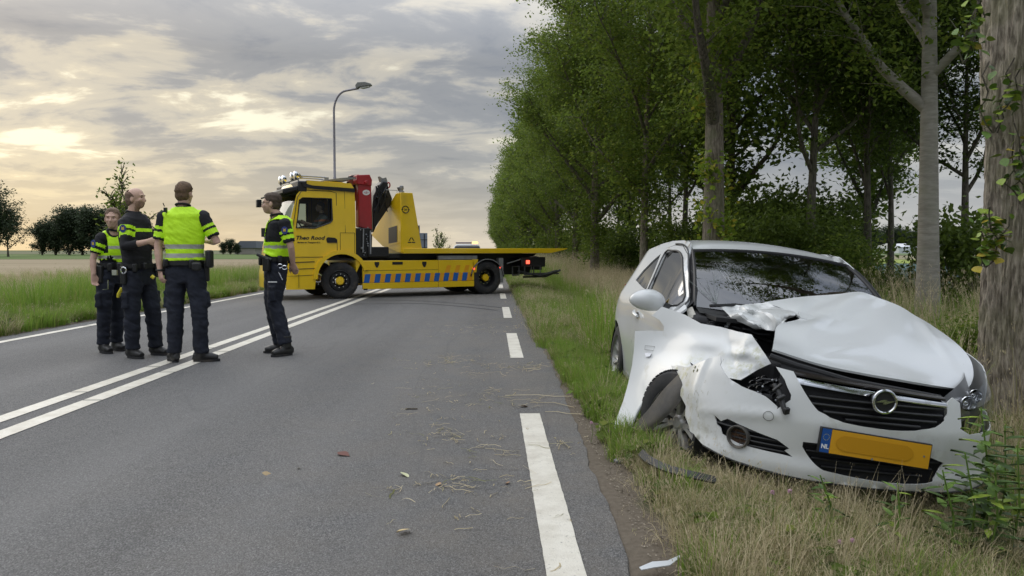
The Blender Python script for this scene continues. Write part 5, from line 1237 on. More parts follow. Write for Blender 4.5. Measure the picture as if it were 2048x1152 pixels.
# round badge with arrows and the small symbol
bc = tp(811, 419, Y1+.004); mb = MB()
for a0 in (.2, .2+pi): mb.tube([(bc.x+.088*cos(a), Y1+.004, bc.z+.088*sin(a)) for a in np.linspace(a0, a0+2.5, 10)], .012, 5)
for a0 in (.1, .1+pi): c = (bc.x+.088*cos(a0), bc.z+.088*sin(a0)); mb.prism([(c[0]-.03, c[1]), (c[0]+.03, c[1]), (c[0], c[1]-.04*(1 if a0 < 1 else -1))], Y1+.001, Y1+.008, 'y')
mb.build('arrow_badge', BLK, truck); ttext('24', .07, BLK, 811, 419.5, y=Y1+.004, bold=.002)
sc_ = tp(823, 481, Y1+.004); mb = MB(); mb.prism([(sc_.x+.08, sc_.z-.01), (sc_.x+.02, sc_.z+.08), (sc_.x-.0, sc_.z+.08), (sc_.x+.05, sc_.z-.01)], Y1+.001, Y1+.006, 'y'); mb.prism([(sc_.x-.02, sc_.z+.08), (sc_.x-.08, sc_.z-.01), (sc_.x-.06, sc_.z-.01), (sc_.x-.01, sc_.z+.05)], Y1+.001, Y1+.006, 'y'); mb.box(sc_.x-.10, sc_.x-.01, Y1+.001, Y1+.006, sc_.z-.06, sc_.z-.035); mb.box(sc_.x+.01, sc_.x+.10, Y1+.001, Y1+.006, sc_.z-.06, sc_.z-.035); mb.build('triangle_symbol', BLK, truck)
mb = MB(); c = tp(803, 384, .9); mb.lathe([(.07, 2.66), (.07, 2.70), (.04, 2.72), (.06, 2.78), (.05, 2.84), (0, 2.86)], 12, 'z', (c.x, .9, 0)); mb.cbox((c.x+.02, .86, 2.78), (.12, .08, .1), (0, .4, .2)); mb.build('work_lamp', GREY, truck)
mb = MB(); c = tp(784, 384, .6); mb.tube([(c.x+.2, .7, 2.66), (c.x+.2, .7, 2.74), (c.x-.1, .7, 2.74), (c.x-.1, .7, 2.66)], .01, 5); mb.build('top_rail', GREY, truck)
# crane
def tq(L, y): return [tuple((tp(px, py, y).x, tp(px, py, y).z)) for px, py in L]
mb = MB(); mb.prism(tq([(716, 352), (738, 351), (742, 362), (744, 440), (744, 460), (717, 454)], .60), .38, .62, 'y'); cr = mb.build('crane_mast', RED, truck, bev=.02)
mb = MB(); mb.prism(tq([(713, 350), (739, 349), (744, 360), (743, 372), (714, 368)], .64), .34, .66, 'y'); mb.cyl((tp(744, 362).x, .3, tp(744, 362).z), (tp(744, 362).x, .7, tp(744, 362).z), .05, 10); mb.build('crane_head', RED, truck, bev=.015)
mb = MB(); mb.prism(tq([(699, 356), (703, 350), (718, 349), (717, 400), (703, 404), (706, 372), (697, 370)], .2), .0, .22, 'y'); mb.build('crane_arm', SALM, truck, bev=.01)
mb = MB()
for dx in (0, .05, -.04): P = [tp(px+dx*60, py, .3) for px, py in ((712, 352), (710, 372), (703, 390), (706, 420))]; mb.tube(P, .018, 6)
P = [tp(px, py, .3) for px, py in ((697, 355), (708, 352), (716, 356))]; mb.tube(P, .03, 6); mb.build('hydraulic_hose', BLK, truck)
mb = MB(); mb.add([(v.x, .625, v.z) for v in [tp(732.5+7.5*cos(a), 385+5.5*sin(a), .625) for a in np.linspace(0, 2*pi, 25)[:-1]]], [tuple(range(24))]); mb.build('oval_emblem', WPRINT, cr)
mb = MB(); c = tp(732.5, 385, .628)
for a in (.5, 1.57, 2.6): mb.tube([(c.x, .628, c.z-.02), (c.x+.07*cos(a), .628, c.z-.02+.05*sin(a))], .006, 4)
mb.build('crown_mark', RED, cr)
mb = MB(); mb.prism(tq([(746, 392), (756, 372), (764, 362), (774, 364), (777, 380), (784, 398), (779, 412), (752, 452), (746, 466), (744, 420)], .45), .15, .5, 'y'); fa = mb.build('folded_arm', BLK, truck, bev=.03)
rr = random.Random(8); mb = MB()
for i in range(14):
    a, b = tp(rr.uniform(750, 776), rr.uniform(370, 392), .55), tp(rr.uniform(748, 776), rr.uniform(392, 430), .53); mb.tube([a, a.lerp(b, .5)+Vector((rr.uniform(-.05, .05), rr.uniform(0, .06), 0)), b], rr.uniform(.012, .025), 6)
mb.build('arm_hoses', pmat('wrapped_film', (.02, .02, .022), .25), fa)
mb = MB()
for c, r in ((tp(770, 363, .4), .055), (tp(777, 370, .4), .05)): mb.tube([(c.x+r*.8*cos(a), .4, c.z+r*1.3*sin(a)) for a in np.linspace(0, 2*pi, 15)], .018, 6, caps=False)
mb.build('lifting_hook', RED, truck)
mb = MB(); mb.prism(tq([(758, 353), (764, 357), (771, 355), (774, 364), (762, 366)], .4), .3, .45, 'y'); mb.build('hook_bracket', GREY, truck)
mb = MB()
mb.box(3.25, 3.65, -.9, .95, 1.0, 1.75); mb.prism(tq([(735, 455), (745, 470), (744, 512), (732, 512), (729, 460)], .9), .7, .9, 'y'); mb.build('crane_base', BLK, truck, bev=.02)
mb = MB()
for i in range(13): c = tp(722+rr.uniform(-1, 14), 455+i*4.6, .98); mb.ball(c, rr.uniform(.015, .032), 6, 4)
mb.cyl(tp(741, 462, .99), tp(741, 508, .99), .025, 8); mb.cyl(tp(727, 458, .99), tp(726, 505, .99), .02, 8); mb.build('valve_block', STEEL, truck)
mb = MB(); c = tp(756, 504, .95); mb.cbox((c.x, .85, c.z), (.55, .3, .26)); mb.build('control_box', BLK, truck, bev=.02)
for px, m_ in ((750, BLU), (759, ORG)): c = tp(px, 501, 1.0); MB().cbox((c.x, 1.003, c.z), (.09, .01, .12)).build('sticker', m_, truck)
# rear end: underlift and cross beam
mb = MB(); mb.box(-1.95, -1.15, -1.0, 1.0, .72, 1.0); mb.box(-1.75, -.55, -.5, .5, .5, .9); mb.build('rear_crossmember', BLK, truck, bev=.02)
mb = MB()
for x in (-.85, -1.25, -1.55): mb.tube([(x, 1.0, .50), (x, 1.0, .74), (x-.22, 1.0, .74), (x-.22, 1.0, .50), (x, 1.0, .50)], .022, 4)
mb.tube([(-1.2, .7, .60), (-1.8, .9, .46), (-2.35, 1.0, .60)], .035, 6); mb.tube([(-1.5, .5, .42), (-2.1, .8, .44), (-2.5, .95, .62)], .03, 6); mb.box(-2.45, -1.6, .6, .95, .50, .54)
mb.build('underlift', pmat('worn_steel', (.10, .10, .10), .5, .5, var=.3), truck)
mb = MB(); mb.tube([(-1.1, .95, .93), (-1.6, .98, 1.02), (-2.0, .9, .93)], .02, 6); mb.tube([(-.7, .95, .82), (-1.1, .98, .93)], .02, 6); mb.build('rear_pipe', GREY, truck)
# wheels
def tw():
    mb = MB(); mb.lathe([(.26, .12), (.29, .135), (.36, .14), (.415, .13), (.44, .11), (.447, .06), (.447, -.06), (.44, -.11), (.415, -.13), (.3, -.13), (.26, -.12)], 44, 'y')
    for k in range(40):
        a = 2*pi*k/40
        for y in (-.075, -.025, .025, .075): mb.cbox((.447*cos(a), y, .447*sin(a)), (.010, .04, .05), (0, -a, 0))
    o = mb.build('q', RUBBER); ty = o.data; bpy.data.objects.remove(o)
    mb = MB(); mb.lathe([(.265, .12), (.25, .13), (.245, .08), (.235, .05), (.15, .06), (.13, .10), (.12, .12)], 32, 'y'); o = mb.build('q', BLK); r1 = o.data; bpy.data.objects.remove(o)
    mb = MB(); mb.lathe([(.265, .12), (.25, .12), (.245, .02), (.225, -.06), (.14, -.07), (.12, -.02)], 32, 'y'); o = mb.build('q', BLK); r2 = o.data; bpy.data.objects.remove(o)
    mb = MB(); mb.lathe([(.10, .0), (.105, .02), (.09, .06), (.0, .07)], 20, 'y')
    for k in range(6): a = pi*k/3; mb.cbox((.085*cos(a), .05, .085*sin(a)), (.02, .03, .02))
    o = mb.build('q', YEL); hb = o.data; bpy.data.objects.remove(o)
    mb = MB()
    for k in range(10): a = 2*pi*k/10; mb.cyl((.165*cos(a), .05, .165*sin(a)), (.165*cos(a), .10, .165*sin(a)), .014, 6)
    o = mb.build('q', CHROME); nt = o.data; bpy.data.objects.remove(o)
    return ty, r1, r2, hb, nt
TY, R1, R2, HBm, NUT = tw()
for x, y, st, rim, hy in ((4.05, .93, radians(-16), R1, .09), (4.05, -1.0, radians(-20), R1, .09), (0, .96, 0, R2, .0), (0, .64, 0, R2, 0), (0, -.96, 0, R2, 0), (0, -.64, 0, R2, 0)):
    wv = empty('wheel', (x, y, .447), (0, .2, pi*(y < 0)+st), truck)
    link('tyre', TY, wv); link('rim', rim, wv); link('hub', HBm, wv, (0, hy, 0))
    n = link('wheel_nuts', NUT, wv, (0, 0 if rim is R1 else -.12, 0))
# ------------------------------------------------------------------ people
SKIN = pmat('skin', (.58, .37, .28), .5, var=.12, vscale=14); NAVY = pmat('navy_cloth', (.012, .015, .026), .85, var=.35, vscale=9, bump=.4, bscale=60)
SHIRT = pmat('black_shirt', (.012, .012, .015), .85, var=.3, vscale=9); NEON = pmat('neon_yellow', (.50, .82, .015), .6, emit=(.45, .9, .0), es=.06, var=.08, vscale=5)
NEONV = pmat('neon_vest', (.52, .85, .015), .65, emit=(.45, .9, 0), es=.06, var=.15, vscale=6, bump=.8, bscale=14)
REFL = pmat('reflective_grey', (.42, .43, .38), .45, var=.15); BOOT = pmat('boot_leather', (.020, .019, .018), .45, var=.3, vscale=20); BELT = pmat('belt_black', (.012, .012, .012), .5)
HAIRB = pmat('hair_brown', (.14, .085, .048), .75, var=.4, vscale=40, bump=.6, bscale=90); HAIRD = pmat('hair_dark', (.065, .042, .028), .75, var=.4, vscale=40); BEARD = pmat('beard', (.30, .185, .13), .75, var=.3, vscale=30)
EYE = pmat('eye_dark', (.06, .04, .03), .4); PATCHM = pmat('sleeve_patch', (.03, .05, .22), .6); GOLD = pmat('gold_print', (.65, .45, .08), .5)
def etube(mb, pts, rad, side, n=18):
    """tube with elliptical sections: rad = (half width along side, half depth)"""
    pts = [Vector(p) for p in pts]; V = []; F = []
    for i, p in enumerate(pts):
        d = (pts[min(i+1, len(pts)-1)]-pts[max(i-1, 0)]).normalized(); a = Vector(side); a = (a-d*a.dot(d)).normalized(); b = d.cross(a)
        V += [p+a*cos(2*pi*k/n)*rad[i][0]+b*sin(2*pi*k/n)*rad[i][1] for k in range(n)]
    for i in range(len(pts)-1): F += [(i*n+k, i*n+(k+1) % n, (i+1)*n+(k+1) % n, (i+1)*n+k) for k in range(n)]
    F += [tuple(range(n-1, -1, -1)), tuple(range((len(pts)-1)*n, len(pts)*n))]; mb.add(V, F)
def fuse(mb, name, mats, parent, voxel=.012, sm=4, wrinkle=0, pick=None, seed=0, keep=None, fac=.5):
    """one continuous surface from overlapping shapes"""
    me = bpy.data.meshes.new('raw'); me.from_pydata(mb.V, [], mb.F)
    bm = bmesh.new(); bm.from_mesh(me); bmesh.ops.recalc_face_normals(bm, faces=bm.faces); bm.to_mesh(me); bm.free()
    o = link('raw', me); m = o.modifiers.new('r', 'REMESH'); m.mode = 'VOXEL'; m.voxel_size = voxel
    if sm: s = o.modifiers.new('s', 'SMOOTH'); s.iterations = sm; s.factor = fac
    dg = bpy.context.evaluated_depsgraph_get(); out = bpy.data.meshes.new_from_object(o.evaluated_get(dg)); bpy.data.objects.remove(o); out.name = name
    out.materials.clear()
    for m_ in mats: out.materials.append(m_)
    if wrinkle:
        N = len(out.vertices); co = np.empty(N*3); no = np.empty(N*3); out.vertices.foreach_get('co', co); out.vertices.foreach_get('normal', no); co = co.reshape(-1, 3); no = no.reshape(-1, 3)
        d = np.array([noise.noise(Vector((c[0]*7+seed, c[1]*7, c[2]*15)))*.7+abs(noise.noise(Vector((c[0]*11, c[1]*11+seed, c[2]*22+c[0]*12))))*-.9+.2 for c in co])
        co += no*(d*wrinkle)[:, None]; out.vertices.foreach_set('co', co.ravel())
    if keep or pick:
        bm = bmesh.new(); bm.from_mesh(out)
        if keep: bmesh.ops.delete(bm, geom=[f for f in bm.faces if not keep(f.calc_center_median())], context='FACES')
        if pick:
            for f in bm.faces: f.material_index = pick(f.calc_center_median())
        bm.to_mesh(out); bm.free()
    out.polygons.foreach_set('use_smooth', [True]*len(out.polygons))
    return link(name, out, parent)
def seg_t(p, a, b): ab = b-a; t = (p-a).dot(ab)/ab.dot(ab); q = a+ab*max(0, min(1, t)); return t, (p-q).length
def hand(mb, wrist, dirv, palmn, curl=.5, L=.19, thumb=1):
    """palm and five bent fingers; dirv along the hand, palmn out of the palm"""
    d = Vector(dirv).normalized(); n = Vector(palmn); n = (n-d*n.dot(d)).normalized(); s = d.cross(n)
    etube(mb, [wrist-d*.02, wrist+d*.03, wrist+d*.09], [(.026, .019), (.038, .017), (.040, .014)], s, 12)
    for k, (o, l) in enumerate(((-.030, .070), (-.010, .080), (.011, .075), (.030, .058))):
        p = wrist+d*.085+s*o; P = [p-d*.02]; a = curl*.4
        for seg in (.42, .33, .25): q = P[-1]+(d*cos(a)+n*sin(a))*l*seg*1.15; P.append(q); a += curl
        mb.tube(P, [.0095, .009, .0085, .007], 8)
    p = wrist+d*.03+s*-.032*thumb; mb.tube([p-d*.01, p+d*.03-s*.025*thumb+n*.01, p+d*.06-s*.028*thumb+n*.022], [.012, .011, .008], 8)
def make_person(label, root, J, side, fwd, hgt=1.0, skin=SKIN, hair=HAIRB, shirt_pick=None, shirt_mats=(SHIRT, NEON, REFL), vest=None, build=1.0, curlL=.6, curlR=.6, head_dir=None, bald=False, beard=False, glasses=False, bun=False, seated=False, sleeve=.62, lsleeve=None, wl=None, wr=None, patch_side=None, group='police officers standing on the road', female=False):
    t = thing('person', label, 'person', root, group=group); O = Vector(root)
    J = {k: v-O for k, v in J.items()}
    for S in 'LR':
        if not seated:
            q = J['to'+S]-J['an'+S]; q.z = 0; J['to'+S] = J['an'+S]+q.normalized()*.185; J['to'+S].z = 0
    side = Vector(side).normalized(); fwd = Vector(fwd).normalized(); up = Vector((0, 0, 1)); B = build
    hd = Vector(head_dir or fwd).normalized(); hs = hd.cross(up).normalized(); H = J['head']
    hips = (J['hipL']+J['hipR'])/2; sh = (J['shL']+J['shR'])/2; neck = J['neck']
    # body: head, neck, torso, limbs in one skin
    mb = MB()
    def hp(a, b, c): return H+hd*a+hs*b+up*c
    def ell(c, r, n=16, m=12):
        b0 = len(mb.V); mb.ball((0, 0, 0), r, n, m)
        for i in range(b0, len(mb.V)): v = mb.V[i]; mb.V[i] = tuple(c+hd*v[0]+hs*v[1]+up*v[2])
    ell(hp(-.012, 0, .030), (.098, .078, .092)); ell(hp(.020, 0, -.030), (.072, .062, .085)); ell(hp(.045, 0, -.078), (.040, .042, .034)); ell(hp(.072, 0, -.082), (.018, .022, .018))
    etube(mb, [hp(.085, 0, .015), hp(.098, 0, -.010), hp(.108, 0, -.030), hp(.094, 0, -.040)], [(.008, .010), (.010, .012), (.015, .013), (.012, .010)], hs, 8)
    ell(hp(.078, 0, .030), (.018, .052, .012)); ell(hp(.086, 0, -.056), (.012, .024, .008)); ell(hp(.086, 0, -.066), (.012, .020, .006))
    for s in (-1, 1): ell(hp(-.008, s*.078, -.010), (.020, .010, .034), 8, 6); ell(hp(.066, s*.036, -.020), (.022, .022, .02), 8, 6)
    etube(mb, [neck-up*.05, neck+up*.03, H-up*.06-hd*.012], [(.062*B, .06*B), (.055*B, .057*B), (.054*B, .058*B)], side)
    # torso under the clothes
    tor = [hips-up*.06, hips+up*.06, hips.lerp(sh, .35), hips.lerp(sh, .7), sh+up*.0, neck-up*.02]
    trad = [(.145*B, .10*B), (.155*B, .105*B), (.14*B, .10*B), (.165*B, .115*B), (.165*B, .09*B), (.06, .055)]
    if female: trad = [(.155*B, .105*B), (.155*B, .105*B), (.125*B, .09*B), (.145*B, .115*B), (.145*B, .085*B), (.05, .05)]
    etube(mb, tor, trad, side)
    for S in 'LR':
        a, b, c = J['sh'+S], J['el'+S], J['wr'+S]
        etube(mb, [a, a.lerp(b, .5), b, b.lerp(c, .35), c], [(.050*B, .05*B), (.045*B, .048*B), (.038*B, .038*B), (.040*B, .037*B), (.024, .029)], side, 14)
        d = J['hand'+S]-c; pn = (wl if S == 'L' else wr) or (side*(1 if S == 'L' else -1)*-1)
        hand(mb, c, d, pn, curlL if S == 'L' else curlR, thumb=1)
        a, b, c = J['hip'+S], J['kn'+S], J['an'+S]; etube(mb, [a+up*.03, a.lerp(b, .4), b, b.lerp(c, .35), c, c-up*.05], [(.08*B, .085*B), (.075*B, .08*B), (.055, .058), (.052, .056), (.038, .042), (.04, .045)], side, 14)
        td = (J['to'+S]-c); td.z = 0; td.normalize(); etube(mb, [c-up*.05-td*.05, c-up*.055+td*.08, J['to'+S]-td*.05+up*.01], [(.034, .03), (.04, .026), (.04, .02)], up.cross(td), 10)
    body = fuse(mb, 'body', [skin, beard or skin], t, .0085, 3, pick=(lambda p: 1 if beard and (p-H).dot(hd) > -.01 and -.14 < (p-H).z < -.028 and not ((p-H).dot(hd) > .090 and (p-H).z > -.045) and (p-H).dot(hd) > .02+(abs((p-H).z)-.03)*-.3 else 0))
    # eyes and brows
    mb = MB()
    for s in (-1, 1): mb.ball(hp(.0805, s*.031, .010), (.005, .007, .004), 8, 6); mb.tube([hp(.0905, s*.018, .030), hp(.084, s*.046, .031)], .0026, 5)
    mb.build('eyes_and_brows', EYE, t)
    if glasses:
        mb = MB()
        for s in (-1, 1): mb.tube([hp(.10, s*.035+.022*cos(a), .008+.018*sin(a)) for a in np.linspace(0, 2*pi, 13)], .0018, 4, caps=False); mb.tube([hp(.10, s*.056, .012), hp(.0, s*.082, .012)], .002, 4)
        mb.tube([hp(.10, -.013, .01), hp(.10, .013, .01)], .002, 4); mb.build('glasses', DARKMET, t)
    # hair
    mb = MB(); ell(hp(-.020, 0, .045), (.102, .088, .092)); ell(hp(-.04, 0, -.005), (.072, .080, .085))
    if not bald: ell(hp(.01, 0, .098), (.062, .058, .034))
    if bun: ell(hp(-.115, 0, .0), (.035, .035, .035))
    def hk(p):
        q = p-H; a, c = q.dot(hd), q.z
        if bald: return (a < .0+.02*sin(q.z*60) and -.085 < c < .075+.0*a) or (a < -.06 and c < .10 and c > -.085)
        if female and c > -.07: return a < (.072 if c > .068 else (.030 if c > .0 else .012))
        if c > .075: return a < .078
        if c > .03: return a < .032+(c-.03)*1.0 
        return a < .012 and c > -.085 and not (abs(q.dot(hs)) > .06 and a > -.03 and c < .0)
    hr = fuse(mb, 'hair', [hair], t, .009, 2, wrinkle=.012, keep=hk, seed=3); 
    # trousers
    mb = MB(); etube(mb, [hips-up*.10, hips, hips+up*.12, hips+up*.15], [(.150*B, .115*B), (.172*B, .125*B), (.165*B, .118*B), (.158*B, .115*B)], side)
    for S in 'LR':
        a, b, c = J['hip'+S], J['kn'+S], J['an'+S]
        etube(mb, [a+up*.05, a.lerp(b, .3), a.lerp(b, .75), b, b.lerp(c, .4), b.lerp(c, .85), c+up*.0], [(.098*B, .108*B), (.100*B, .108*B), (.085*B, .092*B), (.080*B, .086*B), (.077*B, .085*B), (.070*B, .078*B), (.074*B, .080*B)], side, 18)
        out = side*(-1 if S == 'L' else 1); pk = a.lerp(b, .72)+out*.075*B; b0 = len(mb.V); mb.cbox(pk, (.07, .10, .17))
    fuse(mb, 'trousers', [NAVY], t, .0105, 5, wrinkle=.016, seed=O.x*3)
    # shirt
    mb = MB(); g = .022; tr2 = [(a+g*1.1, b+g) for a, b in trad]; tor2 = [hips+up*.07]+tor[2:-1]+[neck+up*.005]; tr2 = [(.165*B, .122*B)]+tr2[2:-1]+[(.078*B, .074*B)]
    etube(mb, tor2, tr2, side)
    for S in 'LR':
        a, b, c = J['sh'+S], J['el'+S], J['wr'+S]; ls = (lsleeve or {}).get(S, sleeve)
        if ls <= 1: etube(mb, [a, a.lerp(b, ls*.5), a.lerp(b, ls)], [(.070*B, .070*B), (.066*B, .068*B), (.062*B, .064*B)], side, 16)
        else: etube(mb, [a, a.lerp(b, .5), b, b.lerp(c, ls-1)], [(.070*B, .070*B), (.064*B, .066*B), (.056*B, .056*B), (.050*B, .05*B)], side, 16)
        mb.ball(a-up*.0, (.068*B, .068*B, .06*B), 12, 8)
    def sp(p):
        for S in 'LR':
            a, b = J['sh'+S], J['el'+S]; tt, dist = seg_t(p, a, b); ctr = (p-(hips+sh)/2).dot(side)*(1 if S == 'R' else -1)
            if dist < .085*B and tt > .05 and (shirt_pick or {}).get('sleeve'):
                for lo, hi in shirt_pick['sleeve']:
                    if lo < tt < hi: return 1
                if tt > .05: return 0
        zz = (p-hips).z/((sh-hips).z)
        for lo, hi in (shirt_pick or {}).get('chest', []):
            if lo < zz < hi: return 1
        return 0
    fuse(mb, 'shirt', list(shirt_mats), t, .0095, 4, wrinkle=.010, pick=sp, seed=O.x)
    mb = MB(); mb.tube([neck+side*.066*B*cos(a)+fwd*.064*B*sin(a)+up*(.02-.012*sin(a)) for a in np.linspace(0, 2*pi, 21)], .012, 6, caps=False); mb.build('collar', SHIRT, t)
    # vest
    if vest:
        mb = MB(); g = .042; vr = [(a+g, b+g) for a, b in trad]; etube(mb, [hips+up*vest['bottom'], hips.lerp(sh, .35), hips.lerp(sh, .7), sh+up*.015, neck+up*.0], [(.185*B+.010, .145*B)]+vr[2:-1]+[(.10*B, .08*B)], side, 24)
        for S in 'LR': mb.ball(J['sh'+S]-side*(-.03 if S == 'L' else .03), (.060*B, .075*B, .062*B), 12, 8)
        W_ = vest['width']
        def vk(p):
            q = p-hips; x = (p-(hips.lerp(sh, max(0, min(1, q.z/(sh-hips).z))))).dot(side); zz = q.z/(sh-hips).z
            if q.z < vest['bottom']+.006 or (p-neck).z > .012: return False
            if zz > .58 and abs(x) > W_*(1-.0*zz): return False
            r = Vector(((p-neck).dot(side), (p-neck).dot(fwd), 0))
            if (p-neck).z > -.05 and r.length < .082*B: return False
            if vest.get('vneck') and (p-neck).dot(fwd) > .03 and abs(x) < .085*(zz-.55)/.45: return False
            return True
        def vp(p):
            zz = (p-hips).z/(sh-hips).z; x = (p-hips).dot(side)
            for lo, hi, m_ in vest['bands']:
                if lo < zz < hi: return m_
            return 0
        v = fuse(mb, 'vest', [NEONV, REFL, SHIRT], t, .0095, 3, wrinkle=.009, keep=vk, pick=vp, seed=5); solid(v, .006)
    # belt and kit
    mb = MB(); bz = hips+up*.115; ring = [bz+side*.178*B*cos(a)+fwd*.132*B*sin(a) for a in np.linspace(0, 2*pi, 29)]
    n = len(ring); mb.add([p+up*.024 for p in ring]+[p-up*.024 for p in ring], [(i, i+1, n+i+1, n+i) for i in range(n-1)]); bl = mb.build('belt', BELT, t); solid(bl, .012, 1)
    for a, sz, dz in ((.15, (.05, .07, .20), -.10), (.8, (.05, .05, .09), -.02), (1.3, (.06, .04, .07), 0), (2.3, (.05, .05, .10), -.02), (3.0, (.06, .08, .15), -.06), (3.9, (.05, .05, .08), 0), (5.3, (.06, .05, .09), -.01)):
        mb = MB(); p = bz+side*.205*B*cos(a)+fwd*.158*B*sin(a)+up*dz; mb.cbox(p, sz, (0, 0, atan2((side*cos(a)+fwd*sin(a)).y, (side*cos(a)+fwd*sin(a)).x))); mb.build('belt_pouch', BELT, t, bev=.012)
    # boots
    for S in 'LR':
        a, to = J['an'+S], J['to'+S]; td = to-a; td.z = 0; td.normalize(); bs = up.cross(td); mb = MB(); z0 = -J['an'+S].z
        sole = Vector((a.x, a.y, 0)); lift = min(to.z, 0)*0
        etube(mb, [a+up*.10, a+up*.02, a-up*.04], [(.058, .066), (.054, .062), (.052, .065)], bs, 14)
        az = a.z; fl = to.z
        etube(mb, [a-up*(az-.065)-td*.085+up*0, a-up*(az-.055)-td*.04, a-up*(az-.055)+td*.04, Vector((to.x, to.y, .048+fl))-td*.07, Vector((to.x, to.y, .040+fl))-td*.015], [(.030, .040), (.043, .052), (.046, .055), (.050, .044), (.034, .028)], bs, 14)
        o = fuse(mb, 'boot', [BOOT], t, .008, 2, wrinkle=.004)
        mb = MB(); P = []
        for q in np.linspace(0, 2*pi, 19)[:-1]:
            v = sole+td*(.055+.135*cos(q))+bs*.050*sin(q)*(1 if cos(q) > 0 else .85); P.append(v)
        mb.add([(p.x, p.y, .002) for p in P]+[(p.x, p.y, .026) for p in P], [tuple(range(17, -1, -1)), tuple(range(18, 36))]+[(i, (i+1) % 18, 18+(i+1) % 18, 18+i) for i in range(18)])
        mb.build('boot_sole', RUBBER, o)
    return t, J, hips, sh, H
def JJ(d, spec):
    out = {}
    for k, v in spec.items(): out[k] = atY(v[0], v[1], d+(v[2] if len(v) > 2 else 0))
    return out
# officer 1: woman, body turned to the right, looking at the camera
d = 8.9; J = JJ(d, dict(head=(225, 438, -.02), neck=(227, 463), shL=(246, 474, .20), shR=(203, 474, -.10), elL=(262, 520, .25), elR=(186, 518, -.16), wrL=(262, 545, .05), wrR=(187, 550, -.2), handL=(258, 556, -.05), handR=(189, 566, -.2), hipL=(235, 550, .12), hipR=(211, 550, -.06), knL=(234, 617, .14), knR=(208, 618, -.10), anL=(233, 676, .16), anR=(207, 684, -.06), toL=(252, 692, .02), toR=(229, 699, -.22)))
for k in ('anL', 'anR'): J[k].z = .10
for k in ('toL', 'toR'): J[k].z = 0
r_ = Vector(((J['anL'].x+J['anR'].x)/2, (J['anL'].y+J['anR'].y)/2, 0))
s1 = (J['shR']-J['shL']).normalized(); s1.z = 0
P1 = make_person('woman officer in open yellow vest, looking at the camera, leftmost of the group', r_, J, s1, Vector((0, 0, 1)).cross(s1), hair=pmat('hair_light_brown', (.17, .11, .07), .75, var=.3, vscale=40), bun=True, head_dir=Vector((.25, -1, 0)), build=.92, female=True, shirt_pick=dict(sleeve=[(.30, .44), (.56, .68)]), sleeve=.75,
    vest=dict(bottom=.15, width=.14, bands=[(.68, .76, 1), (.43, .52, 1)]), wr=Vector((.6, -.6, 0)))
# officer 2: bald man in black, side view looking right
d = 8.5; J = JJ(d, dict(head=(272, 398, 0), neck=(267, 427), shL=(283, 440, .12), shR=(254, 442, -.13), elL=(300, 490, .18), elR=(251, 493, -.22), wrL=(318, 486, -.02), wrR=(296, 483, -.25), handL=(327, 484, -.06), handR=(307, 481, -.24), hipL=(288, 552, .10), hipR=(266, 552, -.10), knL=(305, 614, .08), knR=(264, 618, -.12), anL=(311, 678, .16), anR=(264, 690, -.10), toL=(339, 700, .06), toR=(302, 710, -.26)))
for k in ('anL', 'anR'): J[k].z = .10
for k in ('toL', 'toR'): J[k].z = 0
r_ = Vector(((J['anL'].x+J['anR'].x)/2, (J['anL'].y+J['anR'].y)/2, 0)); s2 = Vector((.45, -1, 0)).normalized()*1
s2 = (J['shR']-J['shL']); s2.z = 0; s2 = Vector((-.45, -1, 0)).normalized()
P2 = make_person('balding officer in black uniform without vest, side view, forearm held forward', r_, J, s2, Vector((0, 0, 1)).cross(s2), hair=pmat('hair_short', (.20, .13, .09), .8, var=.3, vscale=40), bald=True, beard=BEARD, head_dir=Vector((1, -.05, .10)), build=1.04, shirt_pick=dict(sleeve=[(.22, .34), (.42, .60)], chest=[(.80, .86)]), lsleeve=dict(L=1.5, R=1.55), wr=Vector((0, 1, 0)))
# officer 3: man from behind in a full neon vest
d = 8.1; J = JJ(d, dict(head=(369, 388, .02), neck=(366, 414), shL=(329, 432), shR=(405, 432), elL=(316, 492, -.03), elR=(434, 484, .0), wrL=(320, 543, -.08), wrR=(414, 482, .24), handL=(324, 562, -.1), handR=(404, 478, .34), hipL=(352, 547), hipR=(390, 547), knL=(351, 617, -.03), knR=(399, 618, -.03), anL=(349, 690, 0), anR=(402, 690, 0), toL=(334, 708, .20), toR=(424, 710, .10)))
for k in ('anL', 'anR'): J[k].z = .10
for k in ('toL', 'toR'): J[k].z = 0
J['toL'] = J['anL']+Vector((-.10, .12, -.10)); J['toR'] = J['anR']+Vector((.11, .03, -.10))
r_ = Vector(((J['anL'].x+J['anR'].x)/2, (J['anL'].y+J['anR'].y)/2, 0))
P3 = make_person('officer seen from behind in a full bright yellow vest with two grey bands', r_, J, Vector((1, 0, 0)), Vector((0, 1, 0)), hair=HAIRB, build=1.06, shirt_pick=dict(sleeve=[(.36, .46), (.54, .72)]), sleeve=.80, head_dir=Vector((.15, 1, 0)),
    vest=dict(bottom=.135, width=.235, bands=[(.43, .50, 1), (.28, .35, 1)]), wl=Vector((.5, .6, 0)))
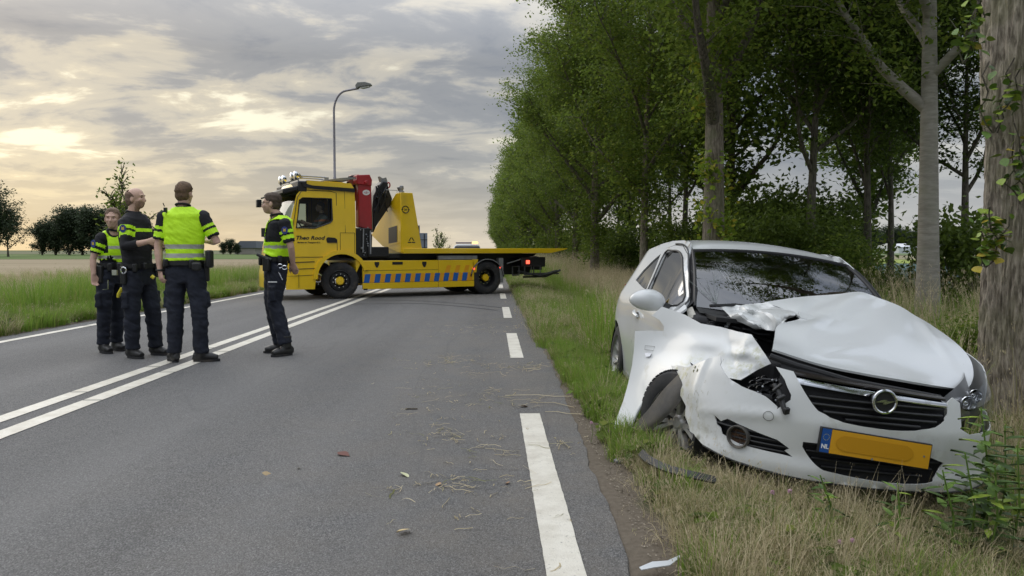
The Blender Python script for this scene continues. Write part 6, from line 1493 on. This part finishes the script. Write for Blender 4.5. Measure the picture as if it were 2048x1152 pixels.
# officer 4: standing apart, side view facing left, hands behind the back
d = 8.7; J = JJ(d, dict(head=(543, 408, 0), neck=(553, 433), shL=(569, 446, -.15), shR=(551, 444, .17), elL=(582, 495, -.16), elR=(574, 492, .2), wrL=(586, 528, -.06), wrR=(583, 528, .12), handL=(592, 545, -.0), handR=(590, 544, .08), hipL=(556, 538, -.09), hipR=(548, 538, .10), knL=(549, 606, -.10), knR=(543, 602, .10), anL=(568, 672, -.12), anR=(560, 670, .12), toL=(553, 706, -.40), toR=(532, 696, .06)))
for k in ('anL', 'anR'): J[k].z = .10
for k in ('toL', 'toR'): J[k].z = 0
J['anL'] = atY(572, 675, 8.55); J['anL'].z = .13; J['toL'] = J['anL']+Vector((-.15, -.15, -.12))
J['anR'] = atY(560, 670, 8.8); J['anR'].z = .11; J['toR'] = J['anR']+Vector((-.22, -.05, -.10))
r_ = Vector(((J['anL'].x+J['anR'].x)/2, (J['anL'].y+J['anR'].y)/2, 0)); s4 = Vector((.12, 1, 0)).normalized()
P4 = make_person('officer standing apart in front of the truck, hands clasped behind his back, facing left', r_, J, s4, Vector((0, 0, 1)).cross(s4), hair=HAIRD, glasses=True, beard=pmat('stubble', (.43, .275, .20), .6), head_dir=Vector((-1, -.05, 0)), build=1.0, shirt_pick=dict(sleeve=[(.30, .42), (.50, .66)]), sleeve=.80,
    vest=dict(bottom=.14, width=.15, bands=[(.64, .70, 1), (.44, .51, 1)]), wl=Vector((0, 1, 0)))
# sleeve patches, radios, cuffs, yellow pieces
def kit(P, S, off, pd):
    t, J, hips, sh, H = P; a, b = J['sh'+S], J['el'+S]; c = a.lerp(b, .30)+Vector(pd)*off; n = Vector(pd).normalized(); u = n.cross(Vector((0, 0, 1))).normalized()
    mb = MB(); V = [c+u*.036*cos(q)+Vector((0, 0, 1))*.042*sin(q)*(1 if sin(q) > 0 else 1.1) for q in np.linspace(0, 2*pi, 13)[:-1]]; mb.add(V, [tuple(range(12))]); p = mb.build('sleeve_patch', PATCHM, t); solid(p, .004, 0)
    mb = MB(); c2 = c+n*.004; mb.add([c2+u*x+Vector((0, 0, z)) for x, z in ((-.016, -.015), (.016, -.015), (.012, .01), (.018, .02), (0, .012), (-.018, .02), (-.012, .01))], [tuple(range(7))]); o = mb.build('patch_emblem', GOLD, p); solid(o, .002, 0)
kit(P1, 'R', .075, (-.35, -1, 0)); kit(P2, 'R', .083, (0, -1, 0)); kit(P4, 'L', .078, (0, -1, 0))
def on(P, px, py, dd): return atY(px, py, dd)-Vector(P[0].location)
mb = MB(); c = on(P4, 541, 452, 8.62); mb.cbox(c, (.05, .05, .12), (0, .1, 0)); mb.tube([c+Vector((.0, 0, .05)), c+Vector((.02, 0, .16))], .006, 6); mb.cbox(on(P4, 528, 465, 8.6), (.05, .05, .10)); mb.build('shoulder_radio', BELT, P4[0], bev=.01)
mb = MB(); mb.tube([on(P4, 514, 509, 8.5), on(P4, 530, 516, 8.5), on(P4, 543, 520, 8.5)], [.016, .022, .020], 10); mb.build('baton_torch', BELT, P4[0])
mb = MB(); 
for q in ((560, 532), (569, 535)): c = on(P4, *q, 8.52); mb.tube([c+Vector((.028*cos(a), 0, .022*sin(a))) for a in np.linspace(0, 2*pi, 13)], .005, 5, caps=False)
mb.tube([on(P4, 557, 544, 8.5), on(P4, 565, 560, 8.5)], .005, 5); mb.build('handcuffs', CHROME, P4[0])
mb = MB(); c = on(P2, 247, 541, 8.25); mb.tube([c+Vector((.028*cos(a), 0, .034*sin(a))) for a in np.linspace(0, 2*pi, 15)], .008, 6, caps=False); mb.build('handcuffs', CHROME, P2[0])
mb = MB(); mb.tube([on(P2, 303, 552, 8.35), on(P2, 308, 556, 8.35)], .02, 8); mb.build('yellow_stun_device', pmat('kit_yellow', (.7, .6, .03), .5), P2[0])
mb = MB(); mb.tube([on(P1, 244, 576, 8.62), on(P1, 238, 588, 8.62), on(P1, 236, 595, 8.62)], [.02, .024, .015], 8); mb.build('yellow_stun_device', bpy.data.materials['kit_yellow'], P1[0])
mb = MB(); mb.cbox(on(P1, 230, 545, 8.62), (.05, .04, .06)); mb.tube([on(P1, 216, 560, 8.66), on(P1, 216, 578, 8.66), on(P1, 205, 579, 8.66)], .005, 5); mb.build('key_chain', CHROME, P1[0])
mb = MB(); mb.cbox(on(P3, 419, 518, 8.08), (.06, .12, .19)); mb.cbox(on(P3, 393, 533, 7.93), (.10, .05, .09)); mb.build('holster', BELT, P3[0], bev=.02)
mb = MB(); mb.tube([J_ for J_ in [P3[1]['wrL']+Vector((.033*cos(a), .036*sin(a), .015)) for a in np.linspace(0, 2*pi, 15)]], .010, 6, caps=False); mb.build('watch', BELT, P3[0])
mb = MB(); mb.tube([on(P3, 329, 413, 8.0), on(P3, 326, 406, 8.0)], .005, 5); mb.cbox(on(P3, 331, 420, 8.0), (.03, .03, .05)); mb.build('shoulder_radio', BELT, P3[0])
mb = MB(); mb.box(-.0, .10, 0, .002, 0, .012); o = mb.build('pocket_print', WPRINT, P4[0]); o.location = on(P4, 536, 565, 8.47)
# driver inside the cab
TM = Matrix.Translation(TLOC) @ Matrix.Rotation(TH, 4, 'Z')
def tw_(x, y, z): return TM @ Vector((x, y, z))
J = dict(head=tw_(4.42, .58, 2.26), neck=tw_(4.37, .58, 2.08), shL=tw_(4.35, .78, 1.99), shR=tw_(4.35, .38, 1.99), elL=tw_(4.55, .84, 1.78), elR=tw_(4.55, .32, 1.78), wrL=tw_(4.80, .70, 1.86), wrR=tw_(4.80, .42, 1.86), handL=tw_(4.9, .66, 1.9), handR=tw_(4.9, .46, 1.9), hipL=tw_(4.25, .68, 1.52), hipR=tw_(4.25, .48, 1.52), knL=tw_(4.72, .70, 1.56), knR=tw_(4.72, .46, 1.56), anL=tw_(4.85, .70, 1.16), anR=tw_(4.85, .46, 1.16), toL=tw_(4.98, .70, 1.08), toR=tw_(4.98, .46, 1.08))
GREYSH = pmat('grey_shirt', (.16, .16, .16), .8); ORV = pmat('orange_trim', (.7, .2, .08), .7)
rt_ = tw_(4.6, .58, 1.0); hdv = (tw_(1, 0, 0)-tw_(0, 0, 0)); sdv = (tw_(0, -1, 0)-tw_(0, 0, 0))
PD = make_person('driver in grey shirt seated behind the side window of the yellow cab', rt_, J, sdv, hdv, hair=HAIRD, shirt_mats=(GREYSH, ORV, REFL), shirt_pick=dict(chest=[(.80, .90)]), sleeve=1.5, seated=True, group=None)
# ------------------------------------------------------------------ street lamp
LAMPM = pmat('lamp_post_grey', (.26, .245, .27), .5, .2, var=.1)
lp = thing('street_lamp', 'tall grey street lamp with curved arm rising behind the yellow cab', 'street lamp', (-7.27, 35, -.05))
mb = MB(); mb.tube([(0, 0, 0), (0, 0, 1.2), (0, 0, 1.21), (0, 0, 4.6), (0, 0, 4.62), (0, 0, 6.4)]+[(.62-.62*cos(a), 0, 7.6+.95*sin(a)) for a in np.linspace(0, pi/2*.92, 9)]+[(1.15, 0, 8.66)], [.085, .085, .075, .07, .058, .055]+[.048]*9+[.045], 10); mb.build('pole', LAMPM, lp)
mb = MB(); mb.prism([(1.05, 8.60), (1.00, 8.78), (1.10, 8.92), (1.45, 8.94), (1.72, 8.86), (1.76, 8.78), (1.5, 8.74), (1.2, 8.70)], -.13, .13, 'y'); mb.build('lamp_head', pmat('lamp_head_grey', (.20, .20, .185), .6), lp, bev=.03)
mb = MB(); mb.prism([(1.22, 8.71), (1.5, 8.74), (1.72, 8.79), (1.62, 8.70), (1.35, 8.64), (1.2, 8.66)], -.10, .10, 'y'); mb.build('lamp_bowl', pmat('lamp_bowl', (.5, .5, .46), .2), lp, bev=.02)
# backs of the road signs
SG = pmat('sign_back_grey', (.24, .27, .32), .5, .3)
sg = thing('road_sign', 'grey backs of stacked road sign panels on posts right of the truck headboard', 'road sign', (-5.7, 60, -.1))
for nm, x0, x1, z0, z1 in (('sign_panel', -.40, .52, .9, 2.65), ('sign_panel', -.40, -.08, 2.66, 3.25)):
    mb = MB(); mb.box(x0, x1, 0, .03, z0, z1)
    mb.build(nm, SG, sg)
mb = MB(); mb.box(-.4, .52, -.04, -.01, 2.1, 2.14); mb.box(-.4, .52, -.04, -.01, 1.45, 1.49); mb.cyl((-.15, -.06, 0), (-.15, -.06, 3.2), .035, 8); mb.cyl((.28, -.06, 0), (.28, -.06, 2.6), .035, 8); mb.build('sign_post', DARKMET, sg)
# vehicle behind the flatbed
vb = thing('service_car', 'white car with amber roof beacon, only its roof showing above the flatbed', 'car', (-1.35, 39, 0), (0, 0, radians(4)))
VW = pmat('service_white', (.7, .7, .7), .3, coat=.5)
mb = MB(); prof = [(-.86, .35), (-.88, .8), (-.84, .95), (-.62, 1.42), (-.5, 1.50), (.5, 1.50), (.62, 1.42), (.84, .95), (.88, .8), (.86, .35)]
mb.prism(prof, -1.0, 1.2, 'y'); mb.prism([(-.86, .35), (-.87, .8), (-.8, .93), (.8, .93), (.87, .8), (.86, .35)], -2.1, -1.0, 'y'); mb.build('body', VW, vb, bev=.05)
mb = MB(); mb.add([(-.60, -1.01, 1.38), (.60, -1.01, 1.38), (.78, -1.2, .97), (-.78, -1.2, .97)], [(0, 1, 2, 3)]); o = mb.build('windshield', BLK, vb); solid(o, .02)
for x in (-.8, .8):
    for y in (-1.4, .7): mb = MB(); mb.lathe([(.18, -.1), (.31, -.1), (.32, -.05), (.32, .05), (.31, .1), (.18, .1)], 20, 'x', (x, y, .32)); mb.build('wheel', RUBBER, vb)
mb = MB(); mb.box(-.55, .28, -.2, .1, 1.53, 1.60); mb.build('light_bar', pmat('bar_dark', (.12, .09, .13), .4), vb, bev=.01)
mb = MB(); mb.box(.30, .58, -.2, .1, 1.52, 1.62); mb.build('beacon', AMB, vb, bev=.02)
# distant woods, house and greenhouse
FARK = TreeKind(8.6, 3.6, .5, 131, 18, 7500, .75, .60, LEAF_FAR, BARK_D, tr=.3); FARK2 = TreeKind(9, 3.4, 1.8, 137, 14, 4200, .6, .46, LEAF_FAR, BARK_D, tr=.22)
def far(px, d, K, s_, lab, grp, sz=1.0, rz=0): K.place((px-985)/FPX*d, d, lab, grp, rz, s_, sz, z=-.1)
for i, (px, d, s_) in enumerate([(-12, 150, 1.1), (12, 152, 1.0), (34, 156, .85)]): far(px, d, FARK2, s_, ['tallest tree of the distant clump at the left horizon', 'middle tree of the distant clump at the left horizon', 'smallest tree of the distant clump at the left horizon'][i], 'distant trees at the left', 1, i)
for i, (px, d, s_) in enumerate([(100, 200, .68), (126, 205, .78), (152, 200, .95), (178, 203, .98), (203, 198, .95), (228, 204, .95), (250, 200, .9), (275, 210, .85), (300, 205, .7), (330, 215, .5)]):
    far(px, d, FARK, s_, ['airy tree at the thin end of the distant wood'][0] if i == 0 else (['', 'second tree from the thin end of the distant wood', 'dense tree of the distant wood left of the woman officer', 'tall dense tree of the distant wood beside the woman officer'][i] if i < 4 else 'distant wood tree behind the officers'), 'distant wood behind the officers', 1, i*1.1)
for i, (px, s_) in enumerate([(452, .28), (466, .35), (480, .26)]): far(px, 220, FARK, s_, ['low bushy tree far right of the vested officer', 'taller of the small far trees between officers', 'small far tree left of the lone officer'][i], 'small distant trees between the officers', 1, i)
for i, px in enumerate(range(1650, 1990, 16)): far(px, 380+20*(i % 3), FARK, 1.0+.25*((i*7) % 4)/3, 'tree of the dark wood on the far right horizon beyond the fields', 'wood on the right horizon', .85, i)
hs = thing('barn', 'low grey-roofed barn on the horizon behind the lone officer', 'barn', ((503-985)/FPX*230, 230, -.1))
mb = MB(); mb.box(-3, 3, -4, 4, 0, 2.0); mb.build('wall', pmat('barn_wall', (.3, .27, .24), .8), hs)
mb = MB(); mb.prism([(-3.4, 1.9), (-1.2, 4.0), (3.4, 4.0), (3.6, 1.9)], -4.3, 4.3, 'y'); mb.build('roof', pmat('barn_roof', (.14, .15, .18), .6), hs)
gh = thing('greenhouse', 'long low greenhouse with pale glass walls far across the right field', 'greenhouse', ((1860-985)/FPX*290, 290, -.2))
GHM = pmat('greenhouse_glass', (.55, .58, .60), .3); GHF = pmat('greenhouse_frame', (.65, .66, .66), .5)
mb = MB(); mb.box(-10, 12, 0, 20, 0, 2.6); mb.build('glass_wall', GHM, gh)
mb = MB(); mb.prism([(0, 2.6), (20, 2.6), (10, 4.0)], -10, 12, 'x'); mb.build('roof', GHF, gh)
for x in np.arange(-10, 12.1, 4.4): MB().box(x-.08, x+.08, -.06, -.005, 0, 2.6).build('frame_post', GHF, gh)
# cabbages as ground cover
r = np.random.default_rng(5); n = 26000; yy = r.uniform(16, 60, n); xx = yy*r.uniform(.45, .72, n); C = np.stack([xx, yy, r.uniform(-.25, .05, n)], 1)
o = link('cabbage_rows', leaves_mesh(C, .30, .8, 5, .8, 'cabbage_rows', leafmat('cabbage', (.10, .17, .16), (.20, .28, .27), .15)))
tag(o, 'bluish cabbage leaves filling the field behind the tree belt', None, None, 'stuff')
# young tree behind the officers, stems on the verge
SP = tree_skeleton(2.5, .62, .9, 201, 9, .022)
sap = thing('young_tree', 'thin young tree with sparse leaves behind the balding officer', 'tree', (-9.4, 19.3, gz(-9.4, 19.3)))
link('trunk', wood(SP[0][:1], 'trunk', BARK_D, 8), sap); link('limbs', wood(SP[0][1:], 'limbs', BARK_D), sap); link('crown', crown(SP[1], 800, .09, .11, 201, LEAF_A), sap)
for i, (px, d, s_) in enumerate([(868, 52, .9), (880, 50, 1.1), (893, 53, 1.0), (905, 51, .6), (862, 50, .5)]):
    sp_ = tree_skeleton(2.2, .35, .8, 301+i, 7, .02); x = (px-985)/FPX*d; t = thing('sapling', ['thin sapling just right of the sign backs', 'tallest thin sapling between sign backs and white car roof', 'thin leaning sapling left of the white car roof', 'shortest sapling beside the white car roof', 'small sapling touching the sign backs'][i], 'sapling', (x, d, -.15), group='saplings beyond the flatbed'); t.scale = (s_,)*3
    link('trunk', wood(sp_[0], 'trunk', BARK_D, 5), t); link('crown', crown(sp_[1], 260, .10, .10, 7+i, LEAF_A), t)
# dock plants and seed stems on the left verge
def rosette(x, y, s_, n, lab, mat=None, w_=.45, seed=1, stemh=0, up=(.3, 1.1)):
    t = thing('leafy_plant', lab, 'plant', (x, y, gz(x, y)-.02)); r = random.Random(seed)
    me = leaf_data(mat or LEAF1[3].materials[0], 1, w_)
    for i in range(n):
        a = r.uniform(0, 2*pi); e = r.uniform(*up); o = link('leaf', me, t, (0, 0, .02), Euler((e, 0, a))); o.scale = (s_*r.uniform(.6, 1.1),)*3
    return t
rosette(-6.98, 10.2, .30, 26, 'broad dark-leaved dock plant at the left asphalt edge', w_=.4, seed=3)
rosette(-7.15, 11.0, .26, 18, 'smaller dock plant just behind the broad dark-leaved one', w_=.4, seed=4)
rosette(-6.95, 9.3, .16, 12, 'little pale rosette on the left asphalt edge', LEAF1[1].materials[0], w_=.35, seed=5)
# tall weed with lance leaves in front of the surviving headlight
def tall_weed(base, top, n, L, lab, seed, mats=(1, 1, 3, 1, 3, 0, 3)):
    t = thing('leafy_weed', lab, 'plant', base, group='tall weeds in front of the car nose'); r = random.Random(seed); b = Vector((0, 0, 0)); e = Vector(top)-Vector(base)
    mb = MB(); mb.tube([b, e*.5+Vector((.02, -.02, 0)), e], [.006, .005, .003], 6); mb.build('stem', LEAF1[1].materials[0], t)
    n *= 2
    for i in range(n):
        f = .1+.9*i/n; p = e*f; a = i*2.4+r.uniform(-.3, .3); o = link('leaf', NARROW[r.choice(mats)], t, p, Euler((r.uniform(-.1, .6)*(1-f*.3), 0, a))); o.scale = (L*r.uniform(.7, 1.15)*(1-.35*f),)*3
NARROW = [leaf_data(m.materials[0], 1, .17) for m in LEAF1]
for i, (bx, by, tx, ty, d, n, L) in enumerate([(1975, 925, 1962, 815, 3.45, 20, .16), (1990, 960, 2010, 850, 3.5, 16, .17), (1945, 985, 1930, 905, 3.3, 14, .14), (1905, 990, 1885, 940, 3.2, 12, .12), (2020, 985, 2035, 890, 3.3, 14, .16), (1660, 1000, 1640, 950, 3.3, 9, .10), (1780, 1010, 1795, 965, 3.2, 9, .10), (1975, 1000, 1990, 930, 3.2, 14, .15)]):
    B_ = atY(bx, by, d); T_ = atY(tx, ty, d); z = gz(B_.x, B_.y); B_.z = min(B_.z, z+.05); B_.z = z
    tall_weed(B_, T_, n, L, ['lance-leaved weed reaching up over the surviving headlight', 'lance-leaved weed between the headlight and the thick trunk', 'leafy weed at the right end of the bumper', 'short weed under the bumper right of the plate', 'lance-leaved weed at the right picture edge', 'low weed under the left end of the number plate', 'low weed under the right end of the number plate', 'leafy weed in front of the thick trunk foot'][i], i)
# ------------------------------------------------------------------ debris
db = thing('trim_strip', 'curved dark plastic trim strip lying in the grass below the fog lamp', 'car part', atZ(1360, 940, .04))
P = [atZ(px, py, z)-Vector(db.location) for px, py, z in ((1284, 906, .09), (1300, 921, .09), (1335, 938, .10), (1375, 949, .10), (1410, 957, .09), (1432, 962, .08))]; P = [Vector(p) for p in catmull(P, 5)]; mb = MB(); G = []
for i, p in enumerate(P):
    d_ = (P[min(i+1, len(P)-1)]-P[max(i-1, 0)]).normalized(); n_ = d_.cross(Vector((0, 0, 1))); w_ = .030*(1 if 0 < i < len(P)-1 else .5); G.append([p-n_*w_+Vector((0, 0, -.01)), p-n_*w_*.2+Vector((0, 0, .022)), p+n_*w_+Vector((0, 0, .0))])
o = mb.grid(G).build('strip', BLACKPL, db, ang=60); solid(o, .012)
sh = thing('plastic_shard', 'pale grey plastic shard on the soil at the bottom picture edge', 'car part', atZ(1322, 1138, .02))
mb = MB(); mb.grid([[(-.075, -.012, 0), (-.03, -.02, .012), (.03, -.012, .016), (.075, .02, .03)], [(-.08, .004, .003), (-.03, .012, .02), (.03, .02, .02), (.078, .032, .036)]]); o = mb.build('shard', pmat('shard_grey', (.55, .57, .58), .4), sh); solid(o, .004)
sh2 = thing('lamp_fragment', 'small clear lamp fragment at the verge edge below the torn fender', 'car part', atZ(1237, 925, 0)+Vector((0, 0, .01)))
mb = MB(); mb.ball((0, 0, 0), (.03, .02, .015), 8, 5); mb.build('fragment', GREY, sh2)
def road_leaf(px, py, c, s_, lab, name='fallen_leaf', cat='leaf'):
    m = pmat('dead_leaf_'+str(px), c, .7); me = leaf_data(m, 1, .3); o = link(name, me, None, atZ(px, py, .012), (random.uniform(-.3, .3), random.uniform(-.4, .4), random.uniform(0, 6))); o.scale = (s_,)*3; tag(o, lab, cat, 'leaves fallen on the road')
road_leaf(676, 904, (.15, .06, .045), .10, 'reddish-brown leaf lying alone on the left part of the near lane')
road_leaf(524, 945, (.42, .31, .17), .06, 'small tan leaf on the asphalt nearest the centre line')
road_leaf(822, 1058, (.62, .48, .25), .075, 'pale curled leaf near the bottom of the lane')
road_leaf(803, 944, (.62, .62, .38), .08, 'long greenish-white leaf in the middle of the lane')
road_leaf(883, 967, (.36, .23, .12), .05, 'small orange-brown leaf beside scattered straw')
road_leaf(598, 935, (.60, .55, .40), .035, 'tiny pale leaf right of the small tan one')
road_leaf(1018, 965, (.30, .16, .08), .05, 'brown curled leaf left of the long edge dash')
road_leaf(1040, 812, (.42, .28, .20), .07, 'pinkish-brown leaf just above the nearest long edge dash')
o = link('stick', MB().tube([(-.045, 0, .006), (.045, .004, .006)], .006, 5).build('stick', BARK_D).data, None, atZ(823, 819, .0)); bpy.data.objects.remove([q for q in col.objects if q.name == 'stick' or q.name == 'stick.001'][0]) if 0 else None
for q in [q for q in col.objects if q.name.startswith('stick') and q is not o]: bpy.data.objects.remove(q)
o.name = 'stick'; tag(o, 'short dark stick lying across the lane above the scattered straw', 'stick')
# loose straw on the lane, too much to count
r = random.Random(31); V = []; F = []
def straw(x, y, L, a, w_=.0025):
    P = [Vector((x, y, .006))]; z = .006
    for i in range(4): a += r.gauss(0, .28); P.append(P[-1]+Vector((cos(a), sin(a), 0))*L/4); P[-1].z = max(.005, .006+r.uniform(-.002, .012))
    b = len(V)
    for i, p in enumerate(P): n_ = Vector((-sin(a), cos(a), .25))*w_; V.append(p-n_); V.append(p+n_)
    for i in range(4): F.append((b+2*i, b+2*i+1, b+2*i+3, b+2*i+2))
cl = [(atZ(px, py), s_, n_) for px, py, s_, n_ in ((905, 722, .45, 60), (985, 740, .4, 40), (880, 725, .15, 30), (1045, 800, .25, 14), (895, 873, .12, 26), (905, 970, .13, 30), (1050, 800, .3, 14), (965, 790, .3, 24), (1020, 970, .1, 8), (1130, 890, .12, 14), (780, 990, .08, 8), (850, 850, .5, 40), (960, 900, .5, 40), (870, 780, .6, 50), (1060, 735, .25, 40), (1000, 1000, .4, 20), (940, 660, .7, 60))]
for c, s_, n_ in cl:
    for _ in range(n_): straw(c.x+r.gauss(0, s_*.5), c.y+r.gauss(0, s_*.7), r.choice((.03, .05, .08, .16)), r.choice((0, pi))+r.gauss(0, .6), r.uniform(.0012, .0030))
for px, py, L, a in ((1010, 792, .55, -.15), (1060, 806, .4, .0), (1090, 825, .35, -.9), (985, 640, .3, .2), (780, 998, .1, 1.3)): c = atZ(px, py); straw(c.x, c.y, L, a, .004)
me = mesh_np('loose_straw', [v[:] for v in V], F, [GRASS_D]); tag(link('loose_straw', me), 'thin straw and grass clippings strewn across the near lane', None, None, 'stuff')
# crumbs of soil and small stones on the verge strip
r2 = np.random.default_rng(9); n = 2600; ys_ = r2.uniform(1.8, 9, n); xs_ = .60+np.abs(r2.normal(0, .13, n)); C = np.stack([xs_, ys_, np.full(n, .004)], 1)
o = link('grit', leaves_mesh(C, .009, 1.5, 9, .9, 'grit', pmat('grit_stone', (.26, .22, .17), .9, var=.5, vscale=40))); tag(o, 'crumbs of soil and grit along the asphalt edge', None, None, 'stuff')
# clover heads
CLV = pmat('clover_pink', (.42, .24, .30), .8)
for i, (px, py, lab) in enumerate([(1580, 982, 'pink clover head below the middle of the bumper'), (1545, 984, 'faint clover head left of the pink one below the bumper'), (1680, 1083, 'pink clover head in dry grass near the bottom edge'), (1705, 1080, 'clover head touching its pink neighbour in dry grass'), (1618, 1108, 'lowest left clover head in the dry grass'), (1638, 1105, 'clover head just right of the lowest left one'), (1218, 862, 'withered clover head at the tip of the torn fender'), (1183, 845, 'brownish clover head by the verge edge')]):
    p = atY(px, py, 2.9 if py > 1000 else (3.1 if px > 1400 else 4.6)); b = Vector((p.x, p.y+.02, gz(p.x, p.y))); t = thing('clover_flower', lab, 'flower', b, group='clover heads in the verge'); e = p-b
    mb = MB(); mb.tube([(0, 0, 0), e*.5+Vector((.01, 0, 0)), e], .0018, 4); mb.build('stem', LEAF1[1].materials[0], t)
    q_ = np.random.default_rng(i); dd = q_.normal(size=(60, 3)); dd /= np.linalg.norm(dd, axis=1)[:, None]; link('flower_head', leaves_mesh(np.array(e)+dd*np.array([.009, .009, .008]), .009, .1, i, .5, 'flower_head', CLV), t)
